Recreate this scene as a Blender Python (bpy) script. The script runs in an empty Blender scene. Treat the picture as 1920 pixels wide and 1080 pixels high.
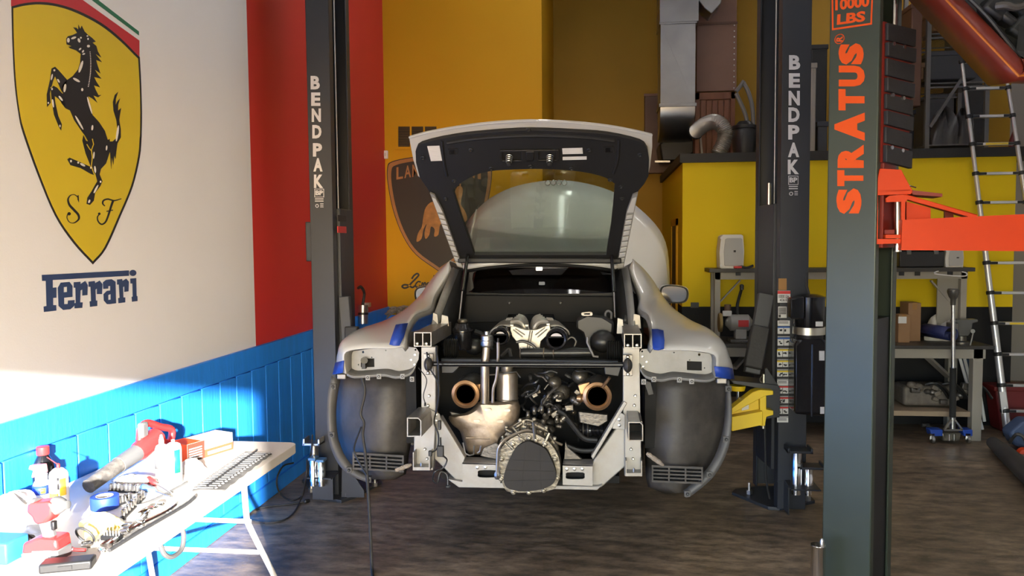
import bpy, bmesh, math, random
from mathutils import Vector as V, Matrix
from mathutils.geometry import tessellate_polygon
random.seed(7)
SC = bpy.context.scene
COL = SC.collection

# ------------------------------------------------------------------ camera
F = 1450.0                       # focal length in pixels of a 1920 wide frame
CH = 1.75                        # camera height
_yaw, _pit, _rol = map(math.radians, (6.6, 3.3, 0.5))
FW = V((-math.sin(_yaw)*math.cos(_pit), math.cos(_yaw)*math.cos(_pit), -math.sin(_pit)))
_r0 = V((math.cos(_yaw), math.sin(_yaw), 0)); _u0 = _r0.cross(FW)
RT = _r0*math.cos(_rol) - _u0*math.sin(_rol)
UP = _u0*math.cos(_rol) + _r0*math.sin(_rol)
C0 = V((0, 0, CH))
cd = bpy.data.cameras.new('camera'); cam = bpy.data.objects.new('camera', cd); COL.objects.link(cam)
cd.sensor_width = 36.0; cd.lens = F/1920*36.0; cd.clip_start = 0.02; cd.clip_end = 200
m = Matrix((RT, UP, -FW)).transposed().to_4x4(); m.translation = C0
cam.matrix_world = m
SC.camera = cam

# ------------------------------------------------------------------ light
SC.view_settings.view_transform = 'Standard'
SC.view_settings.look = 'None'
SC.view_settings.gamma = 1.0
SC.view_settings.use_curve_mapping = False
SC.view_settings.exposure = 1.25
w = bpy.data.worlds.new('sky'); SC.world = w; w.use_nodes = True
nt = w.node_tree; bg = nt.nodes['Background']
sky = nt.nodes.new('ShaderNodeTexSky'); sky.sky_type = 'NISHITA'
sky.sun_disc = False; sky.sun_elevation = math.radians(18); sky.sun_rotation = math.radians(154)
sky.air_density = 1.0; sky.dust_density = 0.4; sky.ozone_density = 1.0
nt.links.new(sky.outputs[0], bg.inputs[0]); bg.inputs[1].default_value = 0.8
SUN = V((-0.478, 1.0, -0.23)).normalized()
sd = bpy.data.lights.new('sun', 'SUN'); sd.energy = 15.0; sd.angle = math.radians(0.9); sd.color = (1.0, 0.97, 0.93)
so = bpy.data.objects.new('sun', sd); COL.objects.link(so)
so.rotation_euler = SUN.to_track_quat('-Z', 'Y').to_euler(); so.location = (3, -9, 6)
XL, YB, XC, YR, XR = -2.302, 8.15, -0.61, 10.15, 5.6      # left wall, back wall, corner, recess wall, right wall
YD, DH, DX = -3.28, 2.65, 1.67                             # door plane, door head height, right jamb
ZC = 5.6
pd = bpy.data.lights.new('door_portal', 'AREA'); pd.shape = 'RECTANGLE'; pd.size = DX-XL; pd.size_y = DH
pd.cycles.is_portal = True
po = bpy.data.objects.new('door_portal', pd); COL.objects.link(po)
po.location = ((DX+XL)/2, YD+0.02, DH/2); po.rotation_euler = (math.radians(90), 0, 0)

# ------------------------------------------------------------------ pixel -> place
def ray(px, py): return FW*F + RT*(px-960) - UP*(py-540)
def PY(px, py, Y): d = ray(px, py); return C0 + d*(Y/d.y)
def PX(px, py, X): d = ray(px, py); return C0 + d*(X/d.x)
def PZ(px, py, Z=0.0): d = ray(px, py); return C0 + d*((Z-CH)/d.z)
def PP(px, py, p, n): d = ray(px, py); return C0 + d*((p-C0).dot(n)/d.dot(n))
def PYs(pts, Y): return [PY(x, y, Y) for x, y in pts]

# ------------------------------------------------------------------ materials
MATS = {}
def M(name, col, rough=0.5, metal=0.0, var=0.08, scale=6.0, bump=0.0, bscale=40.0, dirt=None, damt=0.5, dscale=4.0,
      coat=0.0, emit=0.0, spec=0.5, stretch=None):
    if name in MATS: return MATS[name]
    mt = bpy.data.materials.new(name); mt.use_nodes = True; t = mt.node_tree; N = t.nodes; L = t.links
    b = N['Principled BSDF']; b.inputs['Roughness'].default_value = rough; b.inputs['Metallic'].default_value = metal
    b.inputs['Specular IOR Level'].default_value = spec; b.inputs['Coat Weight'].default_value = coat
    b.inputs['Coat Roughness'].default_value = 0.08
    g = N.new('ShaderNodeNewGeometry'); src = g.outputs['Position']
    if stretch:
        mp = N.new('ShaderNodeMapping'); mp.inputs['Scale'].default_value = stretch; L.new(src, mp.inputs[0]); src = mp.outputs[0]
    n = N.new('ShaderNodeTexNoise'); n.inputs['Scale'].default_value = scale; n.inputs['Detail'].default_value = 4
    L.new(src, n.inputs['Vector'])
    mx = N.new('ShaderNodeMix'); mx.data_type = 'RGBA'; L.new(n.outputs[0], mx.inputs[0])
    mx.inputs[6].default_value = [max(0, c*(1-var)) for c in col]+[1]; mx.inputs[7].default_value = [c*(1+var) for c in col]+[1]
    out = mx.outputs[2]
    if dirt:
        n2 = N.new('ShaderNodeTexNoise'); n2.inputs['Scale'].default_value = dscale; n2.inputs['Detail'].default_value = 6
        n2.inputs['Roughness'].default_value = 0.65; L.new(src, n2.inputs['Vector'])
        r = N.new('ShaderNodeValToRGB'); r.color_ramp.elements[0].position = 0.42; r.color_ramp.elements[1].position = 0.68
        r.color_ramp.elements[1].color = (damt, damt, damt, 1); L.new(n2.outputs[0], r.inputs[0])
        m2 = N.new('ShaderNodeMix'); m2.data_type = 'RGBA'; L.new(r.outputs[0], m2.inputs[0]); L.new(out, m2.inputs[6])
        m2.inputs[7].default_value = list(dirt)+[1]; out = m2.outputs[2]
        mt['_dirt'] = 1
    L.new(out, b.inputs['Base Color'])
    if bump:
        n3 = N.new('ShaderNodeTexNoise'); n3.inputs['Scale'].default_value = bscale; n3.inputs['Detail'].default_value = 3
        L.new(src, n3.inputs['Vector']); bp = N.new('ShaderNodeBump'); bp.inputs['Strength'].default_value = bump
        bp.inputs['Distance'].default_value = 0.01; L.new(n3.outputs[0], bp.inputs['Height']); L.new(bp.outputs[0], b.inputs['Normal'])
    if emit:
        b.inputs['Emission Color'].default_value = list(col)+[1]; b.inputs['Emission Strength'].default_value = emit
    MATS[name] = mt; return mt

def split_paint(mt, axis, value, col2):
    """paint of a second colour beyond a line across the wall"""
    t = mt.node_tree; N = t.nodes; L = t.links; b = N['Principled BSDF']
    src = b.inputs['Base Color'].links[0].from_socket
    g = N.new('ShaderNodeNewGeometry'); s = N.new('ShaderNodeSeparateXYZ'); L.new(g.outputs['Position'], s.inputs[0])
    k = N.new('ShaderNodeMath'); k.operation = 'GREATER_THAN'; L.new(s.outputs[axis], k.inputs[0]); k.inputs[1].default_value = value
    mx = N.new('ShaderNodeMix'); mx.data_type = 'RGBA'; L.new(k.outputs[0], mx.inputs[0]); L.new(src, mx.inputs[6])
    mx.inputs[7].default_value = list(col2)+[1]; L.new(mx.outputs[2], b.inputs['Base Color'])

def glass(name, tint, rough=0.02, mixf=0.25):
    mt = bpy.data.materials.new(name); mt.use_nodes = True; t = mt.node_tree; N = t.nodes; L = t.links
    N.remove(N['Principled BSDF']); o = N['Material Output']
    tr = N.new('ShaderNodeBsdfTransparent'); tr.inputs[0].default_value = list(tint)+[1]
    gl = N.new('ShaderNodeBsdfGlossy'); gl.inputs['Roughness'].default_value = rough; gl.inputs[0].default_value = (1, 1, 1, 1)
    fr = N.new('ShaderNodeFresnel'); fr.inputs[0].default_value = 1.5
    md = N.new('ShaderNodeMath'); md.operation = 'MULTIPLY_ADD'; md.inputs[1].default_value = 0.8; md.inputs[2].default_value = mixf
    L.new(fr.outputs[0], md.inputs[0]); mx = N.new('ShaderNodeMixShader'); L.new(md.outputs[0], mx.inputs[0])
    L.new(tr.outputs[0], mx.inputs[1]); L.new(gl.outputs[0], mx.inputs[2]); L.new(mx.outputs[0], o.inputs[0])
    MATS[name] = mt; return mt

# ------------------------------------------------------------------ mesh builder
def frame_of(d):
    d = d.normalized(); a = V((0, 0, 1)) if abs(d.z) < 0.9 else V((1, 0, 0))
    x = a.cross(d).normalized(); return x, d.cross(x)

class MB:
    def __init__(s): s.v = []; s.f = []
    def add(s, vs, fs):
        o = len(s.v); s.v += [V(p) for p in vs]; s.f += [[i+o for i in f] for f in fs]; return s
    def box(s, x0, x1, y0, y1, z0, z1):
        vs = [(x, y, z) for z in (z0, z1) for y in (y0, y1) for x in (x0, x1)]
        return s.add(vs, [(0, 2, 3, 1), (4, 5, 7, 6), (0, 1, 5, 4), (2, 6, 7, 3), (0, 4, 6, 2), (1, 3, 7, 5)])
    def obox(s, c, sx, sy, sz, mat=None):
        vs = [V((x*sx/2, y*sy/2, z*sz/2)) for z in (-1, 1) for y in (-1, 1) for x in (-1, 1)]
        vs = [V(c)+(mat @ p if mat else p) for p in vs]
        return s.add(vs, [(0, 2, 3, 1), (4, 5, 7, 6), (0, 1, 5, 4), (2, 6, 7, 3), (0, 4, 6, 2), (1, 3, 7, 5)])
    def beam(s, p0, p1, w, h, up=(0, 0, 1)):
        p0 = V(p0); p1 = V(p1); d = (p1-p0).normalized(); x = V(up).cross(d)
        x = x.normalized() if x.length > 1e-4 else V((1, 0, 0)); y = d.cross(x)
        vs = [p + x*(a*w/2) + y*(b*h/2) for p in (p0, p1) for a, b in ((-1, -1), (1, -1), (1, 1), (-1, 1))]
        return s.add(vs, [(3, 2, 1, 0), (4, 5, 6, 7), (0, 1, 5, 4), (1, 2, 6, 5), (2, 3, 7, 6), (3, 0, 4, 7)])
    def prism(s, pts, vec, holes=()):
        pts = [V(p) for p in pts]; vec = V(vec); loops = [pts]+[[V(p) for p in h] for h in holes]
        flat = [p for l in loops for p in l]; n = len(flat)
        tris = tessellate_polygon(loops)
        fs = [tuple(t) for t in tris] + [tuple(i+n for i in reversed(t)) for t in tris]
        o = 0
        for l in loops:
            k = len(l)
            for i in range(k): j = (i+1) % k; fs.append((o+i, o+j, o+j+n, o+i+n))
            o += k
        return s.add(flat+[p+vec for p in flat], fs)
    def cyl(s, p0, p1, r0, r1=None, n=14, cap=True):
        r1 = r0 if r1 is None else r1; p0 = V(p0); p1 = V(p1); x, y = frame_of(p1-p0)
        vs = []
        for p, r in ((p0, r0), (p1, r1)):
            for i in range(n): a = 2*math.pi*i/n; vs.append(p + x*(r*math.cos(a)) + y*(r*math.sin(a)))
        fs = [(i, (i+1) % n, n+(i+1) % n, n+i) for i in range(n)]
        if cap: fs += [tuple(reversed(range(n))), tuple(range(n, 2*n))]
        return s.add(vs, fs)
    def tube(s, path, r, n=8, cap=True, rs=None):
        path = [V(p) for p in path]; k = len(path); vs = []; x = None
        for i, p in enumerate(path):
            d = (path[min(i+1, k-1)] - path[max(i-1, 0)]).normalized()
            if x is None: x, y = frame_of(d)
            else:
                x = (x - d*x.dot(d)); x = x.normalized() if x.length > 1e-5 else frame_of(d)[0]; y = d.cross(x)
            rr = rs[i] if rs else r
            for j in range(n): a = 2*math.pi*j/n; vs.append(p + x*(rr*math.cos(a)) + y*(rr*math.sin(a)))
        fs = [(i*n+j, i*n+(j+1) % n, (i+1)*n+(j+1) % n, (i+1)*n+j) for i in range(k-1) for j in range(n)]
        if cap: fs += [tuple(reversed(range(n))), tuple((k-1)*n+j for j in range(n))]
        return s.add(vs, fs)
    def lathe(s, p, axis, prof, n=20):
        p = V(p); axis = V(axis).normalized(); x, y = frame_of(axis); vs = []
        for r, h in prof:
            for i in range(n): a = 2*math.pi*i/n; vs.append(p + axis*h + x*(r*math.cos(a)) + y*(r*math.sin(a)))
        k = len(prof)
        fs = [(i*n+j, i*n+(j+1) % n, (i+1)*n+(j+1) % n, (i+1)*n+j) for i in range(k-1) for j in range(n)]
        if prof[0][0] > 1e-4: fs.append(tuple(reversed(range(n))))
        if prof[-1][0] > 1e-4: fs.append(tuple((k-1)*n+j for j in range(n)))
        return s.add(vs, fs)
    def torus(s, p, axis, R, r, n=24, k=8):
        p = V(p); axis = V(axis).normalized(); x, y = frame_of(axis); vs = []
        for i in range(n):
            a = 2*math.pi*i/n; d = x*math.cos(a)+y*math.sin(a)
            for j in range(k): b = 2*math.pi*j/k; vs.append(p + d*(R+r*math.cos(b)) + axis*(r*math.sin(b)))
        return s.add(vs, [(i*k+j, ((i+1) % n)*k+j, ((i+1) % n)*k+(j+1) % k, i*k+(j+1) % k) for i in range(n) for j in range(k)])
    def grid(s, rows):
        nr = len(rows); nc = len(rows[0]); o = []
        for r in rows: o += r
        return s.add(o, [(i*nc+j, i*nc+j+1, (i+1)*nc+j+1, (i+1)*nc+j) for i in range(nr-1) for j in range(nc-1)])
    def ell(s, c, rx, ry, rz, n=14, k=8, mat=None):
        vs = []
        for i in range(k+1):
            t = math.pi*i/k
            for j in range(n):
                a = 2*math.pi*j/n; p = V((rx*math.sin(t)*math.cos(a), ry*math.sin(t)*math.sin(a), rz*math.cos(t)))
                vs.append(V(c)+(mat @ p if mat else p))
        return s.add(vs, [(i*n+j, (i+1)*n+j, (i+1)*n+(j+1) % n, i*n+(j+1) % n) for i in range(k) for j in range(n)])
    def mirror(s, xc):
        r = MB(); r.v = [V((2*xc-p.x, p.y, p.z)) for p in s.v]; r.f = [list(reversed(f)) for f in s.f]; return r
    def build(s, name, mat, parent=None, smooth=True, bevel=0.0, solid=0.0, sub=0, label=None, base=None, segs=2, ang=38):
        me = bpy.data.meshes.new(name)
        if parent is not None: o0 = WO(parent)
        elif base is not None: o0 = V(base)
        else:
            xs = [p.x for p in s.v]; ys = [p.y for p in s.v]; zs = [p.z for p in s.v]
            o0 = V(((min(xs)+max(xs))/2, (min(ys)+max(ys))/2, min(zs)))
        me.from_pydata([p-o0 for p in s.v], [], s.f)
        bm = bmesh.new(); bm.from_mesh(me); bmesh.ops.remove_doubles(bm, verts=bm.verts, dist=1e-5)
        bmesh.ops.recalc_face_normals(bm, faces=bm.faces); bm.to_mesh(me); bm.free()
        if smooth: me.shade_smooth(); me.set_sharp_from_angle(angle=math.radians(ang))
        o = bpy.data.objects.new(name, me); COL.objects.link(o)
        me.materials.append(mat if not isinstance(mat, str) else MATS[mat])
        if parent is not None:
            o.parent = parent; o['_w'] = tuple(o0)
        else: o.location = o0; o['_w'] = tuple(o0)
        if solid: md = o.modifiers.new('solid', 'SOLIDIFY'); md.thickness = solid; md.offset = 0
        if sub: md = o.modifiers.new('sub', 'SUBSURF'); md.levels = sub; md.render_levels = sub
        if bevel: md = o.modifiers.new('bevel', 'BEVEL'); md.width = bevel; md.segments = segs; md.limit_method = 'ANGLE'; md.harden_normals = False
        if label: o['label'] = label
        return o
def WO(o): return V(o['_w'])
def tag(o, label, cat, group=None):
    o['label'] = label; o['category'] = cat
    if group: o['group'] = group
    return o
def thing(name, label, cat, loc, group=None):
    o = bpy.data.objects.new(name, None); COL.objects.link(o); o.location = loc; o['_w'] = tuple(V(loc)); o.empty_display_size = 0.1
    return tag(o, label, cat, group)
def struct(o): o['kind'] = 'structure'; return o

def sm(pts, n=6, closed=False):
    """Catmull-Rom through points"""
    pts = [V(p) for p in pts]; k = len(pts); out = []
    rng = k if closed else k-1
    for i in range(rng):
        p1, p2 = pts[i], pts[(i+1) % k]
        p0 = pts[i-1] if (closed or i > 0) else p1*2-p2
        p3 = pts[(i+2) % k] if (closed or i+2 < k) else p2*2-p1
        for j in range(n):
            t = j/n
            out.append(0.5*((2*p1)+(p2-p0)*t+(2*p0-5*p1+4*p2-p3)*t*t+(3*p1-p0-3*p2+p3)*t**3))
    if not closed: out.append(pts[-1])
    return out
def ribbon(pts, w):
    """2d outline of a pen stroke; w = width or list of widths"""
    P = [V((p[0], p[1], 0)) for p in pts]; k = len(P); a = []; b = []
    for i, p in enumerate(P):
        d = (P[min(i+1, k-1)]-P[max(i-1, 0)]).normalized(); n = V((-d.y, d.x, 0))
        ww = (w[i] if isinstance(w, (list, tuple)) else w)/2
        a.append(p+n*ww); b.append(p-n*ww)
    return [(p.x, p.y) for p in a+b[::-1]]
def rings2(cx, cy, rx, ry, n=20): return [(cx+rx*math.cos(2*math.pi*i/n), cy+ry*math.sin(2*math.pi*i/n)) for i in range(n)]

def text_mesh(body, off=0.0):
    cu = bpy.data.curves.new('t', 'FONT'); cu.body = body; cu.offset = off; cu.resolution_u = 3
    ob = bpy.data.objects.new('t', cu); COL.objects.link(ob); bpy.context.view_layer.update()
    me = bpy.data.meshes.new_from_object(ob.evaluated_get(bpy.context.evaluated_depsgraph_get()))
    bpy.data.objects.remove(ob)
    vs = [v.co.copy() for v in me.vertices]; fs = [list(p.vertices) for p in me.polygons]
    bpy.data.meshes.remove(me); return vs, fs
def text_quad(mb, body, a, b, c, d, off=0.0, lift=V((0, 0, 0))):
    """a lower left, b lower right, c upper right, d upper left (3d)"""
    vs, fs = text_mesh(body, off)
    x0 = min(v.x for v in vs); x1 = max(v.x for v in vs); y0 = min(v.y for v in vs); y1 = max(v.y for v in vs)
    out = []
    for v in vs:
        s = (v.x-x0)/(x1-x0+1e-9); t = (v.y-y0)/(y1-y0+1e-9)
        out.append(a*(1-s)*(1-t)+b*s*(1-t)+c*s*t+d*(1-s)*t+lift)
    mb.add(out, fs); return mb

# ------------------------------------------------------------------ palette
M('white_paint', (0.80, 0.79, 0.785), 0.55, var=0.04, scale=1.5, bump=0.05, bscale=120)
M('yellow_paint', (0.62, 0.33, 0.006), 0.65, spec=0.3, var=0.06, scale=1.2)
M('blue_paint', (0.022, 0.25, 0.88), 0.45, var=0.18, scale=14, bump=0.22, bscale=45, stretch=(1, 1, 0.12))
M('loft_paint', (0.008, 0.008, 0.009), 0.65, var=0.2, spec=0.3); split_paint(MATS['loft_paint'], 2, 1.12, (0.70, 0.50, 0.002))
M('ceiling_paint', (0.62, 0.60, 0.57), 0.8)
M('red_paint', (0.50, 0.025, 0.022), 0.5, var=0.1, scale=1.5)
M('emblem_yellow', (0.66, 0.49, 0.025), 0.5, var=0.06, scale=2)
M('emblem_black', (0.016, 0.015, 0.018), 0.5)
M('emblem_red', (0.52, 0.03, 0.04), 0.5)
M('emblem_green', (0.02, 0.16, 0.08), 0.5)
M('emblem_white', (0.78, 0.74, 0.68), 0.5)
M('navy_paint', (0.03, 0.055, 0.14), 0.45, var=0.2, scale=9)
M('copper_paint', (0.38, 0.17, 0.06), 0.45, var=0.25, scale=10)
M('bull_paint', (0.42, 0.19, 0.05), 0.5, var=0.6, scale=16)
def floor_mat():
    mt = M('concrete', (0.30, 0.222, 0.150), 0.36, var=0.30, scale=2.0, bump=0.10, bscale=22, dirt=(0.115, 0.084, 0.056), damt=0.9, dscale=0.9)
    t = mt.node_tree; N = t.nodes; L = t.links; b = N['Principled BSDF']; src = b.inputs['Base Color'].links[0].from_socket
    g = N.new('ShaderNodeNewGeometry')
    mp = N.new('ShaderNodeMapping'); mp.inputs['Scale'].default_value = (1.0, 2.6, 1.0); mp.inputs['Rotation'].default_value = (0, 0, 0.35); L.new(g.outputs['Position'], mp.inputs[0])
    n = N.new('ShaderNodeTexNoise'); n.inputs['Scale'].default_value = 5.0; n.inputs['Detail'].default_value = 8; n.inputs['Roughness'].default_value = 0.7; L.new(mp.outputs[0], n.inputs['Vector'])
    r = N.new('ShaderNodeValToRGB'); r.color_ramp.elements[0].position = 0.40; r.color_ramp.elements[0].color = (0.45, 0.45, 0.45, 1); r.color_ramp.elements[1].position = 0.66; r.color_ramp.elements[1].color = (1.35, 1.33, 1.3, 1); L.new(n.outputs[0], r.inputs[0])
    m1 = N.new('ShaderNodeMix'); m1.data_type = 'RGBA'; m1.blend_type = 'MULTIPLY'; m1.inputs[0].default_value = 1.0; L.new(src, m1.inputs[6]); L.new(r.outputs[0], m1.inputs[7])
    v = N.new('ShaderNodeTexNoise'); v.inputs['Scale'].default_value = 55.0; v.inputs['Detail'].default_value = 2; L.new(mp.outputs[0], v.inputs['Vector'])
    r2 = N.new('ShaderNodeValToRGB'); r2.color_ramp.elements[0].position = 0.66; r2.color_ramp.elements[0].color = (0, 0, 0, 1); r2.color_ramp.elements[1].position = 0.74; r2.color_ramp.elements[1].color = (0.5, 0.5, 0.5, 1); L.new(v.outputs[0], r2.inputs[0])
    m2 = N.new('ShaderNodeMix'); m2.data_type = 'RGBA'; L.new(r2.outputs[0], m2.inputs[0]); L.new(m1.outputs[2], m2.inputs[6]); m2.inputs[7].default_value = (0.32, 0.28, 0.22, 1)
    L.new(m2.outputs[2], b.inputs['Base Color'])
    rr = N.new('ShaderNodeMapRange'); rr.inputs[3].default_value = 0.28; rr.inputs[4].default_value = 0.55; L.new(n.outputs[0], rr.inputs[0]); L.new(rr.outputs[0], b.inputs['Roughness'])
floor_mat()
M('asphalt', (0.17, 0.17, 0.17), 0.9)
M('charcoal', (0.024, 0.027, 0.034), 0.42, var=0.12)
M('black', (0.010, 0.010, 0.011), 0.45)
M('black_gloss', (0.008, 0.008, 0.010), 0.18)
M('rubber', (0.022, 0.021, 0.021), 0.62, var=0.25, scale=14, bump=0.15, bscale=60)
M('dark_plastic', (0.012, 0.012, 0.013), 0.45, var=0.2, scale=5)
M('chrome', (0.75, 0.74, 0.72), 0.14, 1.0)
M('steel', (0.55, 0.54, 0.52), 0.32, 1.0, var=0.15, scale=20)
M('galv', (0.36, 0.36, 0.36), 0.28, 1.0, var=0.2, scale=4, bump=0.15, bscale=6)
M('zinc', (0.62, 0.58, 0.47), 0.35, 1.0, var=0.1)
M('letter_grey', (0.55, 0.54, 0.55), 0.5)
M('label_white', (0.62, 0.61, 0.60), 0.5)
M('label_red', (0.55, 0.03, 0.03), 0.45)
M('label_yellow', (0.7, 0.5, 0.03), 0.45)
M('label_blue', (0.03, 0.1, 0.35), 0.45)
M('orange', (0.64, 0.046, 0.003), 0.48, var=0.1, scale=5, spec=0.3)
M('orange_ink', (0.74, 0.085, 0.005), 0.6, var=0.05, spec=0.25)
M('green_grey', (0.050, 0.062, 0.046), 0.34, 0.25, var=0.25, scale=2.2)
M('wood', (0.17, 0.055, 0.02), 0.45, var=0.35, scale=10, stretch=(1, 1, 0.1))
M('cardboard', (0.26, 0.145, 0.07), 0.75, var=0.12)
M('lamp', (1.0, 0.98, 0.95), 0.5, var=0.0, emit=11.5)

# ================================================================== the setting
struct(MB().box(XL-0.15, XR+0.15, YD-0.15, YR+0.15, -0.2, 0.0).build('floor', 'concrete'))
struct(MB().box(-14, 16, -22, YD-0.15, -0.25, -0.01).build('ground_outside', 'asphalt'))
struct(MB().box(XL-0.15, XR+0.15, YD-0.15, YR+0.15, ZC, ZC+0.15).build('ceiling', 'ceiling_paint'))
M('left_wall_paint', (0.80, 0.79, 0.785), 0.55, var=0.04, scale=1.5, bump=0.05, bscale=120)
split_paint(MATS['left_wall_paint'], 1, 4.925, (0.60, 0.032, 0.028))
wl = struct(MB().box(XL-0.15, XL, YD-0.15, YB+0.15, -0.02, ZC).build('wall_left', 'left_wall_paint'))
# wainscot boards and rails, standing proud of the wall
ZW = 1.078
y = 2.05
k = 0
while y < YB-0.02:
    wd = 0.213
    y1 = min(y+wd, YB)-0.008
    MB().box(XL-0.01, XL+0.016, y, y1, 0.115, ZW-0.15).build('plank', 'blue_paint', wl, bevel=0.004, segs=1)
    y += wd
MB().box(XL-0.01, XL+0.007, -1.0, YB, 0.0, ZW-0.01).build('backing_board', 'blue_paint', wl)
MB().box(XL-0.01, XL+0.022, -1.0, YB, ZW-0.145, ZW).build('top_rail', 'blue_paint', wl, bevel=0.004, segs=1)
MB().box(XL-0.01, XL+0.022, -1.0, YB, 0.0, 0.11).build('bottom_rail', 'blue_paint', wl, bevel=0.004, segs=1)
for yy in (1.84, 1.63, 1.42, 1.21):
    MB().box(XL-0.01, XL+0.016, yy, yy+0.205, 0.115, ZW-0.15).build('plank', 'blue_paint', wl, bevel=0.004, segs=1)
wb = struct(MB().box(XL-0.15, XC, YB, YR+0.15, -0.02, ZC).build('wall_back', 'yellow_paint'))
MB().box(XL, XC-0.0, YB-0.016, YB+0.01, 0, ZW-0.09).build('wainscot', 'blue_paint', wb)
M('recess_paint_shaded', (0.40, 0.22, 0.006), 0.65, var=0.12, scale=1.2); split_paint(MATS['recess_paint_shaded'], 0, 4.95, (0.34, 0.31, 0.28))  # back wall yellow with the shade of the recess put into the colour
struct(MB().box(XC, XR+0.15, YR, YR+0.15, -0.02, ZC).build('wall_recess', 'recess_paint_shaded'))
struct(MB().box(XR, XR+0.15, YD-0.15, YR+0.15, -0.02, ZC).build('wall_right', 'white_paint'))
wf = MB(); wf.box(DX, XR+0.15, YD-0.15, YD, -0.02, ZC); wf.box(XL-0.15, DX, YD-0.15, YD, DH, ZC)
struct(wf.build('wall_front', 'white_paint'))

# office box with storage on top of it
lo = MB(); p = PY(1280, 292, 7.66); LX0, LX1 = p.x, 3.80; LZ = p.z-0.02
lo.box(LX0, LX1, 7.66, YR, -0.02, LZ-0.02)
lw = struct(lo.build('wall_loft', 'loft_paint'))
cap = MB(); cap.box(LX0-0.03, LX1+0.3, 7.62, YR, LZ-0.05, LZ+0.035)
cap.build('ledge', M('ledge_black', (0.012, 0.011, 0.010), 0.6), lw)
dr = MB(); dr.box(LX0-0.012, LX0+0.01, 8.15, 8.62, 0.0, 1.92); dr.build('door_leaf', M('door_dark', (0.05, 0.025, 0.012), 0.5), lw)
fr = MB()
for y0, y1, z0, z1 in ((8.08, 8.15, 0, 1.99), (8.62, 8.69, 0, 1.99), (8.08, 8.69, 1.92, 1.99)): fr.box(LX0-0.02, LX0, y0, y1, z0, z1)
fr.build('door_frame', 'yellow_paint', lw)
# outlet plate low on the loft wall
a = PY(1295, 567, 7.66); b = PY(1310, 577, 7.66)
ol = MB(); ol.box(a.x, b.x, 7.645, 7.66, b.z, a.z); ol.build('outlet', 'black', lw)

# ceiling lamps: twin tube fittings
def tube_lamp(x, y, along, label):
    t = thing('ceiling_lamp', label, 'lamp', (x, y, ZC-0.55), 'twin tube ceiling lamps')
    L2 = 0.61
    d = V((1, 0, 0)) if along == 'x' else V((0, 1, 0)); q = V((0, 0, 1)).cross(d)
    c = V((x, y, ZC-0.5))
    MB().beam(c-d*L2, c+d*L2, 0.16, 0.05).build('housing', 'white_paint', t, bevel=0.005)
    for s in (-1, 1):
        mb = MB(); mb.cyl(c-d*(L2-0.03)+q*(0.045*s)-V((0, 0, 0.045)), c+d*(L2-0.03)+q*(0.045*s)-V((0, 0, 0.045)), 0.016, n=10); mb.build('tube', 'lamp', t)
    for s in (-0.8, 0.8):
        MB().cyl(c+d*(L2*s)+V((0, 0, 0.02)), c+d*(L2*s)+V((0, 0, 0.5)), 0.004, n=6).build('hanger', 'steel', t)
LAMPS = [(-0.35, 2.2, 'y'), (2.4, 2.2, 'y'), (-0.35, 5.6, 'y'), (2.4, 5.2, 'y'), (-0.1, 7.0, 'y'), (3.4, 8.4, 'x')]
for i, (x, y, al) in enumerate(LAMPS):
    tube_lamp(x, y, al, 'twin tube strip lamp hanging over '+['the floor between door and white car', 'the floor near the orange-lettered column', 'the rear of the white car', 'the bay behind the orange arm', 'the raised front lid of the white car', 'the loft with the wire shelving'][i])

# ================================================================== painted emblems
def wall_poly(mb, pts, lvl, holes=()):
    off = XL+0.0006+0.0010*lvl
    mb.prism([PX(x, y, off) for x, y in pts], V((0.0008, 0, 0)), [[PX(x, y, off) for x, y in h] for h in holes])
def back_poly(mb, pts, lvl, holes=()):
    off = YB-0.0006-0.0010*lvl
    mb.prism([PY(x, y, off) for x, y in pts], V((0, -0.0008, 0)), [[PY(x, y, off) for x, y in h] for h in holes])
def s2(pts, n=4, closed=False): return [(p.x, p.y) for p in sm([(x, y, 0) for x, y in pts], n, closed)]
A = lambda pts: [(x/4, y/4) for x, y in pts]
B = lambda pts: [(x/2.919, 250+y/2.919) for x, y in pts]

sh = thing('shield_emblem', 'tall yellow shield with a black rearing horse painted on the white wall', 'emblem', (XL, 3.0, 1.86))
arc = s2(A([(85, 48), (180, 24), (300, 14), (430, 30), (580, 78), (760, 172), (910, 292), (1045, 428)]))
right = s2(A([(1048, 428), (1058, 620), (1064, 840), (1062, 1000)])+B([(774, 30), (765, 130), (727, 290), (660, 452), (580, 630), (508, 718)]))
left = s2(B([(508, 718), (400, 600), (300, 450), (205, 225), (125, 0)])+A([(140, 865), (110, 640), (93, 350), (85, 48)]))
mb = MB(); wall_poly(mb, arc[:-1]+right[:-1]+left[:-1], 0); mb.build('outline', 'emblem_black', sh)
arc2 = s2(A([(100, 62), (190, 42), (300, 34), (430, 50), (575, 98), (750, 190), (900, 308), (1033, 440)]))
right2 = s2(A([(1035, 440), (1046, 640), (1051, 840), (1049, 1000)])+B([(763, 30), (754, 130), (716, 288), (650, 447), (570, 624), (508, 700)]))
left2 = s2(B([(508, 700), (410, 592), (310, 444), (216, 220), (138, 0)])+A([(152, 860), (123, 640), (106, 350), (100, 62)]))
mb = MB(); wall_poly(mb, arc2[:-1]+right2[:-1]+left2[:-1], 1); mb.build('field', 'emblem_yellow', sh)
mb = MB(); wall_poly(mb, [(20.5, -70), (20.7, 11)]+arc+[(261.2, 76), (155, 0), (75, -60)], 0); mb.build('red_stripe', 'emblem_red', sh)
mb = MB(); wall_poly(mb, [(172, 0), (260.5, 66.5), (260.3, 59), (184, 0), (105, -60), (90, -60)], 0); mb.build('green_stripe', 'emblem_green', sh)
hz = MB()
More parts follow.
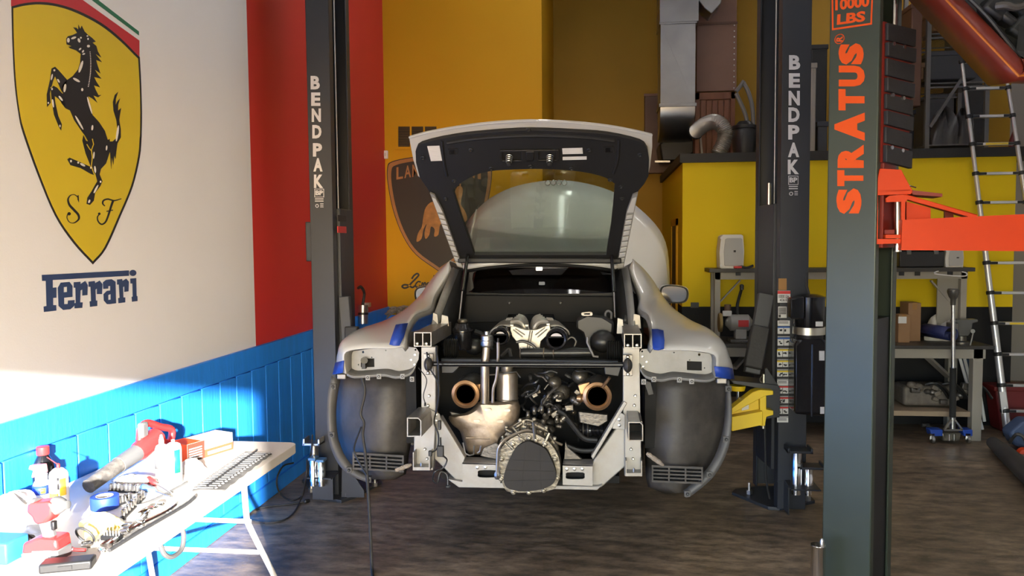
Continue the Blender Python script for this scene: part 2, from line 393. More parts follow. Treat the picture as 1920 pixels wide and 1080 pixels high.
body = A([(548, 205), (572, 208), (586, 222), (588, 185), (601, 217), (612, 192), (634, 236), (660, 262), (690, 284), (718, 312), (693, 320), (722, 345), (733, 385), (760, 432), (716, 405), (737, 432), (764, 466), (720, 450), (733, 495), (753, 552), (710, 522), (735, 562), (761, 591), (705, 578), (722, 612), (750, 656), (703, 640), (718, 676), (738, 714), (760, 712), (735, 730), (700, 716), (730, 771), (690, 738), (660, 722),
         (672, 780), (692, 860), (742, 915), (785, 980), (808, 1050)]) + B([(600, 30), (603, 95), (580, 165), (552, 195), (545, 225), (560, 262), (548, 290), (520, 325), (513, 368), (492, 392), (473, 386), (478, 352), (500, 318), (520, 282), (532, 262), (520, 215), (513, 228), (496, 222), (440, 190), (412, 182), (385, 174), (368, 142), (380, 133), (425, 152), (497, 184), (468, 110), (450, 40), (456, 10), (470, 40)]) + \
       A([(660, 1060), (635, 1015), (612, 985), (555, 900), (524, 828), (490, 812), (458, 770), (470, 690), (465, 640), (500, 602), (545, 570), (585, 520), (600, 470), (605, 405), (570, 378), (525, 362), (512, 350), (536, 347), (498, 332), (496, 290), (508, 272), (545, 262), (578, 246), (560, 220)])
wall_poly(hz, body, 2)
wall_poly(hz, A([(505, 602), (440, 528), (412, 500), (386, 514), (374, 600), (350, 708), (352, 803), (379, 770), (373, 700), (398, 604), (412, 572), (440, 636), (468, 700)]), 2)
wall_poly(hz, A([(475, 700), (430, 655), (400, 643), (380, 664), (386, 742), (404, 860), (440, 950), (458, 979), (463, 932), (436, 870), (414, 772), (409, 720), (440, 742), (495, 815)]), 2)
wall_poly(hz, A([(800, 1062), (845, 1060), (872, 1035), (880, 970), (872, 900), (850, 830), (846, 765), (860, 712), (886, 688), (869, 740), (866, 788), (880, 760), (900, 738), (886, 785), (884, 830), (908, 810), (900, 858), (894, 900), (905, 970), (906, 1030), (880, 1075)])+B([(636, 100), (632, 140), (625, 120), (620, 172), (612, 130), (608, 195), (603, 120), (597, 60)]), 2)
hz.build('horse', 'emblem_black', sh)
hl = MB()
for x, y, rx, ry, an in ((512, 302, 10, 18, 0), (552, 284, 20, 8, -20), (592, 303, 9, 17, -20), (606, 283, 6, 7, 0), (600, 368, 11, 6, -45), (622, 385, 11, 6, -60), (627, 405, 11, 6, -20), (663, 346, 11, 10, 0), (655, 270, 6, 6, 0), (660, 292, 5, 8, 0), (606, 500, 10, 48, 18), (573, 600, 30, 9, 30), (486, 660, 9, 32, 8), (388, 578, 6, 24, 12), (407, 527, 7, 8, 0), (438, 606, 6, 16, -30), (455, 738, 7, 24, -38), (397, 775, 6, 32, -8), (390, 667, 6, 9, 0), (616, 672, 8, 12, 0), (672, 790, 6, 68, -16), (594, 920, 7, 62, -30), (692, 958, 7, 20, 6), (362, 772, 5, 8, 0), (449, 945, 5, 10, 0), (880, 1000, 8, 62, 8)):
    c, s = math.cos(math.radians(an)), math.sin(math.radians(an))
    q_ = MB(); wall_poly(q_, [((x+u*c-v*s)/4, (y+u*s+v*c)/4) for u, v in rings2(0, 0, rx, ry, 10)], 3); q_.build('highlight', 'emblem_white', sh)
for i in range(22):
    t = i/21; wall_poly(hl, [(px/4, py/4) for px, py in rings2(675+8*math.sin(t*3)-14*t*t, 390+258*t, 3.6, 4.4, 6)], 3)
for x, y, rx, ry, an in ((388, 152, 5, 7, 0), (428, 160, 5, 6, 0), (452, 172, 16, 6, 30), (497, 188, 4, 6, 0), (520, 198, 5, 20, -5), (550, 265, 4, 6, 0), (525, 305, 5, 26, 28), (488, 372, 5, 10, 20), (513, 120, 4, 20, 5), (583, 80, 4, 14, 5)):
    c, s = math.cos(math.radians(an)), math.sin(math.radians(an))
    q_ = MB(); wall_poly(q_, B([(x+u*c-v*s, y+u*s+v*c) for u, v in rings2(0, 0, rx, ry, 10)]), 3); q_.build('highlight', 'emblem_white', sh)
hl.build('dotted_line', 'emblem_white', sh)['kind'] = 'stuff'
hy = MB()
wall_poly(hy, B(ribbon([(505, 30), (512, 60), (500, 92), (505, 130), (500, 180), (515, 225)], 4)), 3); wall_poly(hy, B(ribbon([(475, 60), (490, 85), (500, 95)], 4)), 3)
wall_poly(hy, A(ribbon([(470, 700), (430, 655), (400, 640), (378, 660)], 5)), 3)
hy.build('contour_lines', 'emblem_yellow', sh)
mb = MB()
P = s2([(428, 352), (408, 336), (385, 340), (372, 362), (380, 392), (405, 420), (428, 446), (430, 470), (405, 490), (380, 486), (366, 462), (372, 438), (382, 434)], 5)
wall_poly(mb, B(ribbon(P, [4+9*math.sin(math.pi*min(1, max(0, (i-8)/34))) for i in range(len(P))])), 2)
wall_poly(mb, B(rings2(378, 440, 9, 9, 12)), 2); wall_poly(mb, B([(424, 340), (430, 338), (432, 378), (424, 362)]), 2)
mb.build('letter', 'emblem_black', sh, label='curled black letter S low on the shield')
mb = MB()
P = s2([(574, 398), (562, 385), (566, 368), (590, 360), (625, 368), (664, 358)], 5); wall_poly(mb, B(ribbon(P, [5+4*math.sin(math.pi*i/(len(P)-1)) for i in range(len(P))])), 2)
P = s2([(618, 370), (606, 405), (592, 450), (577, 485), (556, 498), (537, 482), (533, 458), (545, 442)], 5); wall_poly(mb, B(ribbon(P, [12-7*i/(len(P)-1) for i in range(len(P))])), 2)
wall_poly(mb, B(ribbon([(583, 427), (618, 420)], 6)), 2); wall_poly(mb, B(rings2(543, 440, 7, 7, 10)), 2)
mb.build('letter', 'emblem_black', sh, label='curled black letter F low on the shield')

wm = thing('painted_wordmark', 'navy slab lettering reading Ferrari painted below the horse shield', 'lettering', (XL, 3.0, 1.55))
for pts, hs in (
    ([(228, 775), (705, 750), (705, 780), (288, 803), (288, 845), (308, 843), (308, 900), (290, 901), (290, 940), (307, 940), (308, 970), (240, 978), (238, 948), (254, 945), (250, 808), (230, 808)], []),
    ([(316, 845), (332, 817), (380, 813), (396, 835), (396, 895), (350, 900), (350, 935), (370, 934), (372, 915), (408, 912), (405, 945), (385, 963), (345, 967), (320, 945)], [[(348, 842), (366, 840), (366, 868), (348, 870)]]),
    ([(403, 815), (440, 812), (440, 825), (465, 808), (480, 830), (478, 885), (450, 888), (450, 855), (440, 860), (438, 925), (452, 925), (450, 955), (408, 958), (406, 930), (414, 928), (412, 845), (403, 845)], []),
    ([(484, 812), (518, 808), (520, 820), (545, 806), (560, 825), (558, 880), (530, 880), (530, 850), (522, 855), (524, 915), (532, 915), (532, 945), (492, 950), (490, 920), (498, 918), (495, 840), (484, 840)], []),
    ([(563, 815), (580, 802), (610, 798), (632, 812), (635, 930), (600, 935), (585, 935), (568, 915), (566, 880), (585, 862), (603, 860), (603, 835), (592, 837), (592, 850), (565, 852)], [[(592, 885), (605, 880), (605, 910), (592, 912)]]),
    ([(640, 800), (668, 797), (670, 808), (690, 795), (705, 812), (703, 865), (680, 868), (680, 838), (673, 842), (675, 898), (685, 898), (685, 925), (648, 930), (646, 902), (654, 900), (650, 828), (640, 828)], []),
    ([(712, 795), (745, 792), (747, 890), (752, 892), (752, 918), (722, 922), (720, 895), (726, 893), (724, 822), (713, 822)], []),
    (rings2(727, 764, 19, 17, 16), [])):
    mb = MB(); wall_poly(mb, B(pts), 0, [B(h) for h in hs]); mb.build('letter', 'navy_paint', wm)

be = thing('bull_emblem', 'dark copper-edged shield with a golden bull painted on the yellow back wall', 'emblem', (-1.2, YB, 1.4))
half = [(824, 291), (878, 295), (914, 303), (922, 314), (921, 345), (911, 395), (893, 442), (868, 478), (824, 510)]
def sym(h, ins):
    r = [(824+(x-824)*(1-ins/98), 400+(y-400)*(1-ins/110)) for x, y in h]
    return s2(r, 4)+s2([(1648-x, y) for x, y in r[::-1]], 4)[1:-1]
mb = MB(); back_poly(mb, sym(half, 0), 0); mb.build('outline', 'emblem_black', be)
mb = MB(); back_poly(mb, sym(half, 1.5), 1); mb.build('border', 'copper_paint', be)
mb = MB(); back_poly(mb, sym(half, 8), 2); mb.build('field', M('emblem_dark', (0.022, 0.015, 0.016), 0.5), be)
wd = 'LAMBORGHINI'
for i, ch in enumerate(wd):
    t = (i+0.5)/11; x = 742+164*t; yy = 325-9*math.sin(math.pi*t); sl = -9*math.pi/164*math.cos(math.pi*t)
    hw = 3 if ch == 'I' else 6.2
    mb = MB(); q = [PY(x+u, yy+v+sl*u, YB-0.0042) for u, v in ((-hw, 12), (hw, 12), (hw, -11), (-hw, -11))]
    text_quad(mb, ch, *q, off=0.02); mb.build('letter', 'copper_paint', be)
mb = MB()
back_poly(mb, s2([(781, 453), (784, 437), (791, 425), (794, 405), (799, 388), (812, 378), (834, 384), (848, 372), (856, 352), (864, 349), (868, 358), (864, 382), (872, 396), (876, 412), (864, 418), (850, 412), (838, 425), (826, 420), (822, 440), (814, 443), (815, 430), (808, 425), (805, 440), (798, 448), (796, 436), (800, 420), (794, 430), (790, 448)], 3, True), 3)
mb.build('bull', 'bull_paint', be)
mb = MB(); back_poly(mb, ribbon(s2([(852, 352), (850, 345), (857, 341), (863, 346), (860, 354)], 4), 2.5), 4); mb.build('tail', 'copper_paint', be)
sc = thing('script_lettering', 'dark handwritten lettering painted under the bull shield on the yellow wall', 'lettering', (-1.5, YB, 1.3))
def script(strokes, w):
    mb = MB()
    for st in strokes: back_poly(mb, ribbon(s2(st, 5), w), 0)
    mb.build('letter', 'emblem_black', sc)
script([[(772, 523), (776, 517), (782, 513), (785, 516), (780, 522), (772, 530), (765, 538), (758, 540), (754, 537), (758, 534), (766, 535), (773, 539), (778, 536)]], 3.4)
script([[(789, 529), (784, 528), (779, 534), (782, 539), (787, 533), (787, 538), (791, 536)]], 2.8)
script([[(792, 529), (791, 539), (796, 530), (798, 533), (797, 539), (803, 530), (804, 539), (808, 536)]], 2.8)
script([[(814, 516), (811, 538), (817, 539), (819, 533), (813, 532)]], 2.8)
for k, st in enumerate(([[(822, 533), (819, 537), (823, 539), (826, 534), (822, 531), (829, 532)]], [[(829, 531), (829, 539), (832, 531), (836, 531)]], [[(842, 530), (837, 533), (838, 538), (842, 535), (842, 545), (838, 549), (835, 546), (845, 536)]], [[(848, 515), (846, 539), (849, 531), (853, 532), (853, 539)]], [[(858, 530), (857, 539), (861, 536)], [(859, 525), (859.6, 526)]], [[(863, 530), (863, 539), (867, 530), (870, 532), (870, 539)]], [[(875, 530), (874, 539), (879, 536)], [(876, 525), (876.6, 526)]])): script(st, 2.6)

# ventilation grille, thermostat on back wall
vg = thing('vent_grille', 'yellow painted ventilation grille high on the back wall beside the open hatch', 'vent', PY(780, 276, YB))
a = PY(741, 233, YB); b = PY(824, 279, YB)
fr = MB(); fo = [PY(x, y, YB-0.012) for x, y in ((740, 232), (826, 232), (826, 280), (740, 280))]
hs = [[PY(x, y, YB-0.012) for x, y in ((x0, 237), (x0+22, 237), (x0+22, 275), (x0, 275))] for x0 in (746.5, 771.5, 796.5)]
fr.prism(fo, V((0, 0.011, 0)), hs); fr.build('frame', 'yellow_paint', vg)
mb = MB(); mb.prism([PY(x, y, YB-0.002) for x, y in ((745, 236), (820, 236), (820, 276), (745, 276))], V((0, 0.001, 0))); mb.build('backing', 'black', vg)
for i in range(12):
    q0 = PY(746, 238.5+i*3.1, YB-0.006); q1 = PY(819, 238.5+i*3.1, YB-0.006)
    MB().beam(q0, q1, 0.007, 0.003).build('slat', M('vent_slat', (0.16, 0.10, 0.015), 0.5), vg)
th = thing('wall_switch', 'small white switch box in the corner of the red and yellow walls', 'switch', PY(722, 290, YB))
c = PY(723, 290, YB); MB().box(c.x-0.025, c.x+0.03, YB-0.035, YB-0.001, c.z-0.045, c.z+0.04).build('housing', 'white_paint', th, bevel=0.005)
MB().box(c.x-0.01, c.x+0.014, YB-0.04, YB-0.034, c.z-0.02, c.z+0.015).build('rocker', 'label_white', th)

# ================================================================== two-post lifts
def z0(p): return V((p.x, p.y, 0))
def prof_col(mb, pts, za, zb, th):
    """open profile polyline (xy) with wall thickness th, extruded in z"""
    P = [V((p[0], p[1], 0)) for p in pts]; k = len(P); a = []; b = []
    for i, p in enumerate(P):
        d0 = (P[i]-P[i-1]).normalized() if i > 0 else None; d1 = (P[i+1]-P[i]).normalized() if i < k-1 else None
        n0 = V((-d0.y, d0.x, 0)) if d0 else None; n1 = V((-d1.y, d1.x, 0)) if d1 else None
        n = (n0+n1).normalized()/max(0.3, math.cos(math.acos(max(-1, min(1, n0.dot(n1))))/2)) if (n0 and n1) else (n0 or n1)
        a.append(p); b.append(p+n*th)
    loop = [q+V((0, 0, za)) for q in a+b[::-1]]
    mb.prism(loop, V((0, 0, zb-za)))

def bolt(mb, p, r=0.012, h=0.045, up=V((0, 0, 1))):
    p = V(p); mb.cyl(p, p+up*(h*0.35), r*1.7, n=6); mb.cyl(p+up*(h*0.3), p+up*h, r*0.8, n=8)

def lift_column(t, FO, FI, BI, side, top=4.6):
    BO = FO+(BI-FI); lip = (BI-FI).normalized()*0.075; inn = (FO-FI).normalized()*0.05
    back = (BI-FI); mb = MB()
    pts = [FI+lip+inn*0.0, FI, FO, BO, BI, BI-lip]
    prof_col(mb, pts if side < 0 else pts, 0.02, top, 0.012*side)
    mb.build('column', 'charcoal', t, bevel=0.003, segs=1)
    return BO

# ---- left column
FO, FI = z0(PY(583.5, 500, 5.10)), z0(PY(626, 500, 5.10)); BI = z0(PX(664, 500, FI.x)); BI.y = min(BI.y, 5.55)
ll = thing('lift_post', 'charcoal two-post lift column beside the red wall stripe', 'lift', z0((FO+BI)/2), 'two-post lift columns')
BO = lift_column(ll, FO, FI, BI, -1)
mb = MB(); mb.prism([V((p.x, p.y, 0)) for p in (PZ(566, 905), PZ(603, 938), PZ(640, 944), PZ(668, 934), PZ(716, 908), PZ(700, 885), PZ(600, 880))], V((0, 0, 0.022))); mb.build('base_plate', 'charcoal', ll, bevel=0.003)
for px, py in ((584, 922), (617, 931), (703, 911), (650, 930)):
    mb = MB(); q = PZ(px, py, 0.022); bolt(mb, q, 0.013, 0.075); mb.build('anchor_bolt', 'steel', ll)
# power-side gusset plates at the foot
q = z0(PY(640, 920, 5.05)); mb = MB(); mb.prism([q+V((0, 0, 0.022)), q+V((0.16, 0.0, 0.022)), q+V((0.16, 0, 0.07)), q+V((0.01, 0, 0.30))], V((0, 0.012, 0))); mb.build('gusset', 'charcoal', ll)
# carriage, cable and lock in the open channel
mid = (FI+BI)/2
mb = MB(); cx = FO.x+0.03; mb.box(cx, FI.x+0.02, FI.y+0.09, BI.y-0.09, 0.25, PX(640, 392, FI.x).z); cr = mb.build('carriage', 'charcoal', ll, bevel=0.004)
mb = MB(); a = PX(633, 403, FI.x+0.022); b = PX(649, 416, FI.x+0.022); mb.box(FI.x+0.018, FI.x+0.023, a.y, b.y, b.z, a.z); mb.build('opening', 'black', cr)
mb = MB(); a = PX(633, 424, FI.x+0.023); b = PX(649, 437, FI.x+0.023); mb.box(FI.x+0.02, FI.x+0.026, a.y, b.y, b.z, a.z); mb.build('red_tag', 'label_red', cr, label='small red warning tag on the carriage')
mb = MB(); mb.tube([V((FI.x-0.03, FI.y+0.2, 0.4)), V((FI.x-0.03, FI.y+0.2, 4.5))], 0.006, 6); mb.build('cable', 'steel', ll)
mb = MB(); mb.box(FO.x+0.012, FO.x+0.02, FI.y+0.03, BI.y-0.03, 0.03, 4.58); mb.build('channel_back', 'black', ll)
# slanted arm guard beam beside the column
M('guard', (0.05, 0.052, 0.058), 0.5)
mb = MB(); q0 = PY(646, 556, 5.2); q1 = PY(657, 700, 5.15); mb.beam(q0, q1, 0.075, 0.05, up=(0, 1, 0)); mb.build('guard_bar', 'guard', ll, bevel=0.006)
mb = MB(); q0 = PY(660, 612, 5.05); q1 = PY(660, 672, 5.02); mb.beam(q0, q1, 0.09, 0.06, up=(0, 1, 0)); mb.build('guard_pad', 'rubber', ll, bevel=0.01)
mb = MB(); q = PY(574, 416, 5.16); q2 = PY(574, 490, 5.16); mb.box(q.x, q.x+0.06, 5.14, 5.4, q2.z, q.z); mb.build('lock_housing', 'charcoal', ll, bevel=0.006)
def col_letters(t, cx, cys, hw, hh, Y, lean):
    for ch, cy in zip('BENDPAK', cys):
        k = cx+lean*(cy-cys[0])
        mb = MB(); q = [PY(k+u, cy+v, Y) for u, v in ((-hw, hh), (hw, hh), (hw, -hh), (-hw, -hh))]
        text_quad(mb, ch, *q, off=0.045); mb.build('letter', 'letter_grey', t)
col_letters(ll, 591, [155, 186, 216, 247, 281, 309, 340], 8.6, 12.6, 5.098, 0.034)
def bp_logo(t, x, y, Y, s=1.0):
    mb = MB(); mb.prism([PY(x+u, y+v, Y) for u, v in ((-9*s, -8*s), (9*s, -8*s), (9*s, 8*s), (-9*s, 8*s))], V((0, 0.0006, 0)), [[PY(x+u, y+v, Y) for u, v in ((-8*s, -7*s), (8*s, -7*s), (8*s, 7*s), (-8*s, 7*s))]])
    text_quad(mb, 'BP', *[PY(x+u, y+v, Y) for u, v in ((-7*s, 4*s), (7*s, 4*s), (7*s, -5*s), (-7*s, -5*s))], off=0.04)
    for i in range(2):
        q0 = PY(x-8*s, y+(11+4*i)*s, Y); q1 = PY(x+8*s, y+(11+4*i)*s, Y); mb.beam(q0, q1, 0.0006, 0.006)
    mb.torus(PY(x-4*s, y+24*s, Y), V((0, 1, 0)), 0.010, 0.0025, 12, 4)
    for i in range(3): mb.beam(PY(x+2*s, y+(20+3*i)*s, Y), PY(x+8*s, y+(20+3*i)*s, Y), 0.0006, 0.004)
    mb.build('maker_mark', 'letter_grey', t)
bp_logo(ll, 598.5, 362, 5.098)
# chrome height adapters on a rack at the foot
def adapter(mb, p, h, r, cup=0.0, cuph=0.03):
    mb.lathe(p, (0, 0, 1), [(r*0.8, 0), (r*0.8, 0.03), (r, 0.032), (r, h*0.6), (r*0.97, h*0.61), (r*0.97, h)], 16)
def cup_plate(c, wx, wy, h):
    mb = MB(); x, y, z = c; mb.box(x-wx, x+wx, y-wy, y+wy, z, z+0.014)
    mb.box(x-wx, x-wx+0.012, y-wy, y+wy, z, z+h); mb.box(x+wx-0.012, x+wx, y-wy, y+wy, z, z+h); return mb
rk = thing('adapter_rack', 'dark steel rack for lift adapters at the foot of the red-wall column', 'rack', PZ(600, 905, 0.022))
q = PY(604, 900, 4.98); x0 = PY(585, 900, 4.98).x; x1 = PY(624, 900, 4.98).x; zt = PY(604, 894, 4.98).z
mb = MB(); mb.box(x0, x1, 4.98, 4.99, 0.022, zt); mb.build('front_plate', 'charcoal', rk, bevel=0.002)
mb = MB(); mb.box(x0-0.02, x1+0.01, 4.92, 5.08, zt, zt+0.01); mb.build('shelf_plate', 'charcoal', rk, bevel=0.002)
for nm, px, ptop, r, yy, lab in (('lift_adapter', 588, 862, 0.024, 4.945, 'short chrome lift adapter, left of the pair by the red-wall column'), ('lift_adapter', 603, 865, 0.024, 4.945, 'short chrome lift adapter, right of the pair by the red-wall column')):
    c = PY(px, 894, yy); tp = PY(px, ptop, yy)
    a = thing(nm, lab, 'lift adapter', V((c.x, yy, zt-0.05)), 'chrome height adapters')
    mb = MB(); adapter(mb, V((c.x, yy, zt-0.05)), tp.z-zt+0.05, r*1.15); mb.build('cylinder', 'chrome', a)
    mb = MB(); mb.box(c.x-0.026, c.x+0.026, yy-0.03, yy+0.04, tp.z, tp.z+0.018); mb.build('top_plate', M('blue_steel', (0.10, 0.22, 0.36), 0.35, 0.3), a, bevel=0.003)
c = PY(588, 862, 5.02)
a = thing('lift_adapter', 'tall grey lift adapter with a U-shaped saddle by the red-wall column', 'lift adapter', V((c.x, 5.03, zt+0.01)), 'chrome height adapters')
tp = PY(588, 832, 5.03); mb = MB(); mb.cyl(V((c.x, 5.03, zt+0.01)), V((c.x, 5.03, tp.z)), 0.03, n=16); mb.build('cylinder', 'steel', a)
cup_plate((c.x, 5.03, tp.z), 0.058, 0.05, 0.045).build('saddle', 'steel', a, bevel=0.002)

# ---- right column
FO, FI = z0(PY(1517, 450, 5.08)), z0(PY(1463, 450, 5.08)); BI = z0(PY(1415.5, 450, 5.62))
rl = thing('lift_post', 'charcoal two-post lift column covered in warning decals right of the white car', 'lift', z0((FO+BI)/2), 'two-post lift columns')
BO = lift_column(rl, FO, FI, BI, 1)
RFO, RFI, RBI, RBO = FO, FI, BI, BO
mb = MB(); mb.prism([PZ(x, y) for x, y in ((1372, 928), (1440, 956), (1462, 958), (1528, 944), (1510, 925), (1500, 915), (1410, 918), (1378, 922))], V((0, 0, 0.022))); mb.build('base_plate', 'charcoal', rl, bevel=0.003)
for px, py in ((1405, 926), (1475, 946), (1514, 938)):
    mb = MB(); bolt(mb, PZ(px, py, 0.022), 0.013, 0.08); mb.build('anchor_bolt', 'steel', rl)
d = (BI-FI); dn = d.normalized(); outv = (FO-FI).normalized()
mb = MB(); mb.prism([V((p.x, p.y, 0.03)) for p in (FO-outv*0.016+dn*0.02, FO-outv*0.024+dn*0.02, BO-outv*0.024-dn*0.02, BO-outv*0.016-dn*0.02)], V((0, 0, 4.5))); mb.build('channel_back', 'black', rl)
ztop = PY(1440, 384, 5.35).z
a0 = FI+dn*0.10; a1 = BI-dn*0.12
mb = MB(); mb.prism([V((p.x, p.y, 0.25)) for p in (a0-outv*0.012, a0+outv*0.13, a1+outv*0.13, a1-outv*0.012)], V((0, 0, ztop-0.25))); cr = mb.build('carriage', 'charcoal', rl, bevel=0.004)
def on_side(px, py, k=-0.016):
    n = V((-outv.x, -outv.y, 0)); return PP(px, py, FI-outv*(-k)*1.0, n)
def sidebox(mb, x0, y0, x1, y1, k=-0.016, th=0.004):
    pts = [on_side(x, y, k) for x, y in ((x0, y0), (x1, y0), (x1, y1), (x0, y1))]; mb.prism(pts, -outv*th)
mb = MB(); sidebox(mb, 1433, 390, 1449, 412); mb.build('opening', 'black', cr)
mb = MB(); sidebox(mb, 1435, 415, 1449, 427); mb.build('red_tag', 'label_red', cr, label='small red warning tag on the carriage')
c = FI+dn*0.22+outv*0.03; mb = MB(); mb.tube([c+V((0, 0, 0.3)), c+V((0, 0, 4.5))], 0.006, 6); mb.build('cable', 'steel', rl)
mb = MB(); q0 = PY(1442, 372, 5.25); mb.cyl(q0-V((0, 0, 0.04)), q0+V((0, 0, 0.1)), 0.011, n=8); mb.build('cable_ferrule', 'zinc', rl)
mb = MB(); mb.tube(sm([PY(1434, 800, 5.15), PY(1435, 850, 5.15), PY(1437, 900, 5.18), PY(1443, 935, 5.2)], 4), 0.007, 6); mb.build('slack_cable', 'rubber', rl)
# slanted guard beam
mb = MB(); mb.beam(PY(1436, 552, 5.1), PY(1409, 700, 5.0), 0.095, 0.06, up=(0, 1, 0)); mb.build('guard_bar', 'guard', rl, bevel=0.006)
mb = MB(); mb.beam(PY(1426, 612, 5.0), PY(1411, 690, 4.93), 0.11, 0.06, up=(0, 1, 0)); mb.build('guard_pad', 'rubber', rl, bevel=0.01)
col_letters(rl, 1490, [117, 151, 184, 215, 248, 281, 313], 10.5, 13.6, 5.078, -0.012)
bp_logo(rl, 1487.5, 338, 5.078, 1.05)
# decals down the front face
def decal(mb, x0, y0, x1, y1, Y=5.077): mb.prism([PY(x, y, Y) for x, y in ((x0, y0), (x1, y0), (x1, y1), (x0, y1))], V((0, 0.0008, 0)))
mb = MB(); decal(mb, 1459.5, 522, 1475, 544); mb.build('decal', M('kraft', (0.30, 0.15, 0.04), 0.6), rl, label='brown paper tag')
mb = MB(); decal(mb, 1458, 545, 1482, 567.5); d1 = mb.build('decal', 'label_white', rl, label='white capacity label with red heading')
mb = MB(); decal(mb, 1458, 545.5, 1482, 551, 5.0755); mb.build('heading', 'label_red', d1)
mb = MB(); text_quad(mb, '10000 Lbs.', *[PY(x, y, 5.0755) for x, y in ((1459.5, 559), (1480.5, 559), (1480.5, 552.5), (1459.5, 552.5))], off=0.02)
text_quad(mb, '4536 Kg', *[PY(x, y, 5.0755) for x, y in ((1462, 566.5), (1478, 566.5), (1478, 560.2), (1462, 560.2))], off=0.02); mb.build('text', 'emblem_black', d1)
mb = MB(); decal(mb, 1459, 575, 1475, 596); d1 = mb.build('decal', 'label_white', rl)
mb = MB(); [decal(mb, 1460, 577+i*2.6, 1474, 578.6+i*2.6, 5.0755) for i in range(5)]; decal(mb, 1460, 590, 1464, 595, 5.0755); mb.build('text_rows', 'emblem_black', d1)
rows = [(601, 611, None), (612, 632, 'label_blue'), (633, 654, 'label_blue'), (655, 675, 'label_yellow'), (676, 694, 'label_yellow'), (695, 712, 'label_yellow'), (713, 723, None), (724, 744, 'label_red'), (745, 762, 'label_red'), (763, 782, 'label_red'), (783, 792, None)]
for ya, yb, hd in rows:
    xa, xb = (1458, 1481) if ya < 650 else (1457, 1478)
    mb = MB(); decal(mb, xa, ya, xb, yb); d1 = mb.build('decal', 'label_white', rl)
    if not hd:
        mb = MB(); [decal(mb, xa+2, ya+2+i*2.4, xb-3, ya+3+i*2.4, 5.0755) for i in range(int((yb-ya)/2.6)-1)]; mb.build('text_rows', 'charcoal', d1)
    else:
        mb = MB(); decal(mb, xa, ya, xb, ya+3, 5.0755); mb.build('heading', hd, d1)
        mb = MB(); decal(mb, xa, yb-6, xb, yb-1.2, 5.0755); decal(mb, (xa+xb)/2-0.4, ya+3, (xa+xb)/2+0.4, yb-6, 5.0755)
        for k in (0.27, 0.73):
            cx = xa+(xb-xa)*k; cy = (ya+yb)/2-1.5
            for j in range(3):
                u, v = random.uniform(-3, 3), random.uniform(-3, 3); decal(mb, cx+u-1.6, cy+v*0.8-1.2, cx+u+1.8, cy+v*0.8+1.2, 5.0754)
        mb.build('pictograms', 'emblem_black', d1)
# weld seam low on the column
mb = MB(); mb.beam(PY(1457, 903, 5.075), PY(1508, 897, 5.075), 0.004, 0.006); mb.build('weld_seam', 'charcoal', rl)
# swing arm bracket of the right carriage and its yellow arm
bk = MB(); bk.prism([PY(x, y, 5.0) for x, y in ((1370, 713), (1458, 722), (1462, 730), (1440, 731), (1376, 720))], V((0, 0.22, 0))); bk.build('arm_shelf', 'charcoal', rl, bevel=0.003)
mb = MB(); mb.prism([PY(x, y, 5.02) for x, y in ((1434, 692), (1438, 690), (1463, 728), (1462, 782), (1437, 786), (1434, 722))], V((0, 0.02, 0))); mb.build('arm_bracket', 'charcoal', rl, bevel=0.003)
mb = MB(); q = PY(1432, 716, 5.04); mb.cyl(q-V((0, 0, 0.30)), q+V((0, 0, 0.05)), 0.012, n=10); mb.torus(q+V((0, 0, 0.015)), V((0, 1, 0)), 0.024, 0.0025, 18, 5); mb.build('arm_pin', 'zinc', rl)
M('arm_yellow', (0.72, 0.50, 0.012), 0.42, var=0.08)
mb = MB(); mb.prism([PY(x, y, 4.92) for x, y in ((1372, 782), (1430, 771), (1430, 797), (1372, 809))], V((0, 0.10, 0))); ya = mb.build('lift_arm', 'arm_yellow', rl, bevel=0.004, label='yellow lift arm reaching under the white car')
mb = MB(); mb.prism([PY(x, y, 4.93) for x, y in ((1372, 766), (1412, 735), (1424, 731), (1450, 733), (1450, 740), (1436, 742), (1372, 776))], V((0, 0.09, 0))); mb.build('brace', 'arm_yellow', ya, bevel=0.004)
mb = MB(); mb.prism([PY(x, y, 4.95) for x, y in ((1424, 734), (1437, 742), (1437, 768), (1450, 770), (1450, 778), (1437, 782), (1434, 799), (1426, 799))], V((0, 0.08, 0))); mb.build('end_fork', 'arm_yellow', ya, bevel=0.003)
mb = MB(); mb.prism([PY(x, y, 4.99) for x, y in ((1372, 776), (1424, 744), (1428, 775), (1372, 784))], V((0, 0.012, 0))); mb.build('web', 'arm_yellow', ya)
mb = MB(); mb.prism([PY(x, y, 4.985) for x, y in ((1391, 762), (1404, 756), (1404, 767), (1391, 770))], V((0, 0.004, 0))); mb.build('decal', 'label_white', ya)
lp = MB(); lp.lathe(PY(1383, 726, 5.05), (0, 0, 1), [(0.045, -0.02), (0.05, 0), (0.05, 0.012)], 16); lp.build('pad_ring', 'arm_yellow', ya)
mb = MB(); q = PY(1384, 762, 5.05); mb.cyl(q, PY(1384, 728, 5.05), 0.012, n=10); mb.build('pad_screw', 'chrome', ya)
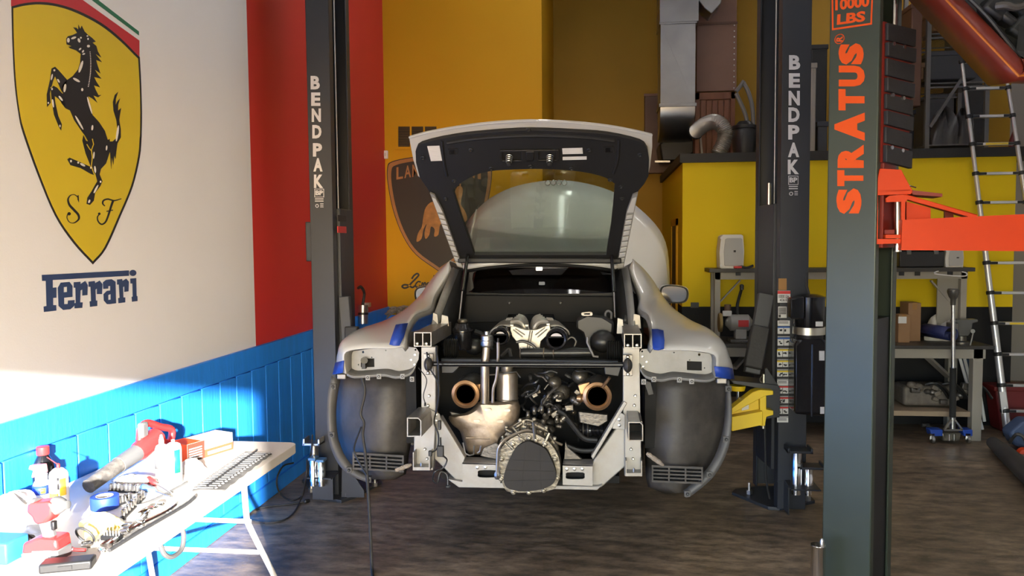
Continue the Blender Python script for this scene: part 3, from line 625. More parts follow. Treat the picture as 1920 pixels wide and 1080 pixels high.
# adapters at right column foot
rk = thing('adapter_rack', 'angled steel plate holding two chrome adapters on the decal-covered column', 'rack', PZ(1505, 940, 0.022))
c1 = PY(1493, 916, 4.96); zt = PY(1500, 913, 4.96).z
xa, xb = PY(1478, 913, 4.96).x, PY(1533, 913, 4.96).x
mb = MB(); mb.box(xa, xa+0.008, 4.96, 5.08, 0.022, zt); mb.build('side_plate', 'charcoal', rk); mb = MB(); mb.box(xa, xb, 4.88, 5.07, zt, zt+0.009); mb.build('shelf_plate', 'charcoal', rk, bevel=0.002)
for px, ptop, r, lab in ((1493, 846, 0.032, 'tall chrome lift adapter with saddle by the decal-covered column'), (1516, 876, 0.026, 'short chrome lift adapter with saddle by the decal-covered column')):
    c = PY(px, 913, 4.97); tp = PY(px, ptop, 4.97); bz = zt-0.05
    a = thing('lift_adapter', lab, 'lift adapter', V((c.x, 4.97, bz)), 'chrome height adapters')
    mb = MB(); adapter(mb, V((c.x, 4.97, bz)), tp.z-bz, r*1.05); mb.build('cylinder', 'chrome', a)
    cup_plate((c.x+0.01, 4.97, tp.z), 0.075, 0.055, 0.032).build('saddle', 'charcoal', a, bevel=0.002)

# ---- hydraulic power unit on the far side of the right column
pu = thing('hydraulic_power_unit', 'black hydraulic pump with tall tank fixed behind the decal-covered column', 'hydraulic pump', PY(1515, 780, 4.96))
mb = MB(); mb.prism([PY(x, y, 4.88) for x, y in ((1490, 644), (1499, 636), (1546, 636), (1556, 646), (1556, 782), (1490, 777))], V((0, 0.17, 0))); tk = mb.build('tank', 'black_gloss', pu, bevel=0.02, segs=3)
mb = MB(); mb.tube([PY(1523, 646, 4.877), PY(1522, 781, 4.877)], 0.006, 6); mb.build('seam', 'black_gloss', tk)
mb = MB(); a, b = PY(1488, 600, 4.965), PY(1488, 556, 4.965); cx = PY(1517, 600, 4.965).x
mb.lathe(V((cx, 4.965, a.z-0.06)), (0, 0, 1), [(0.08, 0), (0.092, 0.02), (0.092, b.z-a.z+0.03), (0.095, b.z-a.z+0.06), (0.05, b.z-a.z+0.075)], 24); mb.build('motor', 'black_gloss', pu)
mb = MB(); q = PY(1499, 625, 4.9); mb.lathe(V((cx, 4.965, q.z-0.01)), (0, 0, 1), [(0.093, 0), (0.097, 0), (0.097, 0.045), (0.093, 0.045)], 24); mb.build('clamp_band', 'zinc', pu)
mb = MB(); mb.lathe(V((cx, 4.965, q.z-0.07)), (0, 0, 1), [(0.07, 0), (0.085, 0.04), (0.085, 0.1)], 20); mb.build('pump_body', 'black', pu)
mb = MB(); mb.prism([PY(x, y, 4.86) for x, y in ((1483, 560), (1508, 556), (1508, 600), (1483, 598))], V((0, 0.1, 0))); mb.build('switch_box', 'black_gloss', pu, bevel=0.008)
for x0, y0, x1, y1 in ((1527, 603, 1543, 612), (1536, 658, 1546, 676), (1538, 763, 1546, 776)):
    mb = MB(); mb.prism([PY(x, y, 4.875) for x, y in ((x0, y0), (x1, y0), (x1, y1), (x0, y1))], V((0, 0.003, 0))); mb.build('sticker', 'label_white', pu)
mb = MB(); mb.tube(sm([PY(1514, 500, 5.1), PY(1512, 530, 5.06), PY(1518, 556, 5.0)], 4), 0.008, 6); mb.build('hose', 'rubber', pu)

# ---- olive green lift post, near right
ST = PY(1600, 500, 3.78); STA = math.radians(-37); ux = V((math.cos(STA), math.sin(STA), 0)); uy = V((-math.sin(STA), math.cos(STA), 0))
# solve front face edges on the line through ST with direction ux
def on_front(px, py, off=0.0): return PP(px, py, ST-uy*off, uy)
e0, e1 = z0(on_front(1548, 540)), z0(on_front(1641, 540))
gl_ = thing('lift_post', 'dark green-grey lift column with orange lettering at the right foreground', 'lift', z0((e0+e1)/2+uy*0.15), 'two-post lift columns')
dep = 0.30
pts = [e1+uy*0.045, e1, e0, e0+uy*dep, e1+uy*dep, e1+uy*(dep-0.06)]
mb = MB(); prof_col(mb, pts, 0.02, 4.4, -0.012)
gcol = mb.build('column', 'green_grey', gl_, bevel=0.006, segs=2)
mb = MB(); mb.box(0, 0, 0, 0, 0, 0); mb = MB()
mb.prism([V((p.x, p.y, 0.03)) for p in (e0+uy*0.02+ux*0.06, e1+uy*0.055-ux*0.012, e1+uy*0.24-ux*0.012, e0+uy*0.28+ux*0.06)], V((0, 0, 1.35))); mb.build('inner_channel', 'black', gl_)
mb = MB(); mb.box(-0.13, 0.3, -0.18, 0.28, 0, 0.025); mb.v = [z0((e0+e1)/2+uy*0.15)+ux*p.x+uy*p.y+V((0, 0, p.z)) for p in mb.v]; mb.build('base_plate', 'green_grey', gl_, bevel=0.004)
def front_text(body, corners, off, name='lettering', mat='orange_ink'):
    mb = MB(); text_quad(mb, body, *[on_front(x, y, 0.0015) for x, y in corners], off=off); return mb.build(name, mat, gl_)
# letters run upwards: baseline on the right
lets = [('S', 352, 402), ('T', 318, 350), ('R', 270, 316), ('A', 210, 265), ('T', 166, 208), ('U', 122, 163), ('S', 80, 122)]
for ch, ya_, yb_ in lets:
    xl, xr = {'S': (1570, 1617), 'A': (1564, 1621)}.get(ch, (1571, 1620))
    dx = -(ya_-240)*0.015
    front_text(ch, [(xr+dx, yb_-1), (xr+dx, ya_+1), (xl+dx, ya_+1), (xl+dx, yb_-1)], 0.07, 'letter')
mb = MB()
def fpoly(pts, holes=()): mb.prism([on_front(x, y, 0.0015) for x, y in pts], -uy*0.0006, [[on_front(x, y, 0.0015) for x, y in h] for h in holes])
fpoly([(1559, -30), (1638, -32), (1635, 46), (1560, 57)], [[(1562, -27), (1635, -29), (1632, 43), (1563, 53)]]); mb.build('frame_line', 'orange_ink', gl_)
front_text('10000', [(1566, 20), (1630, 12), (1630, -8), (1566, -2)], 0.04); front_text('LBS', [(1569, 47), (1622, 40), (1623, 20), (1570, 27)], 0.04)
mb = MB(); c = on_front(1574, 73, 0.0015); mb.torus(c, uy, 0.0215, 0.002, 20, 4); mb.build('registered_ring', 'orange_ink', gl_)
front_text('R', [(1580, 78), (1580, 68), (1568, 68), (1568, 78)], 0.03)
# carriage inside the column with rubber door guard and orange arm yoke
def GP(px, py, du=0.0): return PP(px, py, e1+ux*du, ux)      # on the open side plane
cg = MB(); zt = on_front(1660, 45).z; zb = on_front(1660, 465).z
cg.prism([V((p.x, p.y, zb)) for p in (e1+uy*0.055-ux*0.10, e1+uy*0.055+ux*0.012, e1+uy*0.225+ux*0.012, e1+uy*0.225-ux*0.10)], V((0, 0, zt-zb))); cg = cg.build('carriage', M('carriage_red', (0.22, 0.02, 0.012), 0.45), gl_, bevel=0.004)
padp = lambda u, v: None
q = e1+uy*0.045+ux*0.014
gdir = (uy*0.94+ux*0.34).normalized(); gn = V((gdir.y, -gdir.x, 0)); GPp = lambda px, py, o=0.0: PP(px, py, q+gn*o, gn)
mb = MB(); mb.prism([GPp(x, y) for x, y in ((1658, 40), (1711, 64), (1703, 314), (1653, 304))], -gn*0.012); pad = mb.build('pad_plate', 'carriage_red', cg)
segy = [(44, 76), (80, 106), (110, 142), (146, 172), (176, 204), (208, 234), (238, 268), (272, 304)]
for i, (ya_, yb_) in enumerate(segy):
    x0 = 1659-(ya_-40)*0.018; x1 = 1712-(ya_-66)*0.04; dy = 10; th = 0.022 if i % 2 else 0.016
    mb = MB(); mb.prism([GPp(x0, ya_), GPp(x1, ya_+dy+3), GPp(x1-1, yb_+dy+3), GPp(x0, yb_)], gn*th); mb.build('rubber_block', 'rubber', pad, bevel=0.004)
for yy in (76, 172, 270):
    for dx in (14, 34):
        mb = MB(); p0 = GPp(1660+dx-(yy-40)*0.02, yy+3+dx*0.28, 0.014); mb.cyl(p0, p0+gn*0.012, 0.009, n=10); mb.build('rivet', 'steel', pad)
mb = MB(); p0 = on_front(1677, 52)+uy*0.12; p0 = PP(1677, 50, e1+uy*0.13, uy); mb.cyl(p0, p0+V((0, 0, 0.1)), 0.012, n=8); mb.tube([p0, p0+V((-0.01, 0, 1.2))], 0.007, 6); mb.build('cable', 'steel', gl_)
# yoke: a C of thick plate, in a plane facing the camera
YK = q+gn*0.03
nf = V((-0.10, -1, 0)).normalized()
def YP(px, py, o=0.0): return PP(px, py, YK+nf*o, nf)
yk = MB(); yk.prism([YP(x, y) for x, y in ((1650, 316), (1690, 318), (1708, 352), (1712, 357), (1644, 362), (1641, 355))], -nf*0.014); yk = yk.build('yoke', 'orange', cg, bevel=0.002)
mb = MB(); mb.prism([YP(x, y) for x, y in ((1641, 354), (1646, 356), (1646, 458), (1641, 458))], -nf*0.16); mb.build('yoke_side', 'orange', cg)
mb = MB(); mb.prism([YP(x, y) for x, y in ((1644, 356), (1705, 355), (1712, 359), (1708, 364), (1644, 366))], -nf*0.20); mb.build('yoke_top', 'orange', cg, bevel=0.002)
mb = MB(); mb.prism([YP(x, y) for x, y in ((1641, 448), (1700, 448), (1700, 456), (1641, 458))], -nf*0.20); mb.build('yoke_bottom', 'orange', cg, bevel=0.002)
mb = MB(); mb.prism([YP(x, y, -0.16) for x, y in ((1643, 360), (1700, 360), (1700, 452), (1643, 452))], -nf*0.012); mb.build('yoke_back', 'carriage_red', cg)
mb = MB(); p1 = YP(1683, 344, -0.05); p2 = YP(1683, 472, -0.05); mb.cyl(p1, p2, 0.0115, n=12); mb.cyl(p1-V((0, 0, 0.02)), p1-V((0, 0, 0.028)), 0.02, n=12); mb.cyl(p2, p2+V((0, 0, 0.03)), 0.017, n=12)
mb.build('pivot_pin', 'zinc', cg)
mb = MB(); mb.obox(YP(1667, 435, -0.03), 0.045, 0.02, 0.022); mb.build('stop_block', 'carriage_red', cg, bevel=0.003)
mb = MB(); mb.tube(sm([p1, p1+V((0.02, -0.01, -0.004)), p1+V((0.045, -0.015, -0.012)), p1+V((0.08, 0, -0.02))], 4), 0.003, 6); mb.build('safety_wire', 'chrome', cg)
# orange swing arm
mb = MB(); mb.prism([YP(x, y, 0.02) for x, y in ((1692, 412), (1930, 401), (2060, 395), (2060, 470), (1930, 471), (1690, 469))], -nf*0.13); oa = mb.build('lift_arm', 'orange', gl_, bevel=0.006, label='thick orange lift arm')
mb = MB(); mb.prism([YP(x, y, 0.012) for x, y in ((1661, 372), (1668, 367), (1690, 365), (1700, 366), (1832, 404), (1826, 409), (1702, 374), (1697, 380), (1697, 412), (1690, 412), (1690, 378), (1662, 379))], -nf*0.016); mb.build('brace_edge', 'orange', oa)
tp0, tp1 = YP(1698, 366, 0.012), YP(1832, 404, 0.012)
mb = MB(); mb.grid([[tp0, tp1], [tp0-nf*0.17+V((0, 0, 0.005)), tp1-nf*0.17]]); mb.build('brace_plate', 'orange', oa, solid=0.008)
mb = MB(); mb.prism([YP(x, y, 0.0) for x, y in ((1660, 440), (1700, 440), (1700, 447), (1660, 447))], -nf*0.10); mb.build('fork_lower', 'orange', oa, bevel=0.002)
mb = MB(); mb.prism([YP(x, y, -0.12) for x, y in ((1772, 388), (1788, 392), (1788, 415), (1772, 415))], -nf*0.02); mb.build('rib', 'carriage_red', oa)
mb = MB(); mb.prism([YP(x, y, -0.04) for x, y in ((1700, 378), (1745, 390), (1745, 412), (1700, 412))], -nf*0.012); mb.build('web', 'orange', oa)
mb = MB(); mb.prism([YP(x, y, -0.02) for x, y in ((1705, 356), (1767, 363), (1767, 369), (1712, 365))], -nf*0.14); mb.build('top_tab', 'carriage_red', oa)
# adapter beside the green column
c = PZ(1533, 1085, 0); c = PY(1533, 1082, 3.72)
a = thing('steel_can', 'small steel can standing on the floor left of the orange-lettered column', 'can', V((c.x, 3.72, 0)))
c1 = PY(1533, 1022, 3.72)
mb = MB(); mb.lathe(V((c.x, 3.72, 0)), (0, 0, 1), [(0.033, 0), (0.033, c1.z-0.005), (0.036, c1.z), (0.033, c1.z+0.003)], 20); mb.build('body', 'chrome', a)
mb = MB(); mb.lathe(V((c.x+0.02, 3.73, c1.z)), (0, 0, 1), [(0.01, 0), (0.01, 0.02), (0.004, 0.03)], 10); mb.build('spout', 'steel', a)

# ---- second car raised on that lift: bumper corner and underside at the upper right corner
rc = thing('raised_car', 'underside of a dark red car raised on the lift at the upper right', 'car', PY(1910, 150, 3.5))
M('sill_red', (0.17, 0.022, 0.010), 0.42, coat=0.0, var=0.15, spec=0.4); M('cast_dark_pipe', (0.10, 0.09, 0.08), 0.5, 0.5); M('under', (0.010, 0.012, 0.011), 0.6, var=0.4, scale=12, bump=0.3, bscale=20)
def edge(prof, n=10):
    """loft a section along the bumper edge; u = up-right across the edge, v = depth"""
    a, b = PY(1903, 149, 3.45), PY(1690, -75, 3.75); rows = []
    path = [a+V((1.3, 0.10, 0.0)), a+V((0.5, 0.05, 0.0)), a+V((0.10, 0.02, 0.0)), a+V((0.03, 0, 0.0))]+[a.lerp(b, i/n) for i in range(n+1)]
    for k, c in enumerate(path):
        w = V((0.72, 0, 0.70)) if k > 3 else V((0.15, 0, 1.0)); rows.append([c+w.normalized()*u+V((0, v, 0)) for u, v in prof])
    return MB().grid(rows)
edge([(0.05, 0.30), (0.01, 0.12), (0.0, 0.02), (0.012, -0.006), (0.03, -0.004), (0.06, 0.01), (0.085, 0.03), (0.10, 0.06)]).build('bumper_skin', 'sill_red', rc, solid=0.005, ang=70)
edge([(0.010, -0.007), (0.016, -0.012), (0.022, -0.007)]).build('edge_highlight', M('sill_highlight', (0.55, 0.16, 0.02), 0.3), rc)  # painted highlight: bright orange strip standing in for the glint along the edge
edge([(0.095, 0.05), (0.14, 0.10), (0.25, 0.11), (0.40, 0.16), (0.7, 0.18), (1.0, 0.2)]).build('underbody', 'under', rc, solid=0.01)
for k, (x, y, w_, h_) in enumerate(((1895, 14, 0.14, 0.05), (1860, 20, 0.10, 0.08), (1915, 60, 0.12, 0.10), (1880, 40, 0.08, 0.04), (1912, 105, 0.07, 0.09))):
    MB().obox(PY(x, y, 3.62), w_, 0.12, h_, Matrix.Rotation(0.7, 3, 'Y')).build('shield_plate', 'dark_plastic' if k % 2 else 'under', rc, bevel=0.015)
MB().tube(sm([PY(1868, 12, 3.52), PY(1885, 10, 3.5), PY(1905, 14, 3.5), PY(1925, 8, 3.5)], 4), 0.016, 8).build('pipe', 'cast_dark_pipe', rc)
MB().tube(sm([PY(1800, -20, 3.6), PY(1850, 30, 3.58), PY(1890, 80, 3.55), PY(1925, 130, 3.52)], 4), 0.010, 8).build('pipe', 'black', rc)

# ================================================================== the white car, rear bumper off, on the left lift
M('lid_white_lit', (0.74, 0.74, 0.72), 0.25, var=0.02, coat=0.7)  # same body paint, whitened to carry the stronger light on the front lid
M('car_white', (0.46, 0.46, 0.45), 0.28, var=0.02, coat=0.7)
M('bare_panel', (0.25, 0.25, 0.245), 0.42, 0.15, var=0.12, scale=9, dirt=(0.12, 0.10, 0.08), damt=0.35, dscale=7)
M('alu', (0.28, 0.27, 0.255), 0.40, 0.55, var=0.15, scale=12, dirt=(0.16, 0.12, 0.09), damt=0.55, dscale=10)
M('alu_frame', (0.31, 0.30, 0.285), 0.42, 0.35, var=0.1, scale=8, dirt=(0.20, 0.17, 0.14), damt=0.4, dscale=8)
M('cast', (0.22, 0.20, 0.165), 0.38, 0.8, var=0.3, scale=18, dirt=(0.035, 0.026, 0.018), damt=0.95, dscale=9, bump=0.3, bscale=60)
M('cast_dark', (0.12, 0.11, 0.10), 0.4, 0.7, var=0.5, scale=20, bump=0.25, bscale=50)
M('bronze', (0.42, 0.25, 0.13), 0.32, 0.9, var=0.4, scale=16)
M('shield_metal', (0.36, 0.29, 0.22), 0.48, 0.75, var=0.25, scale=7, dirt=(0.13, 0.085, 0.05), damt=0.75, dscale=9, bump=0.1, bscale=40)
M('can_metal', (0.46, 0.41, 0.345), 0.33, 0.85, var=0.2, scale=9, dirt=(0.25, 0.15, 0.08), damt=0.5, dscale=6)
M('liner', (0.038, 0.035, 0.033), 0.50, spec=0.35, var=0.5, scale=3.5, dirt=(0.14, 0.125, 0.11), damt=0.55, dscale=2.6, bump=0.15, bscale=25)
M('liner_lip', (0.085, 0.082, 0.08), 0.55, var=0.3, scale=8)
M('cover_grey', (0.026, 0.0235, 0.022), 0.7, var=0.25, scale=9, spec=0.3)
M('manifold', (0.36, 0.34, 0.30), 0.35, 0.5, var=0.08)
M('bay_black', (0.004, 0.004, 0.0045), 0.6, spec=0.2)
M('lining', (0.012, 0.012, 0.013), 0.55, var=0.15, spec=0.35)
M('tape_blue', (0.012, 0.05, 0.33), 0.55, var=0.15, scale=20)
M('seat_red', (0.10, 0.016, 0.014), 0.55)
M('hose', (0.012, 0.012, 0.012), 0.38, var=0.3)
glass('hatch_glass', (0.82, 0.89, 0.83), 0.02, 0.0)
glass('window_glass', (0.30, 0.30, 0.30), 0.02, 0.0)
YQ = 4.08
XM = (PY(625, 702, 4.2).x + PY(1376, 708, 4.2).x)/2
car = thing('sports_car', 'white sports car on the lift with rear bumper off and engine lid open', 'car', V((XM, 4.9, 0.30)))
def cpart(mb, name, mat, **k): return mb.build(name, mat, car, **k)
def both(mb, name, mat, **k):
    r = mb.build(name, mat, car, **k); l = mb.mirror(XM).build(name, mat, car, **k); return r, l
def rs(pts, n):
    """resample polyline of 3d points to n points by index"""
    out = []
    for i in range(n):
        t = i*(len(pts)-1)/(n-1); k = min(int(t), len(pts)-2); out.append(pts[k].lerp(pts[k+1], t-k))
    return out
# ---- rear quarter panels
Apx = [(1376, 710), (1370, 676), (1353, 644), (1332, 619), (1295, 601), (1262, 578), (1241, 553), (1224, 526), (1206, 504), (1186, 486)]
AY = [4.24, 4.27, 4.36, 4.50, 4.74, 4.92, 5.02, 5.08, 5.12, 5.15]
Bpx = [(1341, 708), (1343, 688), (1338, 665), (1290, 657), (1224, 653), (1223, 620), (1216, 591), (1199, 578), (1200, 552), (1180, 502)]
BY = [4.10, 4.08, 4.06, 4.05, 4.06, 4.18, 4.36, 4.60, 4.80, 5.05]
Ac = sm([PY(x, y, Y) for (x, y), Y in zip(Apx, AY)], 4); Bc = sm([PY(x, y, Y) for (x, y), Y in zip(Bpx, BY)], 4)
rows = []
for u in (0, 0.12, 0.3, 0.5, 0.7, 0.88, 1.0):
    r = []
    for i, (a, b) in enumerate(zip(Ac, Bc)):
        s = i/(len(Ac)-1); bul = math.sin(math.pi*u)*0.055*(math.sin(math.pi*min(1, s*1.25+0.05)) if s < 0.75 else 0.35)
        n = V((0.45, -0.55, 0.7)).normalized(); r.append(b.lerp(a, u)+n*max(bul, 0.004*math.sin(math.pi*u)))
    rows.append(r)
for dy, dx, dz in ((0.12, 0.006, -0.01), (0.32, -0.0, -0.03), (0.7, -0.03, -0.06), (1.15, -0.04, -0.08), (2.0, -0.05, -0.1)):
    rows.append([a+V((dx, dy*(1 if i < 22 else 0.75), dz*(0.5 if i < 8 else 1))) for i, a in enumerate(Ac)])
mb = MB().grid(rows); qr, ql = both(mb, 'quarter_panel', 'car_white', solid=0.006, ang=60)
# inward return lip of the panel toward the engine bay
lip = [[b, b+V((-0.012, 0.03, -0.03))] for b in Bc[16:]]
both(MB().grid([[r[0] for r in lip], [r[1] for r in lip]]), 'panel_lip', 'bare_panel', solid=0.004)
# door / front wing flank continuing forward and down
fl = []
for y, hw, zt, zb in ((4.95, 0.99, 1.12, 0.42), (5.4, 0.97, 1.10, 0.40), (6.2, 0.96, 1.08, 0.40), (6.9, 0.95, 1.04, 0.42), (7.5, 0.86, 0.95, 0.45), (7.78, 0.62, 0.86, 0.5)):
    fl.append([V((XM+hw*0.86, y, zt+0.05)), V((XM+hw*0.96, y, zt-0.05)), V((XM+hw, y, (zt+zb)/2)), V((XM+hw*0.97, y, zb+0.05)), V((XM+hw*0.85, y, zb))])
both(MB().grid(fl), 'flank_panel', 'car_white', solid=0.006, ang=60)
# roof, windscreen, pillars, cabin
rf = []
for y, hw, z, cr in ((5.02, 0.50, 1.60, 0.03), (5.3, 0.53, 1.625, 0.04), (5.7, 0.53, 1.62, 0.04), (6.0, 0.52, 1.56, 0.04)):
    rf.append([V((XM+hw*t, y, z-cr*t*t*1.4+0.035)) for t in (-1, -0.7, -0.35, 0, 0.35, 0.7, 1)])
cpart(MB().grid(rf), 'roof', 'car_white', solid=0.03)
cpart(MB().grid([[p+V((0, -0.01, -0.025)) for p in r] for r in rf]), 'headliner', 'bay_black', solid=0.02)
ws = MB(); ws.grid([[V((XM+0.50*t, 6.0, 1.50)) for t in (-1, 0, 1)], [V((XM+0.66*t, 6.65, 1.12)) for t in (-1, 0, 1)]]); cpart(ws, 'windscreen', 'window_glass', solid=0.005)
both(MB().beam(V((XM+0.51, 5.98, 1.52)), V((XM+0.70, 6.66, 1.10)), 0.05, 0.05), 'pillar', 'car_white')
both(MB().grid([[V((XM+0.53, 5.1, 1.55)), V((XM+0.53, 6.0, 1.53))], [V((XM+0.80, 5.2, 1.14)), V((XM+0.80, 6.6, 1.10))]]), 'side_window', 'window_glass', solid=0.005)
cpart(MB().box(XM-0.8, XM+0.8, 5.28, 7.3, 0.42, 0.52), 'cabin_floor', 'bay_black')
cpart(MB().box(XM-0.75, XM+0.75, 6.4, 6.7, 0.8, 1.12), 'dashboard', 'dark_plastic', bevel=0.05)
for s, px in ((-1, 925), (1, 1092)):
    c = PY(px, 545, 5.55); sb = MB()
    sb.grid([[c+V((u*0.24*w, d, z)) for u in (-1, -0.8, -0.3, 0.3, 0.8, 1)] for z, w, d in ((-0.5, 1.0, 0.1), (-0.1, 1.05, 0.0), (0.02, 0.95, -0.02), (0.09, 0.7, -0.02), (0.13, 0.5, 0.0), (0.15, 0.35, 0.04))])
    cpart(sb, 'seat', 'seat_red', solid=0.1, sub=1)
fb = MB(); fb.box(XM-0.85, XM+0.85, 6.6, 7.7, 0.45, 0.88); cpart(fb, 'front_tub', 'dark_plastic', bevel=0.05)
# front lid standing open
out = [(862, 560), (864, 470), (874, 430), (893, 400), (922, 374), (960, 355), (1000, 345), (1042, 341), (1085, 344), (1130, 355), (1170, 373), (1205, 400), (1234, 432), (1249, 470), (1253, 530), (1252, 575)]
top = sm([PY(x, y, 6.95) for x, y in out], 3); rows = []
for k in range(9):
    t = k/8; r = []
    for i, p in enumerate(top):
        u = i/(len(top)-1)*2-1; base = V((XM+0.05+0.90*u, 6.22, 1.08)); q = base.lerp(p, t)
        bulge = (0.03*math.sin(math.pi*t)*(1-abs(u)**2.2)+0.10*(1-abs(u)**2.5)); r.append(q+V((0, -bulge, 0)))
    rows.append(r)
fl_ = cpart(MB().grid(rows), 'front_lid', 'lid_white_lit', solid=0.02, ang=60)
for i in range(4):
    mb = MB(); mb.torus(PY(1027+i*10.4, 342.5+abs(i-1.5)*0.4, 6.80), V((0, 1, 0.3)), 0.022, 0.004, 18, 6); mb.build('ring_badge', 'chrome', fl_)
# mirrors
for s in (1, -1):
    mr = MB(); c = PY(1264, 552, 5.95) if s > 0 else V((2*XM-PY(1264, 552, 5.95).x, 5.95, PY(1264, 552, 5.95).z))
    w_, h_ = 0.105, 0.07
    ol_ = [(-1, 0.55), (-0.75, 0.95), (0, 1), (0.8, 0.75), (1, 0.1), (0.85, -0.7), (0.3, -0.95), (-0.6, -0.8), (-0.95, -0.3)]
    ol_ = [(p.x, p.y) for p in sm([(x, y, 0) for x, y in ol_], 3, True)]
    rows = [[c+V((s*x*w_*k, d, y*h_*k)) for x, y in ol_+ol_[:1]] for k, d in ((1.0, -0.01), (1.06, 0.01), (1.02, 0.08), (0.8, 0.13), (0.3, 0.16), (0.02, 0.165))]
    ms = cpart(MB().grid(rows), 'mirror', 'car_white', ang=60)
    mb = MB(); mb.prism([c+V((s*x*w_*0.88, -0.008, y*h_*0.86)) for x, y in ol_], V((0, 0.006, 0))); mb.build('mirror_glass', M('mirror_glass', (0.012, 0.012, 0.014), 0.06, 0.0, var=0), ms)
    mb = MB(); mb.beam(c+V((-s*0.08, 0.05, -0.05)), c+V((-s*0.30, 0.08, -0.12)), 0.06, 0.025); mb.build('mirror_stalk', 'black_gloss', ms, bevel=0.008)
# ---- tail light recesses
rp = [(1197, 664), (1203, 655), (1225, 653), (1290, 657), (1336, 664), (1343, 686), (1341, 706), (1325, 709), (1312, 704), (1290, 706), (1262, 704), (1240, 708), (1214, 704), (1204, 692), (1198, 676)]
def circ(x, y, r, n=10): return [(x+r*math.cos(2*math.pi*i/n), y+r*math.sin(2*math.pi*i/n)) for i in range(n)]
hole = [(1288, 677), (1316, 678), (1316, 695), (1288, 694)]
mb = MB(); mb.prism(PYs(rp, 4.17), V((0, 0.004, 0)), [PYs(hole, 4.17)]+[PYs(circ(*c), 4.17) for c in ((1204, 659, 1.8), (1311, 665, 2.4), (1264, 661, 1.2), (1321, 690, 1.3), (1293, 675, 1.2))])
rr, rl_ = both(mb, 'lamp_recess', 'bare_panel', bevel=0.0)
def mir(p): return V((2*XM-p.x, p.y, p.z))
# recess rim walls joining panel edge to the recess floor
rim = Bc[0:17]
both(MB().grid([[p for p in rim], [p+V((-0.01, 0.115, -0.004)) for p in rim]]), 'recess_rim', 'bare_panel', solid=0.003)
low = sm([PY(x, y, 4.10) for x, y in ((1200, 690), (1206, 700), (1216, 707), (1240, 712), (1262, 708), (1290, 710), (1325, 713), (1341, 708))], 3)
both(MB().grid([[p+V((0, 0.075, 0.02)) for p in low], [p for p in low], [p+V((0, 0.002, -0.012)) for p in low]]), 'recess_lip', 'bare_panel', solid=0.003)
for x, y in ((1226, 711), (1274, 712), (1297, 715), (1207, 716)):
    q = PY(x, y, 4.10); mb = MB(); mb.obox(q, 0.026, 0.006, 0.03); mb2 = MB(); mb2.torus(q+V((0, -0.004, 0)), V((0, 1, 0)), 0.006, 0.002, 10, 5)
    for par, f in ((rr, lambda p: p), (rl_, mir)):
        o1 = MB(); o1.v = [f(p) for p in mb.v]; o1.f = mb.f; t1 = o1.build('tab', 'bare_panel', car, bevel=0.004)
        o2 = MB(); o2.v = [f(p) for p in mb2.v]; o2.f = mb2.f; o2.build('clip_nut', 'black', t1)
for x, y in ((1205, 669), (1213, 679), (1206, 688)):
    q = PY(x, y, 4.166); mb = MB(); mb.lathe(q, V((0, -1, 0)), [(0.007, 0), (0.007, 0.003), (0.003, 0.004)], 10)
    for par, f in ((rr, lambda p: p), (rl_, mir)):
        o1 = MB(); o1.v = [f(p) for p in mb.v]; o1.f = mb.f; o1.build('rivet', 'steel', par)
mb = MB(); mb.prism(PYs([(1286, 675), (1318, 676), (1318, 697), (1286, 696)], 4.19), V((0, 0.005, 0))); mb.build('dark_opening', 'bay_black', rr); o1 = mb.mirror(XM); o1.build('dark_opening', 'bay_black', rl_)
mb = MB(); mb.cyl(PY(683, 676, 4.14), PY(683, 676, 4.2), 0.02, n=10); mb.obox(PY(683, 686, 4.15), 0.02, 0.03, 0.03); mb.build('wire_plug', 'black', rl_)
# corner brackets below the tape
mb = MB(); mb.obox(PY(1352, 713, 4.14), 0.05, 0.05, 0.028); both(mb, 'bumper_bracket', 'alu', bevel=0.004)
# blue masking tape
def tape(pts, name='masking_tape'):
    mb = MB(); mb.grid(pts); return cpart(mb, name, 'tape_blue', solid=0.003)
def tp(px, py, Y): return PY(px, py, Y)
tape([[tp(1222, 617, 4.16), tp(1223, 637, 4.10), tp(1224, 653, 4.035), tp(1226, 656, 4.035)], [tp(1233, 617, 4.15), tp(1235, 637, 4.07), tp(1235, 654, 4.03), tp(1235, 657, 4.03)], [tp(1244, 620, 4.15), tp(1246, 638, 4.06), tp(1245, 652, 4.03), tp(1245, 654, 4.03)]])
tape([[tp(1339, 687, 4.06), tp(1342, 706, 4.085)], [tp(1353, 688, 4.08), tp(1355, 709, 4.10)], [tp(1366, 689, 4.14), tp(1367, 711, 4.13)], [tp(1373, 691, 4.225), tp(1377, 711, 4.225)]])
tape([[tp(765, 606, 4.2), tp(757, 632, 4.09), tp(749, 648, 4.03)], [tp(754, 607, 4.15), tp(743, 632, 4.06), tp(738, 648, 4.03)], [tp(742, 609, 4.15), tp(734, 632, 4.06), tp(730, 646, 4.03)]])
tape([[tp(645, 676, 4.06), tp(643, 699, 4.085)], [tp(636, 678, 4.12), tp(634, 701, 4.10)], [tp(629, 680, 4.2), tp(624, 702, 4.2)]])
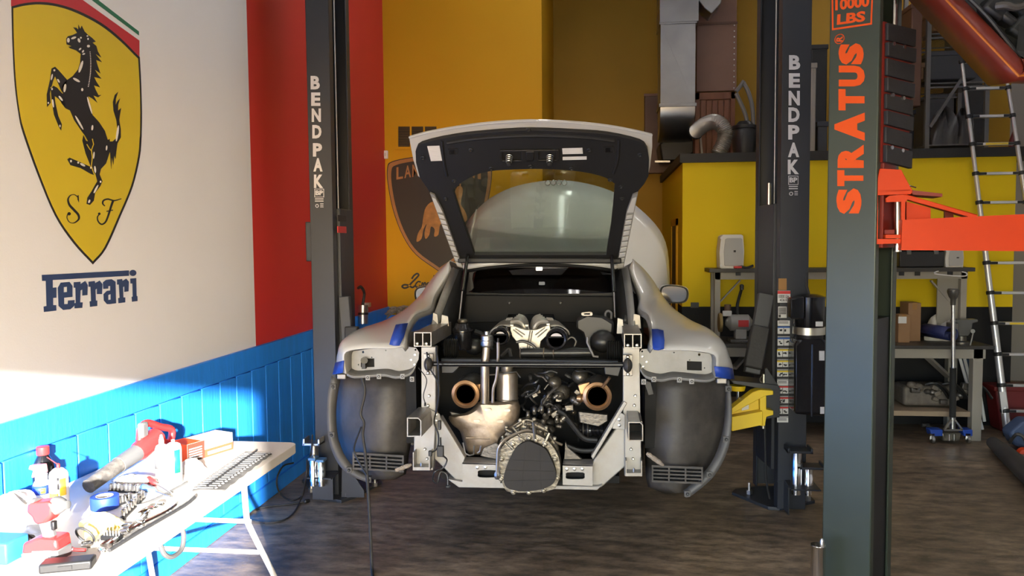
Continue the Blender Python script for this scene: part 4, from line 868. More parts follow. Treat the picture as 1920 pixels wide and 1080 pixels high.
# ---- wheel arch liners
def liner(rows_px, flip):
    rows = []
    for k, (y, xa, xb) in enumerate(rows_px):
        r = []
        for i in range(13):
            u = i/12; t = k/(len(rows_px)-1); w = u if not flip else 1-u
            Y = 4.46-0.22*math.sin(math.pi*min(1, 0.15+w*0.85))-0.05*math.sin(math.pi*t); r.append(PY(xa+(xb-xa)*u, y, Y))
        rows.append(r)
    return cpart(MB().grid(rows), 'wheel_liner', 'liner', solid=0.008, ang=60)
li_r = liner([(706, 1206, 1362), (730, 1205, 1368), (760, 1206, 1369), (790, 1208, 1368), (820, 1210, 1362), (850, 1210, 1350), (875, 1211, 1342), (895, 1212, 1330), (912, 1216, 1312), (924, 1246, 1300)], False)
li_l = liner([(706, 640, 778), (730, 634, 780), (760, 631, 780), (790, 631, 778), (820, 635, 772), (850, 645, 766), (872, 658, 764), (888, 678, 760), (898, 700, 740)], True)
def lip(o_, i_, par):
    a = sm([PY(*p) for p in o_], 4); b = sm([PY(*p) for p in i_], 4)
    MB().grid([a, [p.lerp(q, 0.5)+V((0, -0.012, 0)) for p, q in zip(a, b)], b]).build('liner_lip', 'liner_lip', par, solid=0.006, ang=60)
    for k in (2, 11, 19, 26):
        q = a[k].lerp(b[k], 0.5)
        mb = MB(); mb.obox(q+V((0, -0.012, 0)), 0.034, 0.012, 0.034); mb.build('clip_plate', 'liner_lip', par, bevel=0.004)
        mb = MB(); mb.torus(q+V((0, -0.022, 0)), V((0, 1, 0)), 0.007, 0.0025, 10, 5); mb.build('clip', 'black', par)
lip(((1367, 712, 4.28), (1371, 745, 4.25), (1372, 790, 4.22), (1367, 835, 4.2), (1352, 872, 4.18), (1332, 900, 4.17), (1298, 928, 4.16), (1286, 933, 4.16)),
    ((1361, 714, 4.30), (1361, 745, 4.28), (1358, 790, 4.25), (1350, 830, 4.23), (1336, 864, 4.2), (1316, 890, 4.19), (1292, 912, 4.18), (1282, 920, 4.18)), li_r)
lip(((622, 704, 4.28), (615, 738, 4.25), (613, 782, 4.22), (617, 827, 4.2), (633, 867, 4.18), (656, 890, 4.17), (685, 903, 4.16), (692, 904, 4.16)),
    ((638, 712, 4.30), (632, 745, 4.28), (630, 782, 4.25), (634, 822, 4.23), (648, 857, 4.2), (668, 879, 4.19), (690, 891, 4.18), (697, 892, 4.18)), li_l)
# grille at the foot of each liner
for side, (gx0, gx1, gy0, gy1) in ((1, (1222, 1318, 874, 906)), (-1, (661, 757, 850, 882))):
    par = li_r if side > 0 else li_l; gx = (gx0, gx1)
    sk = (lambda x: (x-gx0)/(gx1-gx0)*(4 if side > 0 else 6)-2)
    fo = [(gx0, gy0+sk(gx0)), (gx1, gy0+sk(gx1)), (gx1, gy1+sk(gx1)), (gx0, gy1+sk(gx0))]
    hs = []
    for c_ in range(3):
        for r_ in range(4):
            x0 = gx0+3+c_*31; y0 = gy0+4+r_*6.8; hs.append(PYs([(x0, y0+sk(x0)), (x0+28, y0+sk(x0+28)), (x0+28, y0+4+sk(x0+28)), (x0, y0+4+sk(x0))], 4.14))
    mb = MB(); mb.prism(PYs(fo, 4.14), V((0, 0.012, 0)), hs); g_ = mb.build('vent_grille', 'liner', par)
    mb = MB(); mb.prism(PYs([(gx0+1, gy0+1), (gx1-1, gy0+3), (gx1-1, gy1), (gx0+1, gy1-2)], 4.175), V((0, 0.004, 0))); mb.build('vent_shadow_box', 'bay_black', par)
# torn felt at inner corner of each grille
for px, py, d in ((752, 876, 1), (1224, 862, -1)):
    mb = MB(); c = PY(px, py, 4.10); path = [PY(px+(-10+i*4)*1.1*1, py+(-i*1.6+6 if d > 0 else i*3.2-12), 4.10+0.004*math.sin(i*2)) for i in range(8)]
    mb.tube(path, 0.012, 7, rs=[0.008, 0.013, 0.011, 0.014, 0.012, 0.013, 0.010, 0.006]); cpart(mb, 'torn_felt', M('felt', (0.30, 0.25, 0.20), 0.9, var=0.3, scale=60, bump=0.8, bscale=120))
# ---- engine bay: dark tub and bulkhead
mb = MB(); mb.prism(PYs([(868, 553), (1162, 556), (1168, 606), (1040, 604), (1036, 590), (955, 590), (950, 604), (860, 606)], 5.02), V((0, 0.03, 0))); bh = cpart(mb, 'bulkhead_trim', 'bay_black', bevel=0.006)
for x in (955, 1051): mb = MB(); mb.lathe(PY(x, 568, 5.02), V((0, -1, 0)), [(0.014, 0), (0.014, 0.004), (0.009, 0.006), (0.006, 0.003)], 14); mb.build('fastener', 'black', bh)
mb = MB(); mb.box(XM-0.68, XM+0.68, 5.16, 5.22, 0.45, PY(1000, 552, 5.16).z); cpart(mb, 'bulkhead', 'bay_black')
mb = MB(); wq = [PY(893, 503, 5.22), PY(1146, 503, 5.22), PY(1150, 552, 5.14), PY(884, 552, 5.14)]; mb.prism(wq, V((0, 0.004, 0))); cpart(mb, 'rear_window', 'window_glass')
mb = MB(); mb.prism(PYs([(872, 492), (1165, 494), (1170, 560), (862, 560)], 5.12), V((0, 0.02, 0)), [PYs(s2([(898, 505), (1020, 502), (1143, 505), (1148, 540), (1146, 549), (1020, 551), (888, 549), (888, 540)], 4, True), 5.12)]); cpart(mb, 'window_frame', 'lining')
mb = MB(); mb.beam(PY(860, 488, 5.05), PY(1165, 489, 5.05), 0.08, 0.035); hb = cpart(mb, 'hinge_beam', 'lining', bevel=0.008)
mb = MB(); q = PY(1011, 504, 5.08); mb.obox(q, 0.04, 0.012, 0.02); mb.build('brake_lamp', M('lamp_glow', (1, 0.95, 0.85), 0.4, emit=3.0), hb)
both(MB().box(XM+0.64, XM+0.70, 4.25, 5.2, 0.62, 1.05), 'bay_side', 'bay_black')
cpart(MB().box(XM-0.66, XM+0.66, 4.72, 4.80, 0.42, 0.98), 'engine_block', 'bay_black')
cpart(MB().box(XM-0.5, XM+0.5, 4.25, 4.9, 0.42, 0.46), 'under_tray', 'bay_black')
# buttress inner channels
ch = MB().grid([[PY(x, y, Y) for x, y, Y in ((1178, 500, 5.05), (1186, 545, 4.8), (1190, 590, 4.55), (1190, 625, 4.4))], [PY(x, y, Y) for x, y, Y in ((1166, 505, 5.07), (1172, 545, 4.85), (1177, 590, 4.6), (1180, 625, 4.45))]])
both(ch, 'gutter', 'bare_panel', solid=0.008)
ch = MB().grid([[PY(x, y, Y) for x, y, Y in ((1166, 505, 5.07), (1172, 545, 4.85), (1177, 590, 4.6), (1180, 625, 4.45))], [PY(x, y, Y) for x, y, Y in ((1150, 510, 5.12), (1150, 550, 5.0), (1152, 600, 4.9), (1152, 630, 4.7))]])
both(ch, 'gutter_seal', 'lining', solid=0.01)
# ---- aluminium frame
def boxtube(px0, py0, px1, py1, Y, depth, th, div=None, corner=0):
    """hollow tube, open end toward the camera"""
    o = [(px0, py0), (px1-corner, py0), (px1, py0+corner), (px1, py1), (px0, py1)] if corner else [(px0, py0), (px1, py0), (px1, py1), (px0, py1)]
    hs = []
    spans = [(px0+th, px1-th)] if not div else [(px0+th, div-th/2), (div+th/2, px1-th)]
    for a, b in spans: hs.append(PYs([(a, py0+th), (b-(corner*0.7 if corner else 0), py0+th)]+([(b, py0+th+corner*0.7)] if corner else [])+[(b, py1-th), (a, py1-th)], Y))
    mb = MB(); mb.prism(PYs(o, Y), V((0, depth, 0)), hs); return mb
for x0, x1, y0, y1 in ((776, 809, 623, 650), (1170, 1203, 626, 653)):
    t_ = cpart(boxtube(x0, y0, x1, y1, 4.05, 0.55, 1.8, (x0+x1)/2), 'upper_rail', 'alu', ang=20)
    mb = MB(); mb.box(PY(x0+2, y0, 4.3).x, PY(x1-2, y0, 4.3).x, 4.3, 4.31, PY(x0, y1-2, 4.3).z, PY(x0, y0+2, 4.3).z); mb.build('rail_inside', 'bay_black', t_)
    for bx in (x0+7, x1-9): mb = MB(); mb.lathe(PY(bx, y1-6, 4.10), V((0, -1, 0)), [(0.010, 0), (0.010, 0.02), (0.006, 0.022)], 8); mb.build('bolt', 'steel', t_)
# vertical plates
for pts in ([(790, 650), (817, 650), (817, 780), (812, 882), (775, 882), (776, 820), (790, 780)], [(1168, 652), (1199, 652), (1201, 790), (1203, 893), (1171, 893), (1171, 800), (1168, 770)]):
    vp = cpart(MB().prism(PYs(pts, 4.16), V((0, 0.06, 0))), 'frame_upright', 'alu_frame', bevel=0.004)
    xs = sum(p[0] for p in pts)/len(pts)
    for dy, dx in ((742, 8), (760, 6), (842, 0), (860, 4)):
        mb = MB(); mb.lathe(PY(xs+dx, dy, 4.158), V((0, -1, 0)), [(0.009, 0), (0.009, 0.003), (0.005, 0.009)], 8); mb.build('bolt', 'steel', vp)
for x0, x1, y0, y1, cx in ((763, 790, 783, 819, -1), (1178, 1206, 791, 827, 1)):
    mb = boxtube(x0, y0, x1, y1, 3.90, 0.26, 2.0, None, 6)
    cb = cpart(mb, 'crash_box', 'alu', ang=20)
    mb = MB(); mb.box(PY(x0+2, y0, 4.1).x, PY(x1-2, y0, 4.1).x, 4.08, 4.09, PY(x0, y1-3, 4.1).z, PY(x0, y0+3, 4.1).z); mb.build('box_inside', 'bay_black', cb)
    mb = MB()
    for j in range(5): mb.beam(PY(x0+2, y0-0.5, 3.93+0.045*j), PY(x1-2, y0-0.5, 3.93+0.045*j), 0.012, 0.004)
    mb.build('crush_ribs', 'alu', cb)
for pts in ([(774, 848), (806, 848), (806, 882), (774, 882)], [(1173, 864), (1204, 864), (1204, 893), (1173, 893)]):
    x0, x1 = pts[0][0], pts[1][0]; ya_, yb_ = pts[0][1], pts[2][1]
    mb = MB(); mb.prism(PYs([(x0, ya_), (x0+2, ya_), (x0+2, yb_-6), (x1-2, yb_-6), (x1-2, ya_), (x1, ya_), (x1, yb_), (x0, yb_)], 4.09), V((0, 0.08, 0))); lb = cpart(mb, 'lower_bracket', 'alu', ang=20)
    mb = MB(); mb.cyl(PY((x0+x1)/2, yb_-8, 4.10), PY((x0+x1)/2, yb_-8, 4.10)+V((0, 0, 0.02)), 0.006, n=8); mb.build('stud', 'steel', lb)
# diagonal members and bottom tray
lpoly = [(806, 776), (816, 770), (826, 790), (872, 866), (945, 868), (945, 906), (866, 912), (812, 858), (806, 845)]
rpoly = [(1173, 758), (1180, 764), (1180, 868), (1128, 914), (1108, 916), (1056, 914), (1056, 874), (1108, 872), (1116, 858), (1164, 790)]
for pts in (lpoly, rpoly): cpart(MB().prism(PYs(pts, 4.20), V((0, 0.05, 0))), 'diagonal_member', 'alu_frame', bevel=0.006)
for pts in ([(820, 784), (826, 782), (872, 858), (868, 870)], [(1170, 752), (1176, 756), (1112, 862), (1108, 856)]):
    cpart(MB().prism(PYs(pts, 4.15), V((0, 0.06, 0))), 'member_flange', 'alu_frame', bevel=0.003)
mb = MB(); mb.prism(PYs([(838, 898), (870, 904), (945, 905), (1055, 911), (1122, 912), (1130, 909), (1120, 919), (860, 914)], 4.17), V((0, 0.2, 0))); cpart(mb, 'bottom_lip', 'alu_frame', bevel=0.003)
for (x0, x1, y0, y1), sl, bts in (((867, 938, 868, 908), (896, 932, 882, 895), (895, 910)), ((1055, 1111, 871, 911), (1061, 1096, 886, 898), (1063, 1077, 1092))):
    o = [(x0, y0), (x1, y0+1), (x1, y1), (x0, y1-2)]
    hl_ = s2([(sl[0]+3, sl[2]), (sl[1]-3, sl[2]), (sl[1], (sl[2]+sl[3])/2), (sl[1]-3, sl[3]), (sl[0]+3, sl[3]), (sl[0], (sl[2]+sl[3])/2)], 3, True)
    mb = MB(); mb.prism(PYs(o, 4.13), V((0, 0.008, 0)), [PYs(hl_, 4.13)]); bx_ = cpart(mb, 'mount_plate', 'alu_frame')
    mb = MB(); a, b = PY(x0, y0, 4.13), PY(x1, y0+1, 4.13); mb.box(a.x, b.x, 4.13, 4.25, a.z-0.006, a.z); mb.build('top_flange', 'alu_frame', bx_)
    mb = MB(); mb.prism(PYs([(sl[0]-3, sl[2]-3), (sl[1]+3, sl[2]-3), (sl[1]+3, sl[3]+3), (sl[0]-3, sl[3]+3)], 4.19), V((0, 0.004, 0))); mb.build('slot_inside', 'bay_black', bx_)
    for x in bts: mb = MB(); mb.lathe(PY(x, y0+8.5, 4.128), V((0, -1, 0)), [(0.009, 0), (0.009, 0.004), (0.004, 0.006)], 8); mb.build('bolt', 'steel', bx_)
# small bolted plates high on diagonals
for pts in ([(806, 768), (824, 776), (828, 792), (812, 796)], [(1150, 796), (1164, 774), (1172, 778), (1172, 806), (1148, 804)]):
    pl_ = cpart(MB().prism(PYs(pts, 4.14), V((0, 0.008, 0))), 'joint_plate', 'alu_frame', bevel=0.002)
    cx = sum(p[0] for p in pts)/len(pts); cy = sum(p[1] for p in pts)/len(pts)
    for d in (-5, 6): mb = MB(); mb.lathe(PY(cx, cy+d, 4.138), V((0, -1, 0)), [(0.009, 0), (0.009, 0.004), (0.004, 0.006)], 8); mb.build('bolt', 'steel', pl_)
# ---- black cross bar with rubber clamps
mb = MB(); mb.tube([PY(800, 682, 4.09), PY(830, 682.5, 4.09), PY(1000, 683, 4.09), PY(1150, 684, 4.09), PY(1180, 684, 4.09)], 0.0135, 12); cpart(mb, 'cross_bar', 'black_gloss')
for x, y in ((803, 683), (1177, 685)):
    cl = cpart(MB().ell(PY(x, y, 4.06), 0.024, 0.03, 0.038), 'clamp_bush', 'rubber')
    mb = MB(); mb.prism(PYs([(x-9, y-20), (x+9, y-20), (x+9, y+20), (x-9, y+20)], 4.10), V((0, 0.01, 0))); mb.build('clamp_plate', 'alu', cl, bevel=0.003)
    for dy in (-16, 16): mb = MB(); mb.lathe(PY(x, y+dy, 4.098), V((0, -1, 0)), [(0.010, 0), (0.010, 0.006), (0.005, 0.012)], 8); mb.build('bolt', 'steel', cl)
    mb = MB(); mb.torus(PY(x, y, 4.06), V((1, 0, 0)), 0.034, 0.004, 18, 6); mb.build('clamp_strap', 'cast', cl)
mb = MB(); mb.prism(PYs([(826, 672), (1160, 676), (1160, 694), (1150, 692), (1130, 690), (862, 688), (850, 700), (828, 700)], 4.24), V((0, 0.04, 0))); cpart(mb, 'heat_deflector', 'dark_plastic', bevel=0.004)
mb = MB(); mb.prism(PYs([(1132, 684), (1166, 686), (1160, 706), (1134, 702)], 4.2), V((0, 0.03, 0))); cpart(mb, 'deflector_end', 'dark_plastic', bevel=0.004)
# ---- gearbox
gb = [(934, 838), (946, 815), (965, 796), (985, 786), (1005, 790), (1022, 800), (1036, 822), (1047, 846), (1050, 880), (1044, 908), (1028, 920), (960, 924), (944, 912), (936, 880)]
gf = [(936, 850), (946, 832), (964, 819), (985, 811), (1005, 814), (1022, 823), (1036, 836), (1047, 856), (1051, 880), (1045, 908), (1028, 921), (960, 924), (944, 912), (936, 880)]
gx = cpart(MB().prism([PY(x, y, 4.10) for x, y in s2(gf, 3, True)], V((0, 0.10, 0))), 'gearbox_flange', 'cast', bevel=0.006)
cast = []
for Y, sc_, oy in ((4.20, 0.97, 0), (4.32, 0.9, -3), (4.45, 0.95, -6), (4.6, 0.8, -4)):
    cx, cy = 990, 858; cast.append([PY(cx+(x-cx)*sc_, cy+(y-cy)*sc_+oy, Y) for x, y in s2(gb, 3, True)+s2(gb, 3, True)[:1]])
cpart(MB().grid(cast), 'gearbox_case', 'cast', ang=50)
cvp = s2([(988, 828), (1004, 832), (1022, 842), (1032, 858), (1042, 884), (1040, 903), (1026, 914), (1004, 920), (972, 921), (950, 914), (944, 898), (950, 874), (958, 856), (970, 838)], 3, True)
cv = cpart(MB().prism([PY(x, y, 4.06) for x, y in cvp], V((0, 0.04, 0))), 'gearbox_cover', 'cover_grey', bevel=0.01, segs=3)
for a, b in (((950, 862), (1036, 866)), ((947, 882), (1042, 884)), ((985, 829), (978, 919)), ((945, 902), (1040, 900)), ((1012, 836), (1014, 917))):
    mb = MB(); mb.beam(PY(*a, 4.059), PY(*b, 4.059), 0.003, 0.003); mb.build('emboss_line', 'cover_grey', cv)
for x, y in ((992, 820), (962, 831), (1022, 831), (941, 860), (1041, 860), (940, 897), (1045, 895), (963, 922), (992, 922), (1020, 918), (978, 822), (1005, 824)):
    mb = MB(); mb.lathe(PY(x, y, 4.105), V((0, -1, 0)), [(0.015, 0), (0.015, 0.012), (0.009, 0.014), (0.009, 0.026), (0.004, 0.027)], 10); mb.build('bolt', 'cast', gx)
for a, b, r in (((960, 800), (985, 830), 0.008), ((1000, 792), (1003, 825), 0.008), ((1030, 812), (1018, 838), 0.009), ((942, 822), (962, 842), 0.008), ((1044, 850), (1030, 862), 0.008)):
    mb = MB(); mb.tube([PY(*a, 4.11), PY(*b, 4.092)], r, 6); mb.build('rib', 'cast', gx)
cpart(MB().prism([PY(x, y, 4.16) for x, y in s2(gb, 3, True)], V((0, 0.07, 0))), 'gearbox_shoulder', 'cast', bevel=0.012, segs=3)
# ribs, bosses and lugs of the casting above the flange
for k in range(9):
    a_ = math.radians(200+k*17.5); x = 990+52*math.cos(a_); y = 858+66*math.sin(a_); x2 = 990+44*math.cos(a_); y2 = 858+48*math.sin(a_)
    MB().tube([PY(x, y, 4.165), PY(x2, y2, 4.12)], 0.009, 6, rs=[0.007, 0.011]).build('rib', 'cast', gx)
for x, y, w_, h_, an in ((955, 808, 0.05, 0.022, 0.5), (972, 798, 0.05, 0.020, -0.6), (1012, 800, 0.09, 0.034, 0.45), (1030, 818, 0.05, 0.022, 0.9), (945, 822, 0.035, 0.02, 0.9), (990, 795, 0.04, 0.03, 0.1), (1042, 838, 0.035, 0.025, 1.1)):
    c = PY(x, y, 4.15); d = V((math.cos(an), 0, -math.sin(an))); MB().lathe(c-d*(w_/2), d, [(h_*0.45, 0), (h_*0.55, 0.004), (h_*0.5, w_*0.3), (h_*0.62, w_*0.35), (h_*0.5, w_*0.7), (h_*0.4, w_)], 12).build('casting_boss', 'cast', gx)
for x, y in ((950, 800), (976, 788), (1002, 786), (1024, 802), (1040, 822), (940, 832), (1006, 808), (966, 810)):
    MB().lathe(PY(x, y, 4.16), V((0, -1, 0.2)), [(0.012, 0), (0.012, 0.008), (0.008, 0.010), (0.008, 0.02), (0.003, 0.021)], 8).build('bolt', 'cast', gx)
mb = MB(); mb.tube(sm([PY(x, y, Y) for x, y, Y in ((932, 888, 4.07), (933, 850, 4.07), (937, 836, 4.07), (950, 822, 4.08), (975, 810, 4.10), (992, 807, 4.12), (1010, 813, 4.14), (1035, 826, 4.18), (1054, 834, 4.2))], 4), 0.0075, 8); cpart(mb, 'oil_pipe', 'can_metal')
mb = MB(); mb.lathe(PY(932, 888, 4.07), V((0, 0, -1)), [(0.012, -0.01), (0.016, 0), (0.016, 0.02), (0.01, 0.03)], 6); cpart(mb, 'pipe_union', 'steel')
for x, y, rx, rz, Y in ((1012, 802, 0.05, 0.03, 4.25), (985, 792, 0.035, 0.03, 4.28), (962, 806, 0.03, 0.024, 4.22), (1030, 806, 0.035, 0.028, 4.3), (1000, 812, 0.028, 0.02, 4.2)):
    cpart(MB().ell(PY(x, y, Y), rx, 0.05, rz, 12, 8), 'casting_boss', 'cast')
for px_ in (((930, 830), (906, 840), (900, 855), (935, 862), (950, 846)), ((1060, 828), (1064, 838), (1092, 862), (1058, 862))):
    cpart(MB().prism(PYs(px_, 4.22), V((0, 0.03, 0))), 'gearbox_bracket', 'cast_dark', bevel=0.003)
# ---- heat shield and canister
hs_ = s2([(842, 780), (872, 774), (892, 762), (900, 752), (935, 753), (972, 753), (973, 786), (960, 806), (940, 822), (930, 846), (905, 852), (878, 850), (868, 828), (862, 808), (848, 796)], 3, True)
hcv = []
for k, Y in ((1.0, 4.32), (0.96, 4.26), (0.85, 4.235), (0.5, 4.225), (0.1, 4.222), (0.001, 4.222)):
    hcv.append([PY(915+(x-915)*k, 800+(y-800)*k, Y) for x, y in hs_+hs_[:1]])
hsh = cpart(MB().grid(hcv), 'heat_shield', 'shield_metal', ang=50)
for x, y in ((915, 768), (951, 769), (894, 789), (938, 790)):
    mb = MB(); mb.prism([PY(px, py, 4.222) for px, py in s2([(x-4, y-2.4), (x+4, y-2.4), (x+6, y), (x+4, y+2.4), (x-4, y+2.4), (x-6, y)], 2, True)], V((0, -0.004, 0))); mb.build('shield_clip', 'can_metal', hsh)
mb = MB(); mb.tube([PY(874, 821, 4.226), PY(919, 822, 4.226)], 0.006, 8); mb.build('stamped_bead', 'shield_metal', hsh)
for pts in (((868, 830), (872, 850), (880, 854), (888, 852), (889, 836)), ((902, 836), (900, 846), (895, 850))):
    cpart(MB().tube([PY(x, y, 4.2) for x, y in pts], 0.005, 6), 'wire_bracket', 'steel')
cz = lambda y, Y=4.34: PY(950, y, Y).z
cn = PY(951, 720, 4.36)
can = cpart(MB().lathe(V((cn.x, 4.36, cz(756))), (0, 0, 1), [(0.060, 0), (0.064, 0.006), (0.062, 0.012), (0.062, cz(704)-cz(756)), (0.057, cz(699)-cz(756)), (0.03, cz(698)-cz(756))], 26), 'canister', 'can_metal')
mb = MB(); mb.lathe(V((cn.x, 4.36, cz(699))), (0, 0, 1), [(0.032, 0), (0.034, 0.004), (0.034, cz(686)-cz(699)), (0.02, cz(684)-cz(699))], 20); mb.build('canister_neck', 'can_metal', can)
mb = MB(); mb.torus(V((cn.x, 4.36, cz(748))), (0, 0, 1), 0.063, 0.003, 26, 5); mb.build('canister_seam', 'can_metal', can)
mb = MB(); mb.tube([PY(918, 703, 4.28), PY(932, 702, 4.29), PY(968, 697, 4.3), PY(976, 708, 4.3)], 0.004, 6); mb.build('canister_wire', 'steel', can)
pc = PY(911, 640, 4.22)
fp = cpart(MB().tube([PY(914, 628, 4.22), PY(913, 640, 4.22), PY(911, 668, 4.2), PY(909, 684, 4.2), PY(909, 755, 4.22)], 0.022, 14, rs=[0.022, 0.022, 0.022, 0.024, 0.024]), 'filler_pipe', 'can_metal')
mb = MB(); mb.lathe(PY(913, 650, 4.22), (0, 0, 1), [(0.022, -0.01), (0.034, 0.004), (0.036, 0.01), (0.036, 0.034), (0.033, 0.037), (0.033, 0.06), (0.026, 0.066), (0.014, 0.068), (0.014, 0.085), (0.008, 0.086)], 20); mb.build('filler_cap', 'steel', fp)
cpart(MB().tube(sm([PY(x, y, 4.17) for x, y in ((934, 642), (934, 668), (933, 690), (930, 712), (925, 730), (924, 755))], 4), 0.0085, 8), 'dipstick_tube', 'can_metal')
cpart(MB().cyl(PY(934, 648, 4.17), PY(934, 634, 4.17), 0.006, n=8), 'dipstick_cap', 'black')
# ---- exhaust outlets
for x, y, r in ((873, 739, 0.0), (1120, 743, 0.0)):
    c = PY(x, y, 4.20)
    er = cpart(MB().lathe(c, V((0, 1, 0)), [(0.055, 0.08), (0.055, 0.03), (0.066, 0.018), (0.078, 0.012), (0.080, 0.002), (0.078, -0.006), (0.062, -0.012), (0.055, -0.006), (0.053, 0.0)], 30), 'exhaust_flange', 'bronze')
    mb = MB(); mb.lathe(c, V((0, 1, 0)), [(0.053, 0.0), (0.051, 0.05), (0.048, 0.14), (0.0, 0.141)], 24); mb.build('exhaust_bore', M('soot', (0.010, 0.009, 0.010), 0.45, 0.3), er)
    mb = MB(); mb.lathe(c, V((0, 1, 0)), [(0.056, 0.02), (0.075, 0.06), (0.085, 0.18), (0.07, 0.3)], 20); mb.build('catalyst_body', 'cast_dark', er)
mb = MB(); mb.prism(PYs([(1083, 722), (1106, 716), (1106, 738), (1088, 740)], 4.24), V((0, 0.03, 0))); cpart(mb, 'exhaust_tab', 'bronze', bevel=0.004)
mb = MB(); mb.prism(PYs([(888, 722), (901, 720), (901, 735), (890, 735)], 4.24), V((0, 0.03, 0))); cpart(mb, 'exhaust_tab', 'bronze', bevel=0.004)
cpart(MB().tube([PY(1130, 726, 4.18), PY(1143, 708, 4.15)], 0.009, 8), 'sensor_probe', 'bronze')
cpart(MB().lathe(PY(1092, 747, 4.22), V((1, 0, 0)), [(0.02, -0.03), (0.026, -0.01), (0.02, 0.0), (0.026, 0.01), (0.022, 0.03)], 14), 'exhaust_bellows', 'bronze')
cpart(MB().prism(PYs([(1084, 772), (1140, 778), (1140, 790), (1124, 800), (1086, 792)], 4.26), V((0, 0.05, 0))), 'engine_mount', 'cast_dark', bevel=0.006)
cpart(MB().prism(PYs([(842, 772), (875, 778), (900, 752), (902, 770), (880, 786), (850, 786)], 4.30), V((0, 0.03, 0))), 'soot_plate', 'cast_dark', bevel=0.006)
# drive shaft boots
for x0, x1, y, Y in ((1086, 1137, 806, 4.3),):
    pr_ = []; L_ = PY(x1, y, Y).x-PY(x0, y, Y).x
    for i in range(15): pr_.append(((0.045 if i < 6 else 0.036)-(0.010 if i % 2 else 0), L_*i/14))
    cpart(MB().lathe(PY(x0, y, Y), V((1, 0, 0)), pr_, 18), 'shaft_boot', 'black_gloss')
    for k in (0.15, 0.32): mb = MB(); mb.torus(PY(x0+(x1-x0)*k, y, Y), V((1, 0, 0)), 0.044, 0.004, 20, 5); cpart(mb, 'boot_clamp', 'steel')
# ---- intake plenum with twin throttle bodies
def lobe(cx, s):
    rows = []
    for k in range(8):
        t = k/7; Y = 4.42+0.40*t; xc = cx+s*(-4+12*t); w_ = 30-8*t; yt = 614-17*math.sin(t*1.4); rows.append([PY(xc+w_*math.cos(a), yt+14-17*math.sin(a)*(1-0.2*t), Y) for a in [math.pi*j/8 for j in range(9)]])
    return rows
for cx, s in ((952, 1), (1034, -1)):
    lb = cpart(MB().grid(lobe(cx, s)), 'intake_plenum', 'manifold', solid=0.008, ang=60)
    for j in range(5):
        t = j/4; Y = 4.46+0.07*j
        mb = MB(); mb.tube(sm([PY(cx+s*(6+t*14), 600-3*j+4, Y), PY(cx+s*(22+t*8), 602-2*j+2, Y-0.01), PY(cx+s*(31+t*4), 613-2*j, Y-0.015), PY(cx+s*(34+t*3), 626-2*j, Y)], 4), 0.014, 8); mb.build('runner', 'manifold', lb)
    mb = MB(); mb.prism(PYs([(cx-s*2, 596), (cx+s*10, 595), (cx+s*7, 600), (cx-s*5, 601)], 4.44), V((0, 0.02, 0))); mb.build('plenum_badge', 'black_gloss', lb)
mb = MB(); mb.prism(PYs(s2([(957, 612), (972, 614), (984, 618), (1006, 618), (1016, 614), (1031, 610), (1030, 625), (1014, 640), (1012, 656), (1000, 660), (976, 660), (972, 645), (960, 630)], 2, True), 4.38), V((0, 0.04, 0))); cp_ = cpart(mb, 'intake_bridge', 'manifold', bevel=0.006)
for a, b in (((962, 618), (980, 632)), ((966, 616), (984, 628)), ((1026, 617), (1008, 632)), ((1022, 614), (1004, 628)), ((994, 620), (988, 656)), ((998, 620), (992, 656)), ((990, 612), (992, 618))):
    mb = MB(); mb.tube([PY(*a, 4.375), PY(*b, 4.375)], 0.004, 6); mb.build('rib', 'manifold', cp_)
for x, y in ((960, 610), (1028, 608), (988, 610)): mb = MB(); mb.obox(PY(x, y, 4.37), 0.022, 0.02, 0.014); mb.build('lug', 'manifold', cp_, bevel=0.003)
for x, y, r in ((938, 631, 0.045), (1043, 636, 0.054)):
    c = PY(x, y, 4.30)
    tb = cpart(MB().lathe(c, V((0, 1, 0)), [(r*1.02, 0.14), (r*1.15, 0.10), (r*1.0, 0.08), (r*1.0, 0.02), (r*1.12, 0.015), (r*1.12, -0.008), (r*1.0, -0.014), (r*0.84, -0.010), (r*0.80, 0.0)], 26), 'throttle_body', 'black_gloss')
    mb = MB(); mb.lathe(c, V((0, 1, 0)), [(r*0.80, 0), (r*0.74, 0.03), (r*0.70, 0.05)], 24); mb.build('throttle_bore', 'black', tb)
    mb = MB(); mb.lathe(c+V((0, 0.006, -0.004)), V((0, 1, 0.30)), [(r*0.72, 0), (r*0.72, 0.004)], 24); mb.build('throttle_plate', M('plate_silver', (0.62, 0.58, 0.58), 0.45, 0.0), tb)
    mb = MB(); mb.tube([c+V((-r*0.74, -0.002, 0.010)), c+V((r*0.74, -0.002, 0.010))], 0.003, 6); mb.build('throttle_shaft', 'black', tb)
    mb = MB(); mb.torus(c+V((0, 0.05, 0)), V((0, 1, 0)), r*1.08, 0.003, 24, 5); mb.build('hose_clip', 'steel', tb)
